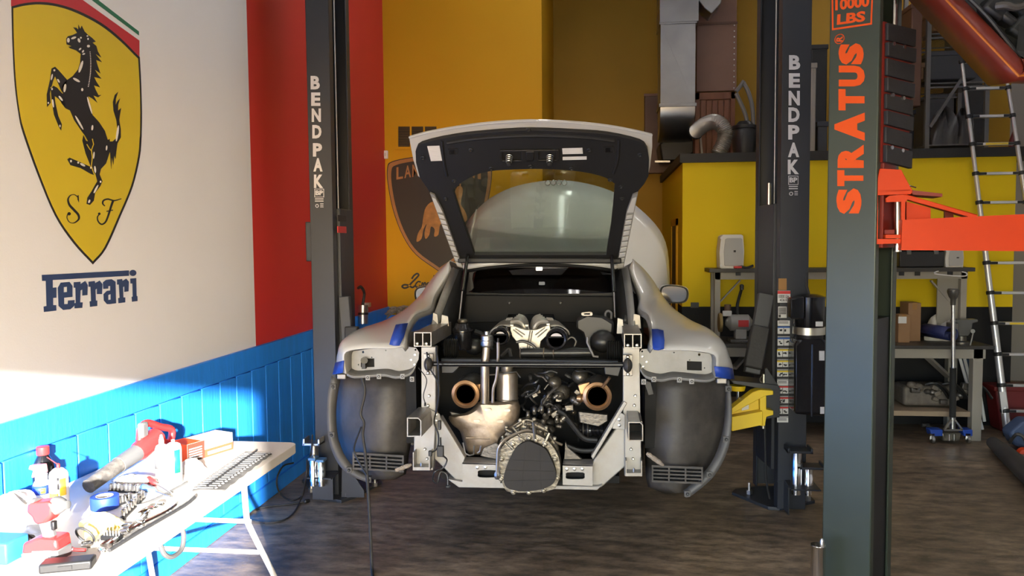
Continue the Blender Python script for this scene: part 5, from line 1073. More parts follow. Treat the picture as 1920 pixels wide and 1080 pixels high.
# ---- bellows air hoses, reservoirs, boxes, pipes
for x0, x1, y, s in ((834, 858, 653, 1), (1138, 1163, 657, -1)):
    c0, c1 = PY(x0, y, 4.35), PY(x1, y, 4.35); L_ = (c1-c0).length; pr_ = [(0.050+(0.007 if i % 2 else -0.004), L_*i/12) for i in range(13)]
    cpart(MB().lathe(c0, c1-c0, pr_, 20), 'bellows_hose', 'hose', ang=20)
c = PY(868, 640, 4.5); zz = lambda y: PY(868, y, 4.5).z
rv = cpart(MB().lathe(V((c.x, 4.5, zz(655))), (0, 0, 1), [(0.05, 0), (0.056, 0.01), (0.056, zz(622)-zz(655)), (0.062, zz(621)-zz(655)), (0.062, zz(617)-zz(655)), (0.05, zz(612)-zz(655)), (0.042, zz(606)-zz(655)), (0.02, zz(604)-zz(655))], 20), 'reservoir', 'black_gloss')
mb = MB(); mb.lathe(V((c.x, 4.5, zz(604))), (0, 0, 1), [(0.03, 0), (0.032, 0.012), (0.025, 0.018)], 14); mb.build('reservoir_cap', 'cast', rv)
abx = cpart(MB().prism(PYs([(1080, 600), (1096, 592), (1136, 596), (1152, 606), (1150, 628), (1128, 632), (1118, 650), (1100, 652), (1092, 624), (1080, 616)], 4.5), V((0, 0.14, 0))), 'air_box', 'dark_plastic', bevel=0.012)
mb = MB(); mb.prism(PYs(s2([(1092, 586), (1108, 585), (1111, 589), (1109, 592), (1093, 592), (1090, 589)], 2, True), 4.49), V((0, 0.02, 0)), [PYs([(1095, 587.5), (1106, 587), (1106, 590), (1095, 590)], 4.49)]); mb.build('lifting_eye', 'alu', abx)
cpart(MB().tube(sm([PY(x, y, 4.6) for x, y in ((1136, 596), (1135, 588), (1140, 583), (1146, 587), (1146, 598))], 4), 0.007, 7), 'grey_hose', M('hose_grey', (0.12, 0.12, 0.125), 0.45))
cpart(MB().ell(PY(1130, 640, 4.45), 0.075, 0.08, 0.065), 'air_duct', 'hose'); cpart(MB().ell(PY(890, 650, 4.55), 0.06, 0.06, 0.05), 'air_duct', 'hose')
cpart(MB().tube([PY(x, y, 4.26) for x, y in ((1102, 632), (1101, 642), (1113, 668), (1122, 669))], 0.0065, 8), 'bent_rod', 'alu')
cpart(MB().lathe(PY(975, 662, 4.32), PY(1110, 661, 4.32)-PY(975, 662, 4.32), [(0.024, 0), (0.028, 0.02), (0.026, 0.06), (0.03, 0.13), (0.026, 0.15), (0.028, 0.28), (0.031, 0.30), (0.024, 0.40)], 14), 'coolant_pipe', 'hose')
for x in (976, 1020, 1038): cpart(MB().torus(PY(x, 662, 4.32), V((1, 0, 0)), 0.029, 0.003, 18, 5), 'hose_clamp', 'can_metal')
cpart(MB().tube(sm([PY(x, y, 4.33) for x, y in ((968, 642), (980, 640), (995, 645), (1004, 653), (1008, 664))], 4), 0.008, 7), 'heater_hose', 'hose')
cpart(MB().tube(sm([PY(x, y, 4.3) for x, y in ((958, 668), (955, 655), (948, 660), (940, 668))], 4), 0.012, 7), 'heater_hose', 'hose')
cpart(MB().tube(sm([PY(x, y, 4.75) for x, y in ((890, 622), (905, 628), (918, 640), (922, 655))], 4), 0.018, 8), 'breather_hose', 'hose')
cpart(MB().tube(sm([PY(x, y, 4.4) for x, y in ((1060, 640), (1072, 632), (1080, 640), (1074, 655))], 4), 0.008, 7), 'breather_hose', 'hose')
cpart(MB().tube(sm([PY(x, y, 4.6) for x, y in ((1170, 600), (1190, 603), (1200, 606))], 4), 0.03, 10), 'filler_hose', 'hose')
for x0, y0, x1, y1, Y in ((812, 586, 820, 612, 4.5), (1188, 588, 1200, 616, 4.5), (1158, 596, 1168, 626, 4.45), (828, 590, 840, 612, 4.5)):
    cpart(MB().prism(PYs([(x0, y0), (x1, y0+3), (x1+2, y1), (x0-2, y1)], Y), V((0, 0.012, 0))), 'strut_bracket', 'alu', bevel=0.002)
# tower of dark clutter around gearbox top: hoses, plugs, castings
random.seed(11)
def rp_(x0, x1, y0, y1, Ya, Yb): return PY(random.uniform(x0, x1), random.uniform(y0, y1), random.uniform(Ya, Yb))
for i in range(34):
    a = rp_(978, 1078, 692, 780, 4.3, 4.6); d = V((random.uniform(-.08, .08), random.uniform(-.05, .05), random.uniform(-.09, .05)))
    cpart(MB().tube(sm([a, a+d*0.5+V((random.uniform(-.02, .02), -0.02, 0)), a+d, a+d*1.5+V((0, 0.02, -0.02))], 3), random.choice((0.006, 0.009, 0.013)), 7), 'engine_hose', random.choice(('hose', 'hose', 'cast_dark')))
for i in range(30):
    a = rp_(1000, 1088, 730, 800, 4.22, 4.4); s_ = random.uniform(0.016, 0.034)
    mt = random.choice(('cast', 'cast_dark', 'cast', 'black_gloss', 'cast_dark'))
    if i % 3 == 0: mb = MB().ell(a, s_, s_, s_*0.8, 10, 6)
    elif i % 3 == 1: mb = MB().lathe(a, V((random.uniform(-1, 1), -0.6, random.uniform(-.5, 1))), [(s_*0.5, -s_), (s_*0.7, -s_*0.4), (s_*0.5, 0), (s_*0.7, s_*0.3), (s_*0.35, s_)], 10)
    else: mb = MB().obox(a, s_*1.5, s_, s_, Matrix.Rotation(random.uniform(-1, 1), 3, 'Y'))
    cpart(mb, 'engine_fitting', mt, bevel=0.003 if i % 3 == 2 else 0)
for x, y, rx, rz, Y in ((1040, 716, 0.04, 0.035, 4.34), (1055, 735, 0.05, 0.04, 4.36), (1088, 706, 0.05, 0.045, 4.4), (1030, 700, 0.03, 0.02, 4.34), (1100, 712, 0.05, 0.03, 4.42)):
    cpart(MB().ell(PY(x, y, Y), rx, 0.06, rz, 14, 8, Matrix.Rotation(0.4, 3, 'Y')), 'engine_casting', 'cast')
for pts, r in ((((1045, 770), (1058, 778), (1075, 800), (1095, 822), (1120, 826)), 0.016), (((1040, 760), (1052, 772), (1070, 790)), 0.008), (((1018, 768), (1016, 752), (1024, 744)), 0.006), (((1060, 835), (1090, 845), (1120, 842), (1138, 822)), 0.014), (((985, 745), (1005, 735), (1012, 722)), 0.009)):
    cpart(MB().tube(sm([PY(x, y, 4.24) for x, y in pts], 4), r, 8), 'engine_hose', 'hose')
for x, y in ((1016, 768), (1002, 770), (1030, 772), (1044, 786), (990, 778)):
    cpart(MB().lathe(PY(x, y, 4.2), V((0, -0.3, 1)), [(0.010, -0.02), (0.012, 0.0), (0.009, 0.004), (0.009, 0.02), (0.004, 0.024)], 8), 'sensor', 'cast')
# hanging wiring on the left upright
for pts, r in ((((800, 660), (806, 690), (822, 720), (821, 760), (814, 790), (822, 815), (820, 840), (806, 850)), 0.0045), (((818, 650), (822, 690), (823, 740), (817, 775)), 0.005), (((826, 820), (828, 850), (838, 862), (830, 878), (815, 885), (812, 900), (820, 905), (826, 885), (838, 890), (840, 910)), 0.0045), (((785, 690), (800, 712), (794, 740), (797, 756)), 0.003)):
    cpart(MB().tube(sm([PY(x, y, 4.03+0.01*math.sin(x)) for x, y in pts], 5), r, 6), 'loose_wire', 'hose')
for x, y, w_, h_ in ((826, 846, 0.036, 0.06), (807, 850, 0.02, 0.03), (824, 797, 0.018, 0.05), (840, 912, 0.022, 0.014), (797, 758, 0.008, 0.02)):
    cpart(MB().obox(PY(x, y, 4.02), w_, 0.02, h_), 'wire_plug', 'black', bevel=0.004)
cpart(MB().prism(PYs([(1206, 712), (1220, 716), (1226, 740), (1216, 742)], 4.15), V((0, 0.02, 0))), 'bumper_guide', 'black', bevel=0.003)
# ---- open engine lid
H1, H2 = PY(1000, 484, 5.04), PY(1000, 236, 4.36)
hn = V((1, 0, 0)).cross(H2-H1).normalized()
if hn.y > 0: hn = -hn
def HP(px, py, o=0.0): return PP(px, py, H1+hn*o, hn)
lid_out = s2([(779, 284), (790, 270), (850, 256), (920, 248), (995, 244), (1075, 247), (1140, 252), (1200, 266), (1214, 280)], 3)
lid_out += [(1217, 300), (1216, 330), (1208, 345), (1197, 358), (1190, 380), (1180, 420), (1172, 450), (1162, 482), (1148, 489), (860, 487), (852, 470), (842, 438), (828, 396), (815, 375), (800, 352), (787, 333), (780, 305)]
gl_hole = s2([(849, 356), (862, 345), (890, 329), (920, 321), (960, 318), (1010, 317), (1060, 319), (1100, 324), (1135, 333), (1153, 345)], 3)+[(1150, 380), (1146, 420), (1137, 478), (889, 478), (880, 450), (866, 410)]
lid = cpart(MB().prism([HP(x, y) for x, y in lid_out], -hn*0.03, [[HP(x, y) for x, y in gl_hole]]), 'engine_lid', 'lining', bevel=0.006)
mb = MB(); mb.prism([HP(x, y, -0.018) for x, y in gl_hole], -hn*0.005); mb.build('lid_glass', 'hatch_glass', lid)
skin = s2([(767, 258), (800, 249), (850, 240), (920, 231), (995, 227), (1075, 230), (1140, 237), (1185, 245), (1223, 254)], 3)+[(1223, 275), (1219, 312), (1214, 334), (1200, 350), (1145, 478), (885, 478), (828, 380), (800, 346), (784, 330), (775, 300)]
skh = s2([(846, 352), (862, 341), (890, 326), (920, 318), (960, 315), (1010, 314), (1060, 316), (1100, 321), (1137, 330), (1156, 343)], 3)+[(1153, 380), (1148, 420), (1139, 476), (887, 476), (877, 450), (863, 410)]
mb = MB(); mb.prism([HP(x, y, -0.031) for x, y in skin], -hn*0.02, [[HP(x, y, -0.031) for x, y in skh]]); mb.build('lid_skin', 'car_white', lid, bevel=0.005)
mb = MB(); e_ = [HP(x, y, -0.022) for x, y in skin[:25]]; mb.tube(e_, 0.006, 6); mb.build('spoiler_edge', 'car_white', lid)
mb = MB(); mb.prism([HP(x, y, 0.0) for x, y in ((937, 280), (1048, 279), (1048, 301), (936, 302))], hn*0.012, [[HP(x, y) for x, y in ((942, 284), (978, 283), (978, 299), (942, 299))], [HP(x, y) for x, y in ((1010, 283), (1043, 283), (1043, 298), (1010, 298))]]); mb.build('latch_housing', 'dark_plastic', lid, bevel=0.003)
for x in (955, 1031):
    c = HP(x, 292, 0.0); ax = (hn+V((0, 0, -0.5))).normalized()
    mb = MB()
    for j in range(4): mb.torus(c+ax*(0.008+0.013*j), ax, 0.019-0.0012*j, 0.0028, 16, 5)
    sp_ = mb.build('spring', 'steel', lid); mb = MB(); mb.lathe(c, ax, [(0.012, 0), (0.012, 0.05), (0.014, 0.055), (0.013, 0.066), (0.006, 0.07)], 14); mb.build('rubber_buffer', 'rubber', lid)
mb = MB(); mb.prism([HP(x, y, 0.012) for x, y in ((986, 282), (1002, 282), (1000, 300), (987, 300))], hn*0.012); mb.build('latch', 'black', lid, bevel=0.004)
for pts in (((801, 274), (824, 273), (829, 301), (808, 302)), ((1054, 278), (1092, 277), (1093, 288), (1055, 289)), ((1055, 294), (1100, 293), (1100, 299), (1055, 300))):
    mb = MB(); mb.prism([HP(x, y, 0.0) for x, y in pts], hn*0.0015); st_ = mb.build('sticker', 'label_white', lid)
    x0, y0 = pts[0]; x1, y1 = pts[2]; mb = MB()
    for j in range(int((y1-y0-4)/3.2)):
        t = (j+0.7)/((y1-y0-4)/3.2+0.6); a = HP(*pts[0], 0.002).lerp(HP(*pts[3], 0.002), t); b = HP(*pts[1], 0.002).lerp(HP(*pts[2], 0.002), t); mb.beam(a.lerp(b, 0.1), a.lerp(b, 0.8), 0.0015, 0.001, up=hn)
    if mb.v: mb.build('printed_lines', 'letter_grey', st_)
for x0, y0 in ((840, 279), (1132, 275)):
    mb = MB(); mb.prism([HP(x, y, 0.0) for x, y in ((x0, y0), (x0+18, y0-1), (x0+19, y0+11), (x0+1, y0+12))], hn*0.005, [[HP(x, y, 0.0) for x, y in ((x0+2, y0+2), (x0+16, y0+1), (x0+16.5, y0+9.5), (x0+3, y0+10))]]); mb.build('recess_frame', 'dark_plastic', lid)
    mb = MB(); mb.prism([HP(x, y, 0.001) for x, y in ((x0+4, y0+3), (x0+12, y0+2.6), (x0+12, y0+9), (x0+4.5, y0+9.3))], hn*0.003); mb.build('recess_plug', 'black_gloss', lid)
for x, y in ((883, 281), (991, 243), (995, 312), (921, 316), (1072, 316), (1105, 281), (1200, 290), (852, 339), (1144, 337), (836, 373), (1166, 372), (1164, 350), (793, 296), (1012, 485), (1120, 485)):
    mb = MB(); mb.lathe(HP(x, y, 0.0), hn, [(0.014, 0), (0.014, 0.004), (0.009, 0.006), (0.006, 0.003)], 12); mb.build('clip', 'dark_plastic', lid)
mb = MB(); mb.tube(sm([HP(x, y, 0.0) for x, y in ((838, 268), (900, 259), (995, 254), (1090, 257), (1152, 264))], 5), 0.012, 8); mb.build('pressed_ridge', 'lining', lid)
mb = MB(); mb.tube(sm([HP(x, y, 0.0) for x, y in ((829, 264), (832, 300), (838, 330))], 4), 0.009, 8); mb.build('pressed_ridge', 'lining', lid)
mb = MB(); mb.tube(sm([HP(x, y, 0.0) for x, y in ((1160, 262), (1158, 300), (1150, 325))], 4), 0.009, 8); mb.build('pressed_ridge', 'lining', lid)
# ribbed side trims
for a, b, w_, sgn in (((806, 362), (857, 500), 13, 1), ((1196, 362), (1169, 503), -15, -1)):
    f = lambda t, u, o=0.02: HP(a[0]+(b[0]-a[0])*t+w_*u*(1-0.1*t), a[1]+(b[1]-a[1])*t+(3*u if sgn > 0 else 2*u), o-0.01*t)
    mb = MB(); mb.prism([f(0, 0), f(0.02, 0.6), f(0.22, 1), f(1, 1), f(1, 0)], -hn*0.015); tr_ = mb.build('side_trim', 'bare_panel', lid)
    for j in range(10):
        t0 = 0.28+0.072*j; mb = MB(); mb.prism([f(t0, 0.12, 0.024), f(t0, 0.95, 0.024), f(t0+0.05, 0.95, 0.024), f(t0+0.05, 0.12, 0.024)], hn*0.006); mb.build('trim_rib', 'car_white', tr_, bevel=0.002)
    mb = MB(); mb.prism([f(0.05, 0.1, 0.022), f(0.06, 0.6, 0.022), f(0.24, 0.98, 0.022), f(0.25, 0.1, 0.022)], hn*0.005); mb.build('trim_cap', 'car_white', tr_)
# gas struts
for p0, p1, p2 in (((877, 478), (867, 546), (861, 602)), ((1147, 480), (1151, 548), (1153, 596))):
    a, b, c = HP(*p0, 0.02), PY(*p1, 4.72), PY(*p2, 4.66)
    gs = cpart(MB().cyl(a, b, 0.012, n=10), 'gas_strut', 'black_gloss'); mb = MB(); mb.cyl(b, c, 0.005, n=8); mb.build('strut_rod', 'steel', gs)
# hoses hanging from the left liner to the floor belong to a cable of their own
cb_ = MB(); cb_.tube(sm([PY(678, 706, 4.12), PY(684, 735, 4.1), PY(676, 775, 4.08), PY(682, 792, 4.08), PY(680, 815, 4.08), PY(684, 845, 4.07), PY(688, 890, 4.05), PY(692, 950, 4.0), PY(695, 1010, 3.98), PY(697, 1060, 3.96), PZ(699, 1082, 0.008), PZ(705, 1110, 0.008), PZ(720, 1140, 0.008)], 6), 0.0085, 8)
tag(cb_.build('hanging_cable', 'rubber'), 'dark cable hanging down the left wheel liner to the floor', 'cable')
cb_ = MB(); cb_.tube(sm([PY(677, 800, 4.07), PY(664, 838, 4.06), PY(668, 856, 4.06), PY(680, 878, 4.05), PY(687, 890, 4.04)], 6), 0.0055, 6)
cpart(cb_, 'loose_wire', 'hose')

# ================================================================== folding table with tools
TZ = 0.74
M('table_plastic', (0.66, 0.60, 0.52), 0.5, var=0.05, scale=5, bump=0.06, bscale=80); M('table_leg', (0.62, 0.60, 0.57), 0.4)
tb_ = thing('folding_table', 'long white plastic folding table against the blue boards', 'table', V((-1.91, 2.83, 0)))
X0, X1, Y0, Y1 = -2.275, -1.545, 1.90, 3.765
def rrect(x0, x1, y0, y1, r, n=5):
    o = []
    for cx, cy, a0 in ((x1-r, y1-r, 0), (x0+r, y1-r, 90), (x0+r, y0+r, 180), (x1-r, y0+r, 270)):
        for i in range(n+1): a = math.radians(a0+90*i/n); o.append((cx+r*math.cos(a), cy+r*math.sin(a)))
    return o
mb = MB(); mb.prism([V((x, y, TZ-0.045)) for x, y in rrect(X0, X1, Y0, Y1, 0.05)], V((0, 0, 0.045))); mb.build('table_top', 'table_plastic', tb_, bevel=0.012, segs=3)
for yb in (3.35, 2.3):
    for xs in (X0+0.10, X1-0.10):
        s = 1 if xs > -1.9 else -1; sy = 1 if yb > 3 else -1
        pts = [V((xs, yb, TZ-0.03)), V((xs, yb+sy*0.02, 0.50)), V((xs+s*0.005, yb+sy*0.05, 0.42)), V((xs+s*0.06, yb+sy*0.20, 0.10)), V((xs+s*0.065, yb+sy*0.215, 0.012))]
        lg = MB().tube(sm(pts, 4), 0.014, 10).build('leg', 'table_leg', tb_)
        mb = MB(); mb.cyl(pts[-1]-V((0, 0, 0.012)), pts[-1]+V((0, 0, 0.02)), 0.017, n=10); mb.build('foot_cap', 'black', lg)
    for z, dy in ((0.46, 0.04), (0.28, 0.12)):
        sy = 1 if yb > 3 else -1
        MB().tube([V((X0+0.09, yb+sy*dy, z)), V((X1-0.09, yb+sy*dy, z))], 0.011, 8).build('crossbar', 'table_leg', tb_)
    MB().tube([V((-1.91, yb+0.05, 0.46)), V((-1.91, yb-0.35*(1 if yb > 3 else -1), TZ-0.04))], 0.009, 8).build('brace', 'table_leg', tb_)
h0 = V((X1-0.03, 2.55, TZ-0.045)); MB().tube(sm([h0, h0+V((0.012, 0.01, -0.05)), h0+V((0.02, 0.05, -0.075)), h0+V((0.02, 0.11, -0.07)), h0+V((0.012, 0.14, -0.03)), h0+V((0, 0.145, 0))], 5), 0.009, 8).build('carry_handle', 'liner_lip', tb_)

def TP(px, py, dz=0.0): return PZ(px, py, TZ+dz)
M('tool_red', (0.55, 0.03, 0.03), 0.4); M('tool_grey', (0.12, 0.12, 0.12), 0.5); M('bottle_white', (0.72, 0.70, 0.68), 0.35); M('ink_blue', (0.02, 0.05, 0.35), 0.4)
M('ink_yellow', (0.8, 0.5, 0.03), 0.4); M('ink_green', (0.01, 0.30, 0.12), 0.4); M('rag', (0.45, 0.41, 0.37), 0.9, var=0.2, scale=30); M('glove_black', (0.03, 0.03, 0.032), 0.7, var=0.3, bump=0.3)
def hz_at(p, px, py): return PY(px, py, p.y)
# red impact driver
b0 = TP(90, 1046); Yd_ = b0.y
dv = thing('impact_driver', 'red and grey cordless impact driver standing on its battery', 'power tool', b0)
g = lambda px, py: PY(px, py, Yd_)
bt = MB(); bt.prism([g(x, y) for x, y in ((52, 1030), (120, 1024), (122, 1044), (118, 1050), (55, 1050))], V((0, 0.075, 0))); bt.v = [p+V((0, -0.035, 0)) for p in bt.v]; bt = bt.build('battery', 'tool_grey', dv, bevel=0.008)
mb = MB(); mb.prism([g(x, y) for x, y in ((56, 1012), (80, 1003), (118, 1005), (122, 1026), (54, 1031))], V((0, 0.07, 0))); mb.v = [p+V((0, -0.033, 0)) for p in mb.v]; mb.build('battery_housing', 'tool_red', dv, bevel=0.008)
mb = MB(); mb.prism([PY(x, y, Yd_-0.0355) for x, y in ((60, 1034), (95, 1033), (95, 1045), (60, 1045))], V((0, 0.003, 0))); mb.build('battery_label', 'label_white', dv)
hd = sm([g(x, y) for x, y in ((84, 972), (88, 985), (92, 1000), (94, 1012))], 3); mb = MB().tube(hd, 0.022, 10); mb.v = [V((p.x, Yd_+(p.y-Yd_)*0.85, p.z)) for p in mb.v]; mb.build('grip', 'tool_grey', dv)
mb = MB(); mb.prism([g(x, y) for x, y in ((62, 940), (105, 935), (112, 945), (108, 965), (98, 976), (76, 978), (70, 965), (60, 955))], V((0, 0.06, 0))); mb.v = [p+V((0, -0.03, 0)) for p in mb.v]; mb.build('motor_housing', 'tool_red', dv, bevel=0.015, segs=3)
c0, c1 = g(104, 948), g(132, 946); mb = MB(); mb.lathe(c0, c1-c0, [(0.03, 0), (0.028, 0.015), (0.02, 0.03), (0.014, 0.036), (0.014, 0.045), (0.009, 0.047)], 16); mb.build('nose', 'tool_grey', dv)
c0 = g(66, 950); mb = MB(); mb.lathe(c0, V((-1, 0, 0)), [(0.028, -0.01), (0.028, 0.006), (0.02, 0.018), (0.008, 0.022)], 16); mb.build('rear_cap', 'tool_grey', dv)
mb = MB(); mb.obox(g(101, 985), 0.014, 0.018, 0.03); mb.build('trigger', 'black', dv, bevel=0.004)
# bottles and cans
def bottle(name, label, cat, base, prof, mat, caps=(), bands=(), group=None):
    t = thing(name, label, cat, base, group); MB().lathe(base, (0, 0, 1), prof, 22).build('body', mat, t)
    for nm, m_, pr in caps: MB().lathe(base, (0, 0, 1), pr, 18).build(nm, m_, t)
    for m_, r, za, zb, a0, a1 in bands:
        vs = []; n = 12
        for z in (za, zb): vs.append([base+V((r*math.cos(math.radians(a0+(a1-a0)*i/n)), r*math.sin(math.radians(a0+(a1-a0)*i/n)), z)) for i in range(n+1)])
        MB().grid(vs).build('printed_band', m_, t, solid=0.0008)
    return t
b = TP(84, 928); bottle('oil_bottle', 'black oil bottle with red screw cap nearest the blue boards', 'bottle', b, [(0.040, 0), (0.042, 0.005), (0.042, 0.10), (0.038, 0.13), (0.020, 0.165), (0.018, 0.17)], 'black_gloss', [('cap', 'tool_red', [(0.023, 0.168), (0.024, 0.172), (0.024, 0.20), (0.02, 0.203)])])
b = TP(80, 950); t = bottle('spray_bottle', 'small white and blue spray bottle with pink nozzle between can and driver', 'bottle', b, [(0.030, 0), (0.032, 0.005), (0.032, 0.085), (0.026, 0.10), (0.013, 0.115)], 'bottle_white', [('collar', 'bottle_white', [(0.02, 0.105), (0.022, 0.11), (0.022, 0.13), (0.016, 0.132)])], [('ink_blue', 0.0326, 0.055, 0.09, 200, 350), ('ink_yellow', 0.0327, 0.06, 0.08, 300, 330)])
mb = MB(); mb.prism([b+V((x, -0.012, z)) for x, z in ((-0.045, 0.15), (-0.04, 0.165), (0.018, 0.17), (0.022, 0.135), (-0.015, 0.132), (-0.028, 0.115), (-0.034, 0.118), (-0.026, 0.145))], V((0, 0.024, 0))); mb.build('nozzle', M('nozzle_pink', (0.6, 0.2, 0.2), 0.4), t, bevel=0.004)
b = TP(113, 962); t = bottle('spray_can', 'white and yellow aerosol can with a thin red straw', 'spray can', b, [(0.031, 0), (0.033, 0.004), (0.033, 0.15), (0.03, 0.16), (0.018, 0.172), (0.014, 0.174)], 'bottle_white', [('valve', 'tool_red', [(0.006, 0.172), (0.006, 0.19), (0.003, 0.192)])], [('ink_yellow', 0.0336, 0.03, 0.085, 200, 300), ('ink_yellow', 0.0336, 0.075, 0.14, 310, 350), ('emblem_black', 0.0336, 0.10, 0.145, 296, 308)])
MB().tube([b+V((0, 0, 0.187)), b+V((-0.045, 0.0, 0.215))], 0.0016, 6).build('straw', 'tool_red', t)
b = TP(305, 898); bottle('squeeze_bottle', 'white dropper-tip bottle with black print in front of the red blower', 'bottle', b, [(0.026, 0), (0.028, 0.004), (0.028, 0.13), (0.022, 0.148), (0.010, 0.155)], 'bottle_white', [('tip', 'bottle_white', [(0.011, 0.153), (0.011, 0.17), (0.004, 0.195), (0.002, 0.196)])], [('tool_grey', 0.0286, 0.05, 0.09, 205, 290), ('tool_grey', 0.0286, 0.115, 0.12, 200, 320), ('tool_grey', 0.0286, 0.13, 0.134, 200, 320)])
b = TP(327, 906); bottle('aerosol_can', 'white aerosol can with a green stripe beside the orange box', 'spray can', b, [(0.031, 0), (0.033, 0.004), (0.033, 0.155), (0.029, 0.168), (0.016, 0.176)], 'bottle_white', [('valve', 'bottle_white', [(0.007, 0.174), (0.007, 0.188), (0.003, 0.19)])], [('ink_green', 0.0337, 0.05, 0.15, 305, 350)])
# long cordless blower
p0, p1, p2 = TP(166, 918, 0.03), TP(262, 862, 0.10), TP(282, 836, 0.12)
bl = thing('cordless_blower', 'red cordless blower with long black tube lying along the boards', 'blower', TP(200, 900))
def near_wall(px, py, X): return PX(px, py, X)
q0, q1, q2, q3 = near_wall(166, 912, -2.08), near_wall(222, 872, -2.06), near_wall(262, 845, -2.05), near_wall(292, 822, -2.05)
MB().tube([q0, q0.lerp(q1, 0.5), q1], 0.03, 16, rs=[0.03, 0.031, 0.033]).build('nozzle_tube', M('tube_dusty', (0.06, 0.055, 0.05), 0.6, var=0.5, scale=18, dirt=(0.3, 0.27, 0.24), damt=0.5, dscale=16), bl)
MB().tube([q1, q2], 0.036, 16, rs=[0.035, 0.038]).build('tube_collar', 'tool_grey', bl)
MB().tube([q2-(q3-q2)*0.2, q2, q3], 0.045, 16, rs=[0.037, 0.044, 0.05]).build('fan_housing', 'tool_red', bl)
h = [near_wall(x, y, -2.06) for x, y in ((262, 835), (264, 805), (276, 793), (300, 800), (322, 806), (318, 830), (305, 828))]
MB().tube(sm(h, 4), 0.017, 10).build('handle', 'tool_red', bl)
mb = MB(); mb.obox(near_wall(268, 806, -2.05), 0.03, 0.05, 0.07); mb.build('battery', 'tool_grey', bl, bevel=0.01)
mb = MB(); mb.ell(near_wall(288, 850, -2.03), 0.03, 0.04, 0.035); mb.build('fan_cover', M('cover_pale', (0.55, 0.50, 0.42), 0.5), bl)
# orange glove box
gbx = thing('glove_box', 'orange and white printed glove carton at the far end of the table', 'box', TP(395, 852))
c = TP(398, 852); A0, A1 = TP(352, 868), TP(437, 842); dirx = (A1-A0); dirx.z = 0; L_ = dirx.length; dirx.normalize(); perp = V((-dirx.y, dirx.x, 0)); hgt = 0.085; dp = 0.12
def gbp(u, v, w): return A0+dirx*(L_*u)+perp*(dp*v)+V((0, 0, hgt*w))
mb = MB(); mb.add([gbp(u, v, w) for w in (0, 1) for v in (0, 1) for u in (0, 1)], [(0, 2, 3, 1), (4, 5, 7, 6), (0, 1, 5, 4), (2, 6, 7, 3), (0, 4, 6, 2), (1, 3, 7, 5)]); mb.build('carton', M('carton_white', (0.70, 0.62, 0.52), 0.55), gbx, bevel=0.002)
def gpat(u0, u1, w0, w1, m_, o=0.001): MB().prism([gbp(u0, 0, w0)-perp*o, gbp(u1, 0, w0)-perp*o, gbp(u1, 0, w1)-perp*o, gbp(u0, 0, w1)-perp*o], -perp*0.0006).build('print', m_, gbx)
gpat(0.0, 0.36, 0.0, 1.0, M('print_brown', (0.10, 0.035, 0.02), 0.5)); gpat(0.36, 1.0, 0.0, 0.45, M('print_rust', (0.30, 0.07, 0.03), 0.5)); gpat(0.42, 0.95, 0.12, 0.3, 'label_white', 0.002)
for j in range(5): gpat(0.03, 0.30, 0.12+0.14*j, 0.18+0.14*j, 'label_white', 0.002)
mb = MB(); mb.prism([gbp(0, v, w)-dirx*0.001 for v, w in ((0, 0), (1, 0), (1, 1), (0, 1))], -dirx*0.0006); mb.build('print', 'orange_ink', gbx)
mb = MB(); mb.prism([gbp(u, v, 1)+V((0, 0, 0.001)) for u, v in ((0, 0), (0.3, 0), (0.3, 1), (0, 1))], V((0, 0, 0.0006))); mb.build('print', 'orange_ink', gbx)
# crumpled cloths
def crumple(name, label, cat, c, rx, ry, rz, m_, seed, n=22, k=10):
    random.seed(seed); ph = [random.uniform(0, 6.28) for _ in range(8)]; mb = MB(); vs = []
    for i in range(k+1):
        t = 0.5*math.pi*i/k
        for j in range(n):
            a = 2*math.pi*j/n; f = 1+0.16*math.sin(3*a+ph[0]+2*t)+0.10*math.sin(5*a+ph[1]-3*t)+0.08*math.sin(9*a+ph[2]+5*t)
            z = math.sin(t)*(1+0.22*math.sin(4*a+ph[3])*math.cos(t)+0.15*math.sin(7*a+ph[4]))
            vs.append(V(c)+V((rx*math.cos(t)*f*math.cos(a), ry*math.cos(t)*f*math.sin(a), max(0, rz*z))))
    mb.add(vs, [(i*n+j, i*n+(j+1) % n, (i+1)*n+(j+1) % n, (i+1)*n+j) for i in range(k) for j in range(n)])
    o = mb.build(name, m_, ang=70); tag(o, label, cat); return o
crumple('work_gloves', 'crumpled pale work gloves in front of the orange carton', 'gloves', TP(362, 882), 0.05, 0.05, 0.05, 'rag', 1)
crumple('shop_rag', 'grey crumpled rag in the middle of the table', 'cloth', TP(252, 905), 0.10, 0.06, 0.03, 'rag', 2)
crumple('towel_bundle', 'white towel bundle at the near left end of the table', 'towel', TP(20, 980), 0.10, 0.12, 0.10, M('towel', (0.72, 0.70, 0.68), 0.9), 3)
crumple('nitrile_gloves', 'black wrinkled gloves beside the impact driver battery', 'gloves', TP(42, 1035), 0.045, 0.06, 0.05, 'glove_black', 4)
crumple('plastic_bag', 'clear crinkled plastic bag behind the impact driver', 'bag', TP(65, 990), 0.06, 0.05, 0.035, M('bag_clear', (0.62, 0.60, 0.58), 0.25), 5)
crumple('yellow_bag', 'yellow and white crumpled parts bag beside the blue tape', 'bag', TP(190, 990), 0.07, 0.055, 0.05, M('bag_yellow', (0.75, 0.55, 0.05), 0.4, dirt=(0.7, 0.68, 0.62), damt=0.9, dscale=14), 6)
mb = MB(); a = TP(-6, 1060); mb.box(a.x-0.10, a.x+0.035, a.y, a.y+0.1, TZ, TZ+0.07); o = mb.build('blue_carton', M('box_blue', (0.03, 0.20, 0.50), 0.5), bevel=0.006); tag(o, 'bright blue carton at the left edge of the table', 'box')
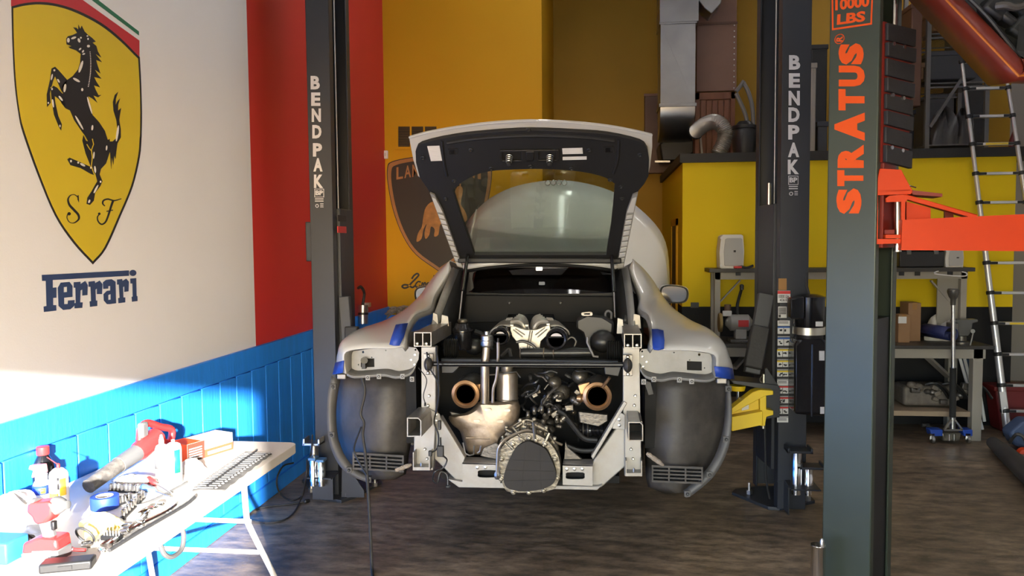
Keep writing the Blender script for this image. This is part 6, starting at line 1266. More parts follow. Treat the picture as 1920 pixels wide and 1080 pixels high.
# tape roll
c = TP(197, 952); tr = thing('tape_roll', 'roll of blue masking tape lying on the table', 'tape', c)
MB().lathe(c, (0, 0, 1), [(0.032, 0.0), (0.050, 0.0), (0.051, 0.002), (0.051, 0.046), (0.050, 0.048), (0.032, 0.048), (0.032, 0.0)], 28).build('tape', 'tape_blue', tr)
MB().lathe(c, (0, 0, 1), [(0.0, 0.0), (0.0315, 0.0), (0.0315, 0.0485), (0.029, 0.0485), (0.029, 0.004), (0.0, 0.004)], 24).build('core', 'rag', tr)
# tool roll with wrenches
M('roll_grey', (0.085, 0.08, 0.075), 0.8, var=0.2, scale=25); M('wrench_steel', (0.34, 0.33, 0.32), 0.35, 0.5)
r0, r1 = TP(372, 922), TP(470, 852); ax_ = (r1-r0); ax_.z = 0; RL = ax_.length; ax_.normalize(); rn = V((ax_.y, -ax_.x, 0))
if rn.x < 0: rn = -rn
RW = 0.13
def RP(s, t, z): return r0+ax_*(RL*s)+rn*(RW*(t-0.2))+V((0, 0, z))
rows = []
for i in range(25):
    s = i/24; rows.append([RP(s, t, 0.004+0.003*math.sin(i*1.6+3*t)) for t in (0, 0.25, 0.5, 0.75, 1.0)])
o = MB().grid(rows).build('tool_roll', 'roll_grey', solid=0.004); tag(o, 'grey fabric tool roll spread open near the table corner', 'tool roll')
NW = 19
for i in range(NW):
    s = 0.03+0.94*i/(NW-1); k = 0.75+0.25*s
    c = RP(s, 0, 0.012); d = rn; L2 = RW*0.95*k
    t = thing('wrench', 'steel combination wrench lying in a pocket of the grey tool roll', 'wrench', c, 'wrenches in the tool roll')
    MB().beam(c+d*0.015, c+d*(L2-0.012), 0.006, 0.004).build('shank', 'wrench_steel', t)
    e = c+d*L2; mb = MB(); mb.torus(e, V((0, 0, 1)), 0.0055, 0.0024, 12, 5); mb.build('ring_end', 'wrench_steel', t)
    e = c+d*0.01; q = V((-d.y, d.x, 0)); mb = MB(); mb.prism([e+d*u+q*v+V((0, 0, -0.002)) for u, v in ((0.01, 0.004), (0.0, 0.009), (-0.01, 0.008), (-0.004, 0.003), (-0.004, -0.003), (-0.01, -0.008), (0.0, -0.009), (0.01, -0.004))], V((0, 0, 0.004))); mb.build('jaw', 'wrench_steel', t)
for t in (0.38, 0.98):
    pass
mb = MB(); mb.tube(sm([RP(s, 0.45, 0.02+0.001*math.sin(20*s)) for s in [i/12 for i in range(13)]], 2), 0.004, 6); o = mb.build('roll_strap', 'glove_black'); tag(o, 'dark strap crossing the wrenches in the tool roll', 'strap')
# screwdrivers
def driver(p, q, mat_, label):
    d = (q-p); L_ = d.length; d.normalize(); t = thing('screwdriver', label, 'screwdriver', V((p.x, p.y, TZ)), 'screwdrivers')
    MB().lathe(p, d, [(0.008, 0), (0.013, 0.006), (0.0145, 0.03), (0.012, 0.06), (0.014, 0.085), (0.009, 0.095)], 10).build('handle', mat_, t); MB().cyl(p+d*0.09, q, 0.0032, n=8).build('shaft', 'steel', t)
driver(TP(275, 896, 0.015), TP(322, 925, 0.008), 'tool_red', 'red handled screwdriver behind the blue screwdriver'); driver(TP(266, 912, 0.015), TP(322, 932, 0.008), M('handle_blue', (0.10, 0.22, 0.48), 0.3), 'blue handled screwdriver in front of the grey rag')
# socket rails with sockets
def rail(p, q, n, label, r=0.010):
    d = q-p; d.z = 0; L_ = d.length; d.normalize(); t = thing('socket_rail', label, 'socket set', p, 'socket rails')
    MB().beam(p+V((0, 0, 0.004)), p+d*L_+V((0, 0, 0.004)), 0.02, 0.006).build('rail', 'black', t)
    for i in range(n):
        c = p+d*(L_*(i+0.5)/n)+V((0, 0, 0.007)); rr_ = r*(0.75+0.5*i/n); MB().lathe(c, (0, 0, 1), [(rr_*0.8, 0), (rr_, 0.004), (rr_, 0.026), (rr_*0.7, 0.027), (rr_*0.65, 0.012)], 12).build('socket', 'steel' if i % 3 else 'chrome', t)
rail(TP(205, 922), TP(262, 924), 8, 'row of chrome sockets on a black rail behind the blue tape roll')
rail(TP(228, 975), TP(268, 935), 8, 'row of chrome sockets on a black rail right of the blue tape roll')
rail(TP(215, 950), TP(245, 940), 5, 'short row of sockets on a rail touching the blue tape roll')
# loose bars and small tools
def bar(p, q, r, m_, name, label, cat): o = MB().tube(sm([p, p.lerp(q, 0.4)+V((0, 0, 0.002)), p.lerp(q, 0.85), q+V((0, 0, 0.008))], 3), r, 8).build(name, m_); tag(o, label, cat)
bar(TP(205, 1032, 0.008), TP(366, 936, 0.008), 0.0065, 'glove_black', 'pry_bar', 'long black pry bar along the front edge of the table', 'pry bar')
bar(TP(190, 1022, 0.007), TP(330, 950, 0.007), 0.0055, 'chrome', 'breaker_bar', 'long chrome breaker bar behind the black pry bar', 'bar')
def ratchet(p, q, label):
    d = (q-p); d.z = 0; L_ = d.length; d.normalize(); t = thing('ratchet', label, 'ratchet', p, 'ratchets'); p = p+V((0, 0, 0.010))
    MB().tube([p, p+d*(L_*0.5), p+d*(L_*0.55), p+d*L_], 0.006, 8, rs=[0.009, 0.010, 0.006, 0.006]).build('handle', 'chrome', t); MB().lathe(p+d*L_-V((0, 0, 0.008)), (0, 0, 1), [(0.014, 0), (0.017, 0.004), (0.017, 0.014), (0.012, 0.018)], 14).build('head', 'chrome', t)
ratchet(TP(205, 1028), TP(232, 1005), 'short chrome ratchet near the front table edge'); ratchet(TP(262, 968), TP(300, 952), 'small chrome ratchet left of the pry bar end'); ratchet(TP(240, 1000), TP(282, 960), 'chrome ratchet lying beside the yellow bag')
bt_ = thing('black_case', 'flat black plastic case at the front of the table', 'case', TP(130, 1068)); c = TP(128, 1066)
mb = MB(); mb.box(-0.075, 0.075, -0.03, 0.03, 0, 0.03); R_ = Matrix.Rotation(0.35, 3, 'Z'); mb.v = [c+R_ @ p for p in mb.v]; mb.build('shell', 'dark_plastic', bt_, bevel=0.006)
mb = MB(); mb.box(-0.02, 0.02, -0.033, -0.029, 0.008, 0.02); mb.v = [c+R_ @ p for p in mb.v]; mb.build('latch', 'black', bt_)
random.seed(5)
kinds = [('hose_clamp', 'steel'), ('pliers', 'tool_red'), ('bit_holder', 'black'), ('strap_wrench', 'glove_black')]
lab = {'hose_clamp': 'round steel hose clamp lying among the small tools', 'pliers': 'red handled pliers beside the black case', 'bit_holder': 'black bit holder beside the yellow bag', 'strap_wrench': 'black strap wrench loop in front of the yellow bag'}
t = thing('pliers', lab['pliers'], 'pliers', TP(135, 1030)); c = TP(138, 1030, 0.012)
for s in (-1, 1):
    MB().tube(sm([c+V((-0.07, 0.01+s*0.022, 0)), c+V((-0.03, s*0.018, 0)), c, c+V((0.02, -s*0.004, 0)), c+V((0.045, -s*0.003, 0))], 4), 0.006, 8, rs=None).build('jaw_arm', 'tool_red' if s > 0 else 'steel', t)
c = TP(160, 1015, 0.004); o = MB().torus(c+V((0, 0, 0.02)), V((0.2, 1, 0.5)), 0.035, 0.004, 24, 6).build('strap_wrench', 'glove_black'); tag(o, lab['strap_wrench'], 'strap wrench')
c = TP(236, 990); o = MB().torus(c+V((0, 0, 0.006)), V((0, 0, 1)), 0.018, 0.005, 20, 6).build('hose_clamp', 'chrome'); tag(o, lab['hose_clamp'], 'clamp')
bh_ = thing('bit_holder', lab['bit_holder'], 'bit holder', TP(210, 1010)); c = TP(210, 1012)
mb = MB(); mb.box(c.x-0.035, c.x+0.035, c.y-0.012, c.y+0.012, TZ, TZ+0.018); mb.build('holder', 'black', bh_, bevel=0.003)
for i in range(6): MB().cyl(V((c.x-0.028+0.011*i, c.y, TZ+0.017)), V((c.x-0.028+0.011*i, c.y, TZ+0.032)), 0.0035, n=6).build('bit', 'steel', bh_)
for i, (px, py, r, h_) in enumerate(((255, 985, 0.011, 0.03), (272, 972, 0.009, 0.028), (172, 1025, 0.012, 0.03), (188, 1035, 0.010, 0.028), (285, 958, 0.008, 0.025))):
    c = TP(px, py); d = V((math.cos(i*1.9), math.sin(i*1.9), 0)); o = MB().lathe(c+V((0, 0, r)), d, [(r*0.8, 0), (r, 0.003), (r, h_), (r*0.65, h_+0.001), (r*0.6, h_*0.5)], 12).build('loose_socket', 'chrome'); tag(o, 'loose chrome socket '+['right of the hose clamp', 'between the chrome ratchets', 'just behind the black case', 'nearest the front table edge', 'farthest from the black case'][i], 'socket', 'loose sockets on the table')
o = MB().tube(sm([TP(236, 938, 0.005), TP(246, 948, 0.005), TP(270, 945, 0.005), TP(300, 932, 0.006), TP(328, 916, 0.006), TP(350, 905, 0.006)], 5), 0.005, 7).build('grey_hose', 'tool_grey'); tag(o, 'thin grey hose curving between the screwdrivers and tool roll', 'hose')
for i, (a, b_) in enumerate((((176, 1018), (200, 1000)), ((222, 1022), (262, 990)), ((282, 986), (318, 962)))):
    p, q = TP(*a), TP(*b_); d = (q-p).normalized(); t = thing('spanner', ['short open spanner behind the black case', 'long open spanner just behind the breaker bar', 'open spanner nearest the tip of the pry bar'][i], 'wrench', p, 'loose spanners'); p = p+V((0, 0, 0.004)); q = q+V((0, 0, 0.004)); sd2 = V((-d.y, d.x, 0))
    MB().beam(p, q, 0.012, 0.005).build('shank', 'wrench_steel', t); MB().torus(q, V((0, 0, 1)), 0.011, 0.0045, 14, 6).build('ring_end', 'wrench_steel', t)
    MB().prism([p+d*u+sd2*v-V((0, 0, 0.003)) for u, v in ((0.008, 0.006), (0.0, 0.014), (-0.016, 0.012), (-0.008, 0.005), (-0.008, -0.005), (-0.016, -0.012), (0.0, -0.014), (0.008, -0.006))], V((0, 0, 0.006))).build('jaw', 'wrench_steel', t)
# black cord on the floor by the lift foot
cd_ = MB().tube(sm([PY(586, 815, 5.0), PY(583, 850, 4.98), PZ(572, 905, 0.05), PZ(566, 930, 0.008), PZ(545, 938, 0.008), PZ(525, 925, 0.009), PX(519, 900, XL+0.06), PX(530, 875, XL+0.05), PX(550, 868, XL+0.06)], 6), 0.006, 7).build('air_hose', 'rubber'); tag(cd_, 'black hose looping from the red-wall column foot to the blue boards', 'hose')
cd_ = MB().tube(sm([PY(576, 862, 4.97), PY(574, 890, 4.9), PZ(566, 930, 0.03), PZ(552, 960, 0.01), PZ(530, 976, 0.008), PZ(500, 980, 0.008), PZ(470, 975, 0.008), PZ(465, 965, 0.008), PZ(490, 952, 0.008), PZ(540, 946, 0.008), PZ(572, 941, 0.010)], 6), 0.006, 7).build('power_cord', 'rubber'); tag(cd_, 'black power cord looped on the floor beyond the table leg', 'cord')
pg = MB().lathe(PZ(570, 941, 0.014), PZ(582, 938, 0.014)-PZ(570, 941, 0.014), [(0.008, 0), (0.014, 0.006), (0.014, 0.03), (0.010, 0.04)], 10).build('cord_connector', 'black'); tag(pg, 'black cord connector lying on the floor by the adapters', 'plug')

# ================================================================== work benches in front of the office box
M('cream', (0.29, 0.265, 0.225), 0.55, var=0.12, scale=4); M('bench_top', (0.035, 0.032, 0.029), 0.45, var=0.3, scale=5); M('ply', (0.32, 0.24, 0.16), 0.7, var=0.2)
BY0, BY1 = 7.02, 7.63
bx0, bx1 = PY(1336, 650, BY0).x, PY(1866, 650, BY0).x; bz = PY(1700, 648, BY0).z
wbn = thing('work_bench', 'long cream framed work bench with dark top below the yellow wall', 'bench', V(((bx0+bx1)/2, 7.3, 0)))
MB().box(bx0, bx1, BY0, BY1, bz-0.03, bz).build('bench_top', 'bench_top', wbn, bevel=0.004)
MB().box(bx0+0.04, bx1-0.06, BY0+0.03, BY0+0.06, bz-0.115, bz-0.03).build('front_apron', 'cream', wbn, bevel=0.003)
for x in (bx0+0.06, PY(1610, 700, BY0).x, bx1-0.12):
    for y in (BY0+0.07, BY1-0.06):
        MB().box(x-0.04, x+0.04, y-0.04, y+0.04, 0, bz-0.03).build('leg', 'cream', wbn, bevel=0.003)
sz = PY(1700, 772, BY0+0.05).z
MB().box(bx0+0.02, bx1-0.16, BY0+0.06, BY1, sz-0.04, sz+0.005).build('lower_shelf', 'ply', wbn, bevel=0.003)
MB().beam(PY(1737, 668, BY0+0.08), PY(1778, 706, BY1-0.1), 0.05, 0.025).build('brace', 'cream', wbn)
MB().beam(PY(1376, 690, BY0+0.08), PY(1396, 668, BY0+0.3), 0.05, 0.025).build('brace', 'cream', wbn)
UY0, UY1 = 7.30, 7.63
ux0, ux1 = PY(1330, 508, UY0).x, PY(1829, 508, UY0).x; uz = PY(1560, 503, UY0).z
ub = thing('bench_riser', 'cream shelf riser with dark top standing on the work bench', 'shelf', V(((ux0+ux1)/2, 7.5, bz)))
MB().box(ux0, ux1, UY0, UY1, uz-0.035, uz).build('riser_top', 'bench_top', ub, bevel=0.003)
MB().box(ux0+0.05, ux1-0.05, UY0+0.03, UY0+0.05, uz-0.10, uz-0.035).build('front_apron', 'cream', ub)
for x in (ux0+0.08, ux1-0.08, PY(1610, 600, UY0).x):
    MB().box(x-0.025, x+0.025, UY0+0.03, UY0+0.08, bz, uz-0.035).build('leg', 'cream', ub); MB().box(x-0.025, x+0.025, UY1-0.06, UY1-0.01, bz, uz-0.035).build('leg', 'cream', ub)
MB().box(ux1-0.28, ux1-0.06, UY0+0.09, UY0+0.105, bz, uz-0.04).build('end_panel', 'cream', ub)
MB().beam(PY(1388, 525, UY0+0.1), PY(1348, 568, UY0+0.1), 0.03, 0.012).build('brace', 'cream', ub)
MB().beam(PY(1745, 526, UY0+0.1), PY(1782, 568, UY0+0.1), 0.035, 0.012).build('brace', 'cream', ub)
for px in (1690, 1720, 1781, 1384):
    q = PY(px, 513, UY0+0.029); MB().box(q.x-0.022, q.x+0.022, UY0+0.02, UY0+0.03, q.z-0.018, q.z+0.018).build('socket_outlet', 'black', ub)
# speakers on the riser
M('speaker_grey', (0.40, 0.39, 0.37), 0.6); M('speaker_white', (0.62, 0.60, 0.55), 0.5)
def speaker(x0, x1, yt, Y, label):
    c0, c1 = PY(x0, 503, Y), PY(x1, 503, Y); h_ = PY(x0, yt, Y).z-uz; w_ = c1.x-c0.x; cx = (c0.x+c1.x)/2
    t = thing('loudspeaker', label, 'speaker', V((cx, Y+0.1, uz)), 'white bookshelf loudspeakers')
    o_ = [(-0.5, 0.02), (-0.42, 0), (0.42, 0), (0.5, 0.03), (0.53, 0.5), (0.48, 0.96), (0.40, 1.0), (-0.36, 1.0), (-0.46, 0.95), (-0.53, 0.5)]
    MB().prism([V((cx+w_*u, Y, uz+h_*v)) for u, v in o_], V((0, 0.2, 0))).build('cabinet', 'speaker_white', t, bevel=0.012, segs=3)
    MB().prism([V((cx+w_*(u*0.78+0.07), Y-0.004, uz+h_*(0.08+v*0.82))) for u, v in o_], V((0, 0.012, 0))).build('grille', 'speaker_grey', t, bevel=0.008, segs=3)
    MB().box(cx+0.015, cx+0.035, Y-0.007, Y, uz+h_*0.48, uz+h_*0.54).build('badge', 'black', t)
    for v in (0.08, 0.9): MB().lathe(V((cx-w_*0.46, Y-0.002, uz+h_*v)), V((0, -1, 0)), [(0.012, 0), (0.01, 0.006)], 10).build('knob', 'label_white', t)
speaker(1350, 1394, 440, 7.33, 'white bookshelf loudspeaker at the left end of the bench riser'); speaker(1773, 1806, 466, 7.38, 'white bookshelf loudspeaker partly behind the orange arm')
t = thing('black_toolbox', 'long black case on the bench riser below the orange arm', 'case', PY(1728, 503, 7.4)); q0, q1 = PY(1686, 503, 7.38), PY(1771, 503, 7.38)
MB().box(q0.x, q1.x, 7.38, 7.6, uz, uz+0.15).build('body', 'dark_plastic', t, bevel=0.012); MB().box(q0.x-0.005, q1.x+0.005, 7.372, 7.605, uz+0.15, uz+0.20).build('lid', 'dark_plastic', t, bevel=0.012)
for k in (0.2, 0.8): MB().box(q0.x+(q1.x-q0.x)*k-0.02, q0.x+(q1.x-q0.x)*k+0.02, 7.365, 7.38, uz+0.12, uz+0.17).build('latch', 'tool_grey', t, bevel=0.003)
o = MB().tube(sm([PY(1805, 500, 7.36), PY(1800, 508, 7.32), PY(1812, 512, 7.29), PY(1806, 518, 7.285), PY(1752, 513, 7.285), PY(1776, 503, 7.33)], 5), 0.006, 7).build('speaker_cable', 'label_white'); tag(o, 'white cable hanging over the edge of the bench riser', 'cable')
o = MB().tube(sm([PY(1376, 502, 7.34), PY(1390, 500, 7.33), PY(1400, 502, 7.33), PY(1412, 498, 7.35)], 5), 0.012, 7).build('battery_charger', 'black'); tag(o, 'black cable heap beside the left loudspeaker', 'cable')
mb = MB(); q = PY(1383, 501, 7.32); mb.obox(q, 0.07, 0.05, 0.02); o = mb.build('red_clamp', 'label_red', bevel=0.004); tag(o, 'small red clamp in front of the left loudspeaker', 'clamp')
# bench grinder
gr = thing('bench_grinder', 'grey bench grinder with wire wheel on the left of the bench', 'grinder', PY(1388, 640, 7.15)); gy = 7.2
gc = PY(1388, 605, gy); MB().lathe(gc-V((0.09, 0, 0)), V((1, 0, 0)), [(0.03, -0.04), (0.05, -0.02), (0.075, 0), (0.075, 0.16), (0.05, 0.18), (0.02, 0.2), (0.02, 0.24)], 20).build('motor', M('grinder_grey', (0.30, 0.29, 0.27), 0.45), gr)
MB().box(gc.x-0.10, gc.x+0.10, gy-0.08, gy+0.08, bz, bz+0.03).build('foot', 'cast_dark', gr, bevel=0.006); MB().box(gc.x-0.05, gc.x+0.05, gy-0.05, gy+0.05, bz+0.03, gc.z-0.05).build('pedestal', 'grinder_grey', gr, bevel=0.01)
MB().box(gc.x-0.03, gc.x+0.06, gy-0.078, gy-0.074, gc.z-0.03, gc.z+0.03).build('rating_plate', 'label_red', gr)
MB().lathe(gc-V((0.20, 0, 0)), V((1, 0, 0)), [(0.02, 0), (0.085, 0.008), (0.09, 0.02), (0.085, 0.035), (0.02, 0.04)], 24).build('wire_wheel', M('brass', (0.36, 0.26, 0.10), 0.5, 0.6), gr)
MB().tube(sm([gc+V((-0.02, 0.03, 0.07)), gc+V((-0.02, 0.04, 0.16)), gc+V((0.0, 0.02, 0.26)), gc+V((0.01, 0.0, 0.31))], 4), 0.014, 8).build('lamp_neck', 'black', gr); MB().lathe(gc+V((0.01, 0, 0.31)), (0, 0, 1), [(0.018, -0.01), (0.02, 0.03), (0.01, 0.04)], 12).build('lamp_head', 'black', gr)
MB().box(gc.x-0.16, gc.x-0.08, gy-0.03, gy+0.0, gc.z+0.06, gc.z+0.11).build('eye_shield', 'bag_clear', gr, bevel=0.004)
MB().cyl(gc+V((-0.10, 0.08, 0.05)), gc+V((-0.10, 0.08, 0.16)), 0.03, n=14).build('dust_cup', M('rust_tin', (0.14, 0.08, 0.05), 0.6), gr)
# boxes, bag, mat and vise on the right half of bench
def carton(x0, x1, yt, yb, Y, d, label):
    a, b = PY(x0, yb, Y), PY(x1, yb, Y); z1 = PY(x0, yt, Y).z; t = thing('cardboard_box', label, 'box', V(((a.x+b.x)/2, Y+d/2, bz)), 'cardboard boxes on the bench')
    MB().box(a.x, b.x, Y, Y+d, bz, z1).build('carton', 'cardboard', t, bevel=0.003); MB().box((a.x+b.x)/2-0.02, (a.x+b.x)/2+0.02, Y-0.001, Y+d, z1-0.06, z1+0.001).build('tape_strip', 'kraft', t)
    return t
carton(1702, 1726, 568, 632, 7.33, 0.2, 'tall brown cardboard box leaning at the right side of the bench'); t = carton(1684, 1706, 590, 634, 7.22, 0.1, 'low brown cardboard box with white label on the bench'); q = PY(1693, 600, 7.219); MB().box(q.x-0.04, q.x+0.03, 7.217, 7.2195, q.z-0.03, q.z+0.03).build('label_sheet', 'label_white', t)
o = crumple('shopping_bag', 'white plastic bag on the bench behind the blue mat', 'bag', V((PY(1762, 632, 7.45).x, 7.45, bz)), 0.13, 0.10, 0.22, M('bag_white', (0.50, 0.47, 0.43), 0.45), 9)
sp = []
for i in range(20):
    a = i*0.5; r = 0.015+0.0035*i; sp.append((r*math.cos(a), r*math.sin(a)))
q0 = PY(1735, 622, 7.40); q1 = PY(1781, 628, 7.10); d = (q1-q0); d.z = 0; d.normalize(); sd_ = V((-d.y, d.x, 0)); zc_ = bz+0.085
MB_ = MB().grid([[q0*1.0+sd_*u+V((0, 0, zc_+v-q0.z)) for u, v in sp], [q0+d*0.34+sd_*u+V((0, 0, zc_+v-q0.z)) for u, v in sp]]); o = MB_.build('rolled_mat', M('mat_blue', (0.012, 0.02, 0.10), 0.6), solid=0.004); tag(o, 'rolled dark blue mat lying on the bench in front of the white bag', 'mat')
vs_ = thing('bench_vise', 'grey steel bench vise at the right end of the bench', 'vise', PY(1806, 642, 7.12)); vy = 7.12
vc = PY(1808, 612, vy); MB().lathe(V((vc.x, vy+0.05, bz)), (0, 0, 1), [(0.07, 0), (0.07, 0.02), (0.04, 0.03), (0.04, 0.07)], 16).build('base', 'cast_dark', vs_)
MB().prism(PYs([(1792, 600), (1834, 599), (1834, 604), (1824, 606), (1822, 622), (1816, 630), (1798, 630), (1796, 606), (1790, 604)], vy), V((0, 0.10, 0))).build('fixed_jaw', M('vise_grey', (0.12, 0.12, 0.115), 0.45, 0.4), vs_, bevel=0.006)
MB().cyl(PY(1824, 621, vy-0.06), PY(1824, 621, vy+0.12), 0.018, n=12).build('screw', 'vise_grey', vs_); MB().cyl(PY(1825, 622, vy-0.05), PY(1817, 658, vy-0.05), 0.007, n=8).build('handle', 'vise_grey', vs_); MB().ell(PY(1817, 658, vy-0.05), 0.012, 0.012, 0.012, 10, 6).build('handle_knob', 'black', vs_)
MB().box(vc.x-0.11, vc.x-0.05, vy-0.02, vy+0.1, vc.z-0.06, vc.z+0.03).build('sliding_jaw', 'vise_grey', vs_, bevel=0.008)
# old gearbox on the lower shelf: a big casting of many lumps
eg = thing('engine_block', 'dirty cast engine block lying on the lower bench shelf', 'engine', PY(1745, 760, 7.3))
random.seed(21); e0_ = PY(1688, 755, 7.3).x; e1_ = PY(1805, 755, 7.3).x; M('old_cast', (0.17, 0.145, 0.12), 0.6, 0.3, var=0.5, scale=18, bump=0.3, bscale=40)
MB().box(e0_, e1_-0.1, 7.22, 7.5, sz+0.02, sz+0.20).build('crankcase', 'old_cast', eg, bevel=0.03, segs=3)
for i in range(16):
    x = e0_+(e1_-e0_)*random.random(); z = sz+random.uniform(0.06, 0.22); s_ = random.uniform(0.03, 0.06)
    if i % 2: mb = MB().ell(V((x, 7.22, z)), s_, 0.04, s_*0.8, 12, 6)
    else: mb = MB().obox(V((x, 7.21, z)), s_*1.6, 0.06, s_*1.1, Matrix.Rotation(random.uniform(-.4, .4), 3, 'Y'))
    mb.build('casting_boss', 'old_cast' if i % 3 else 'cast_dark', eg, bevel=0.008 if i % 2 == 0 else 0)
for i in range(6):
    x = e0_+(e1_-e0_)*(0.3+0.7*random.random()); MB().tube(sm([V((x, 7.2, sz+0.22)), V((x+0.06, 7.17, sz+0.24)), V((x+0.14, 7.18, sz+0.18)), V((x+0.2, 7.2, sz+0.1))], 4), 0.012, 7).build('hose', 'hose', eg)
# folded blue camp chair under the bench end
fc = thing('folding_chair', 'folded blue camping chair under the right end of the bench', 'chair', PY(1815, 800, 7.4))
for a, b in (((1800, 672), (1836, 800)), ((1808, 670), (1842, 805)), ((1826, 668), (1846, 790))): MB().tube([PY(*a, 7.38), PY(*b, 7.38)], 0.014, 8).build('frame_tube', 'label_white', fc)
MB().prism(PYs([(1806, 676), (1828, 672), (1836, 740), (1822, 748)], 7.42), V((0, 0.03, 0))).build('seat_cloth', M('cloth_blue', (0.03, 0.06, 0.12), 0.8), fc, bevel=0.006)
# floor jack with upright handle
JY = 6.93; jk = thing('floor_jack', 'blue trolley jack with upright black grip handle on the floor', 'jack', PZ(1782, 828, 0)); M('jack_blue', (0.015, 0.06, 0.35), 0.4)
J = lambda x, y, d=0.0: PY(x, y, JY+d)
for x0, x1 in ((1744, 1768), (1805, 1824)):
    MB().prism([J(x, y) for x, y in ((x0, 806), (x1, 806), (x1, 818), (x0+3, 818))], V((0, 0.10, 0))).build('side_frame', 'jack_blue', jk, bevel=0.006)
for x in (1748, 1815):
    c = J(x, 824); MB().lathe(c-V((0.012, 0, 0)), V((1, 0, 0)), [(0.01, 0), (0.03, 0.003), (0.03, 0.025), (0.01, 0.028)], 16).build('caster', 'steel', jk); MB().box(c.x-0.02, c.x+0.02, JY, JY+0.02, c.z, c.z+0.05).build('caster_fork', 'chrome', jk)
MB().prism([J(x, y) for x, y in ((1766, 812), (1803, 812), (1800, 827), (1768, 827))], V((0, 0.14, 0))).build('pump_block', 'cast', jk, bevel=0.008)
for x in (1780, 1789): MB().cyl(J(x, 826, -0.01), J(x, 814, -0.01), 0.012, n=10).build('release_valve', 'chrome', jk)
for pts in (((1770, 806), (1784, 787)), ((1804, 806), (1790, 787)), ((1770, 806), (1804, 806))): MB().beam(J(*pts[0], -0.02), J(*pts[1], -0.02), 0.02, 0.014).build('handle_yoke', 'steel', jk)
MB().cyl(J(1786, 806, 0), J(1786, 780, 0.0), 0.022, n=12).build('handle_socket', 'steel', jk); MB().cyl(J(1786, 782), J(1787, 690, 0.0), 0.026, n=14).build('grip_sleeve', M('foam', (0.012, 0.012, 0.012), 0.8), jk); MB().cyl(J(1787, 690), J(1787, 570, 0), 0.0165, n=12).build('handle_tube', 'steel', jk)
MB().lathe(J(1787, 572), (0, 0, 1), [(0.02, 0), (0.022, 0.05), (0.035, 0.07), (0.048, 0.11), (0.048, 0.13), (0.04, 0.14)], 16).build('handle_knob', M('knob_dark', (0.10, 0.095, 0.09), 0.4, 0.5), jk)
MB().beam(J(1738, 800, 0.2), J(1766, 806, 0.2), 0.03, 0.03).build('lift_arm_end', 'cast_dark', jk); MB().cyl(J(1728, 797, 0.25), J(1742, 798, 0.25), 0.02, n=10).build('saddle', 'cast_dark', jk)
# telescopic ladder leaning on the loft
la0, lb0 = PZ(1890, 818, 0.0), PY(1803, 112, 7.60); wv = V((PY(1881, 118, 7.60).x-lb0.x, 0, 0)); wv2 = V((0.46, 0, 0))
ld = thing('telescopic_ladder', 'aluminium telescopic ladder leaning against the yellow loft', 'ladder', la0+V((0.22, 0, 0))); M('ladder_alu', (0.60, 0.59, 0.58), 0.35, 0.7)
rungs = [116, 167, 219, 271, 326, 380, 437, 493, 549, 606, 664, 722, 770]
def lpt(py):
    # point of the left rail seen at image row py
    lo2, hi2 = 0.0, 1.0
    for _ in range(30):
        mm = (lo2+hi2)/2; p = la0.lerp(lb0, mm)-C0; y = 540-F*p.dot(UP)/p.dot(FW)
        if y > py: lo2 = mm
        else: hi2 = mm
    return la0.lerp(lb0, lo2), lo2
pts = [la0]+[lpt(y)[0] for y in rungs[::-1]]; ts = [0]+[lpt(y)[1] for y in rungs[::-1]]
for i in range(len(pts)-1):
    r = 0.033-0.0016*i
    for o_ in (0, 1):
        off = wv2*(1-ts[i])+wv*ts[i]; off2 = wv2*(1-ts[i+1])+wv*ts[i+1]
        MB().cyl(pts[i]+off*o_, pts[i+1]+off2*o_, r, n=12).build('rail_section', 'ladder_alu', ld)
for i in range(1, len(pts)):
    off = wv2*(1-ts[i])+wv*ts[i]; rg = MB().beam(pts[i]+V((0.03, 0, 0)), pts[i]+off-V((0.03, 0, 0)), 0.045, 0.026).build('rung', 'ladder_alu', ld, bevel=0.004)
    if i in (len(pts)-1, len(pts)-4, len(pts)-10): MB().beam(pts[i]+off*0.28+V((0, -0.024, 0)), pts[i]+off*0.78+V((0, -0.024, 0)), 0.002, 0.018).build('yellow_strip', 'label_yellow', rg)
    for o_ in (0, 1):
        c = pts[i]+off*o_; dr_ = (lb0-la0).normalized(); MB().lathe(c-dr_*0.015, dr_, [(0.030-0.0011*i+0.008, 0), (0.030-0.0011*i+0.010, 0.005), (0.030-0.0011*i+0.010, 0.028), (0.030-0.0011*i+0.006, 0.034)], 14).build('collar', 'black', rg)
        s_ = 1 if o_ == 0 else -1; MB().obox(c+V((0.055*s_, -0.01, 0)), 0.06, 0.03, 0.022).build('latch', 'black', rg, bevel=0.004)
for o_ in (0, 1): MB().cyl(la0+wv2*o_, la0+wv2*o_+(lb0-la0).normalized()*0.06, 0.036, n=12).build('rubber_foot', 'black', ld)
q = pts[1].lerp(pts[2], 0.5); MB().prism([p for p in PYs([(1874, 735), (1886, 735), (1892, 776), (1879, 776)], q.y-0.037)], V((0, 0.004, 0))).build('instruction_decal', 'label_white', ld)
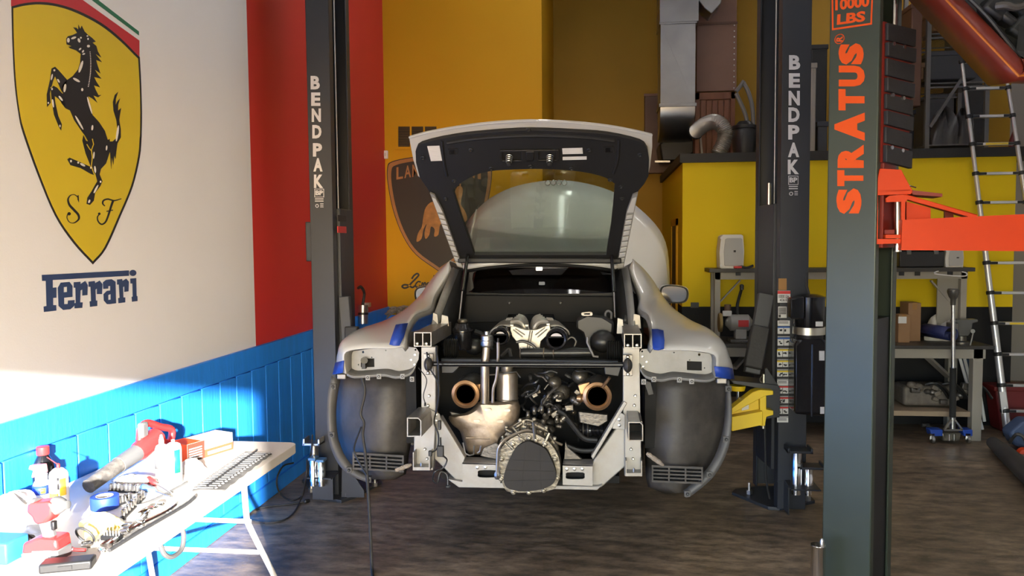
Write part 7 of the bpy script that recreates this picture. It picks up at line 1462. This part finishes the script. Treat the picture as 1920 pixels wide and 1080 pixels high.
# red tub, blower and hose at the right edge
t = thing('red_tub', 'dark red plastic tub on the floor behind the ladder foot', 'tub', V((4.1, 7.5, 0))); q0 = PY(1872, 785, 7.40); q1 = PY(1990, 785, 7.40)
zt2 = PY(1890, 729, 7.40).z; mb = MB(); mb.prism([V((q0.x-0.03, 7.4, zt2)), V((q1.x, 7.4, zt2)), V((q1.x-0.05, 7.4, 0)), V((q0.x+0.03, 7.4, 0))], V((0, 0.22, 0))); mb.build('body', M('tub_red', (0.14, 0.012, 0.012), 0.5), t, bevel=0.02); MB().box(q0.x-0.05, q1.x+0.03, 7.38, 7.64, zt2-0.02, zt2+0.02).build('rim', 'tub_red', t, bevel=0.008)
t = thing('leaf_blower', 'grey blower tube with blue and orange body lying at the right edge', 'blower', PZ(1900, 880, 0)); M('tube_grey', (0.055, 0.05, 0.047), 0.65, var=0.3)
ra, rb = PZ(1862, 830, 0.07), PZ(1960, 915, 0.09); MB().tube([ra, ra.lerp(rb, 0.3), rb], 0.07, 16, rs=[0.05, 0.065, 0.085]).build('nozzle_tube', 'tube_grey', t)
MB().prism(PYs([(1893, 812), (1925, 786), (1960, 790), (1960, 850), (1905, 838)], 6.75), V((0, 0.16, 0))).build('motor_housing', M('blower_blue', (0.05, 0.08, 0.16), 0.5), t, bevel=0.03, segs=3)
MB().lathe(PY(1918, 850, 6.68), V((-0.3, -1, 0.2)), [(0.05, 0), (0.05, 0.02), (0.03, 0.04), (0.01, 0.042)], 16).build('orange_cap', 'orange', t)
MB().tube(sm([PY(1893, 830, 6.8), PY(1905, 815, 6.74), PY(1918, 818, 6.72), PY(1925, 832, 6.72)], 4), 0.014, 8).build('handle', 'cast_dark', t)

# ================================================================== things stored up on the loft
LT = LZ+0.035; M('duct_brown', (0.13, 0.06, 0.035), 0.5, var=0.15); M('furnace_brown', (0.20, 0.10, 0.065), 0.45, var=0.1)
DY = 8.9
dt = thing('ventilation_duct', 'tall galvanised air duct with rounded elbow above the car', 'duct', PY(1270, 262, DY)); dd = 0.42
x0_, x1_ = PY(1238, 150, DY).x, PY(1304, 150, DY).x; zb_ = PY(1270, 197, DY).z; zs = PY(1270, 42, DY).z
MB().box(x0_, x1_, DY, DY+dd, zb_, zs).build('riser', 'galv', dt, bevel=0.004)
MB().box(x0_-0.01, x1_+0.03, DY-0.02, DY+dd, zs+0.0, ZC-0.3).build('upper_riser', 'galv', dt, bevel=0.004)
for z in (zs, zb_, zs+0.16): MB().box(x0_-0.014, x1_+0.014, DY-0.014, DY+dd+0.01, z-0.018, z+0.018).build('seam_collar', 'galv', dt, bevel=0.003)
pr_ = []
for i in range(9): a = math.radians(90*i/8); pr_.append((DY+0.36-0.36*math.cos(a), zb_-0.36*math.sin(a)))
MB().prism([V((x0_, y, z)) for y, z in [(DY+dd, zb_)]+[(y, z) for y, z in pr_]+[(DY+dd, zb_-0.36)]], V((x1_-x0_, 0, 0))).build('elbow', 'galv', dt, bevel=0.004)
for a, b in (((1240, 46), (1302, 192)), ((1302, 46), (1240, 192))): MB().beam(PY(*a, DY-0.003), PY(*b, DY-0.003), 0.01, 0.004, up=(0, 1, 0)).build('cross_break', 'galv', dt)
MB().prism(PYs([(1306, -4), (1330, -30), (1356, -18), (1352, 6), (1334, 26), (1320, 14)], DY), V((0, 0.3, 0))).build('branch_elbow', 'galv', dt, bevel=0.01)
fx = thing('flexible_duct', 'ribbed silver flexible duct curving down onto the loft', 'duct', PY(1350, 288, 8.7))
path = sm([PY(x, y, Y) for x, y, Y in ((1303, 248, 9.0), (1312, 240, 8.9), (1324, 232, 8.8), (1340, 228, 8.7), (1354, 236, 8.65), (1360, 252, 8.65), (1356, 270, 8.65), (1346, 290, 8.65))], 14)
MB().tube(path, 0.07, 14, rs=[0.084 if i % 2 else 0.070 for i in range(len(path))]).build('ribbed_tube', M('foil', (0.62, 0.60, 0.57), 0.42, 0.9), fx, ang=15)
MB().torus(path[1], path[3]-path[1], 0.082, 0.008, 20, 6).build('clamp_ring', 'black', fx)
fn = thing('furnace_cabinet', 'brown sheet metal furnace cabinet standing on the loft', 'furnace', PY(1345, 288, 9.2)); q0, q1 = PY(1306, 172, 9.3), PY(1381, 172, 9.3); zt3 = PY(1340, 44, 9.3).z
MB().box(q0.x, q1.x, 9.3, 9.9, q0.z, zt3).build('upper_cabinet', 'furnace_brown', fn, bevel=0.004); MB().box(q0.x, q1.x, 9.32, 9.9, zt3, ZC-0.35).build('plenum', 'furnace_brown', fn, bevel=0.004); MB().box(q0.x-0.005, q1.x+0.004, 9.29, 9.9, zt3-0.012, zt3+0.012).build('seam', 'duct_brown', fn)
for i in range(12): MB().lathe(V((q1.x-0.03, 9.3, q0.z+0.03+i*(zt3-q0.z-0.06)/11)), V((0, -1, 0)), [(0.008, 0), (0.006, 0.004)], 8).build('screw', 'steel', fn)
wd_ = thing('wooden_cupboard', 'red-brown wooden cupboard with grooved door behind the flexible duct', 'cupboard', PY(1345, 290, 9.1)); zt4 = PY(1340, 173, 9.1).z; q0, q1 = PY(1303, 250, 9.1), PY(1378, 250, 9.1)
MB().box(q0.x, q1.x, 9.12, 9.29, LT, zt4).build('carcass', 'wood', wd_)
for i in range(5):
    w_ = (q1.x-q0.x-0.12)/5; MB().box(q0.x+0.06+i*w_+0.004, q0.x+0.06+(i+1)*w_-0.004, 9.105, 9.125, LT+0.04, zt4-0.09).build('door_board', 'wood', wd_, bevel=0.003, segs=1)
for a in ((q0.x, q0.x+0.05, LT, zt4), (q1.x-0.05, q1.x, LT, zt4), (q0.x, q1.x, zt4-0.08, zt4)): MB().box(a[0], a[1], 9.095, 9.125, a[2], a[3]).build('door_frame', 'wood', wd_, bevel=0.003, segs=1)
MB().beam(PY(1313, 258, 9.05), PY(1316, 290, 9.05), 0.06, 0.02).build('prop_board', 'cream', wd_)
t = thing('boxed_duct', 'narrow brown boxed duct on the shaded yellow recess wall', 'duct', PY(1222, 250, YR-0.1)); q0, q1 = PY(1209, 250, YR-0.16), PY(1240, 250, YR-0.16); MB().box(q0.x, q1.x+0.1, YR-0.16, YR-0.01, q0.z-0.5, PY(1209, 178, YR-0.16).z).build('panel', 'duct_brown', t, bevel=0.004)
MB().box(q0.x-0.01, q1.x+0.1, YR-0.17, YR-0.155, PY(1209, 181, YR-0.16).z, PY(1209, 176, YR-0.16).z).build('edge_strip', 'furnace_brown', t)
t = thing('black_duct', 'black duct running under the galvanised elbow', 'duct', PY(1270, 300, 9.3)); MB().prism(PYs([(1240, 300), (1236, 270), (1246, 262), (1302, 262), (1302, 286), (1280, 300)], 9.35), V((0, 0.5, 0))).build('casing', 'black', t, bevel=0.02); MB().beam(PY(1228, 303, 9.3), PY(1256, 303, 9.3), 0.03, 0.02).build('flange', 'steel', t)
# grey chair frame and round black bin by the post
t = thing('stacked_chair', 'grey curved chair frame standing on the loft beside the lift post', 'chair', PY(1395, 288, 8.4))
for pts in (((1380, 175), (1394, 205), (1400, 225), (1398, 240)), ((1394, 155), (1404, 175), (1411, 205), (1412, 240), (1408, 295)), ((1380, 172), (1388, 162), (1395, 152)), ((1404, 235), (1410, 255), (1412, 295))): MB().tube(sm([PY(x, y, 8.4) for x, y in pts], 4), 0.022, 8).build('frame_tube', M('chair_grey', (0.16, 0.15, 0.14), 0.5), t)
t = thing('black_bin', 'round black bin on the loft beside the wooden cupboard', 'bin', PY(1392, 289, 8.2)); c = PY(1392, 289, 8.2); hh = PY(1390, 228, 8.2).z-LT; MB().lathe(V((c.x+0.02, 8.2, LT)), (0, 0, 1), [(0.10, 0), (0.13, hh*0.5), (0.11, hh*0.85), (0.06, hh)], 18).build('body', 'black', t); MB().lathe(V((c.x+0.02, 8.2, LT+hh*0.8)), (0, 0, 1), [(0.125, 0), (0.125, 0.03), (0.11, 0.035)], 18).build('rim', 'black', t)
# things between the posts on the loft
def loft_box(x0, x1, yt, Y, d, m_, name, label, cat, yb=None):
    a, b = PY(x0, yt, Y), PY(x1, yt, Y); zb = LT if yb is None else PY(x0, yb, Y).z; t = thing(name, label, cat, V(((a.x+b.x)/2, Y+d/2, zb)))
    MB().box(a.x, b.x, Y, Y+d, zb, a.z-0.02).build('body', m_, t, bevel=0.012); MB().box(a.x-0.008, b.x+0.008, Y-0.008, Y+d+0.008, a.z-0.05, a.z).build('lid', m_, t, bevel=0.006); return t
M('bin_grey', (0.045, 0.047, 0.055), 0.5); M('panel_pale', (0.30, 0.27, 0.23), 0.6)
loft_box(1521, 1531, 118, 7.9, 0.25, 'panel_pale', 'pale_board', 'pale upright board on the loft between the two right posts', 'board')
loft_box(1533, 1552, 228, 8.0, 0.3, 'bin_grey', 'storage_bin', 'grey lidded bin on the loft just left of the orange-lettered post', 'bin'); loft_box(1522, 1552, 84, 8.6, 0.3, 'black', 'dark_crate', 'black crate high on the loft between the posts', 'crate')
# wire shelving unit with bins
sh_ = thing('wire_shelving', 'grey metal shelving unit with wire shelves on the loft', 'shelving', PY(1785, 280, 8.5)); M('rack_grey', (0.14, 0.135, 0.13), 0.45, 0.4)
sx0, sx1 = PY(1737, 250, 8.25).x, PY(1848, 250, 8.25).x
for x in (sx0, sx1):
    for y in (8.25, 8.85): MB().box(x-0.02, x+0.02, y-0.02, y+0.02, LT, 4.6).build('post', 'rack_grey', sh_)
for py in (271, 155, 62, -20):
    z = PY(1790, py, 8.25).z
    for y in (8.25, 8.85): MB().box(sx0, sx1, y-0.008, y+0.008, z-0.05, z-0.035).build('shelf_rail', 'rack_grey', sh_); MB().box(sx0, sx1, y-0.006, y+0.006, z-0.008, z+0.004).build('shelf_rail', 'rack_grey', sh_)
    mb = MB()
    for i in range(26): x = sx0+(sx1-sx0)*i/25; mb.cyl(V((x, 8.25, z)), V((x, 8.85, z)), 0.003, n=5)
    o = mb.build('wire_mesh', 'rack_grey', sh_); o['kind'] = 'stuff'
MB().beam(PY(1744, 238, 8.22), PY(1804, 146, 8.22), 0.03, 0.01, up=(0, 1, 0)).build('cross_brace', 'rack_grey', sh_); MB().beam(PY(1822, 118, 8.9), PY(1842, 88, 8.9), 0.03, 0.01, up=(0, 1, 0)).build('cross_brace', 'rack_grey', sh_)
loft_box(1744, 1832, 96, 8.35, 0.4, 'bin_grey', 'storage_tote', 'dark grey lidded tote on the middle wire shelf', 'bin', 150); loft_box(1752, 1805, 16, 8.35, 0.35, 'cardboard', 'cardboard_box', 'brown cardboard box on the upper wire shelf', 'box', 58)
loft_box(1710, 1731, 6, 8.25, 0.3, 'duct_brown', 'brown_carton', 'tall brown carton left of the wire shelving', 'box', 200)
loft_box(1712, 1733, 118, 8.3, 0.3, 'cardboard', 'small_carton', 'small brown carton beside the rubber door guard', 'box', 150)
for i, (px, py, r) in enumerate(((1768, 240, 0.13), (1812, 235, 0.12))):
    o = crumple('black_garbage_bag', ['shiny dark plastic bag on the lowest wire shelf, left one', 'shiny dark plastic bag on the lowest wire shelf, right one'][i], 'bag', V((PY(px, 270, 8.5).x, 8.5+0.1*i, PY(1790, 271, 8.25).z+0.005)), r, r, 0.36, M('bag_dark', (0.06, 0.055, 0.055), 0.3), 30+i)
# more boxes filling the shelves and the space behind
for x0, x1, yt, yb, Y, d, m_, nm, lb in (
    (1742, 1790, 176, None, 9.2, 0.4, 'bin_grey', 'storage_bin', 'large dark bin behind the wire shelving, left one'),
    (1796, 1846, 160, None, 9.25, 0.4, 'black', 'dark_crate', 'black crate behind the wire shelving near the ladder top'),
    (1800, 1846, 50, 161, 9.3, 0.4, 'bin_grey', 'storage_bin', 'tall dark grey bin behind the upper shelf posts'),
    (1700, 1716, 206, None, 8.7, 0.3, 'black', 'dark_crate', 'black crate behind the rubber door guard'),
    (1740, 1800, -40, 60, 9.3, 0.4, 'duct_brown', 'brown_carton', 'dark brown carton behind the cardboard box on the shelf')):
    loft_box(x0, x1, yt, Y, d, m_, nm, lb, 'box' if nm == 'brown_carton' else 'bin', yb)
o = MB().prism(PYs([(1896, 262), (1906, 238), (1911, 275), (1912, 291), (1894, 291)], 7.75), V((0, 0.05, 0))).build('red_bag', 'tub_red', bevel=0.01); tag(o, 'dark red folded bag at the right end of the loft', 'bag')
# wall tap, mop by the left column
ar = thing('air_regulator', 'silver air line regulator on the red wall beside the lift column', 'regulator', PX(682, 600, XL)); Xr = XL+0.07
MB().cyl(PX(681, 607, Xr), PX(681, 572, Xr), 0.045, n=14).build('filter_bowl', 'steel', ar); MB().cyl(PX(681, 590, Xr), PX(681, 586, Xr), 0.048, n=14).build('band', 'black', ar)
MB().tube(sm([PX(680, 572, Xr), PX(683, 550, Xr), PX(677, 538, Xr), PX(672, 540, XL+0.02)], 5), 0.014, 8).build('hose', 'rubber', ar); MB().cyl(PX(688, 583, Xr), PX(687, 572, Xr), 0.014, n=8).build('valve', 'label_white', ar)
MB().box(XL, Xr, PX(681, 575, XL).y-0.03, PX(681, 575, XL).y+0.03, PX(681, 575, Xr).z-0.02, PX(681, 575, Xr).z+0.02).build('wall_bracket', 'steel', ar)
mp = thing('mop', 'fluffy grey mop head leaning in the corner behind the car', 'mop', V((PY(745, 600, 7.9).x, 7.9, 0)))
MB().cyl(V((PY(745, 600, 7.9).x, 7.9, 0.0)), PY(745, 585, 7.9), 0.014, n=8).build('handle', 'wood', mp)
random.seed(3); c = PY(745, 583, 7.88)
for i in range(34):
    d = V((random.uniform(-1, 1), random.uniform(-0.6, 0.4), random.uniform(-0.5, 0.5))); MB().tube([c+d*0.02, c+d*0.07+V((0, 0, 0.01)), c+d*0.13-V((0, 0, 0.02))], 0.014, 5, rs=[0.012, 0.016, 0.008]).build('mop_strand', 'felt', mp)
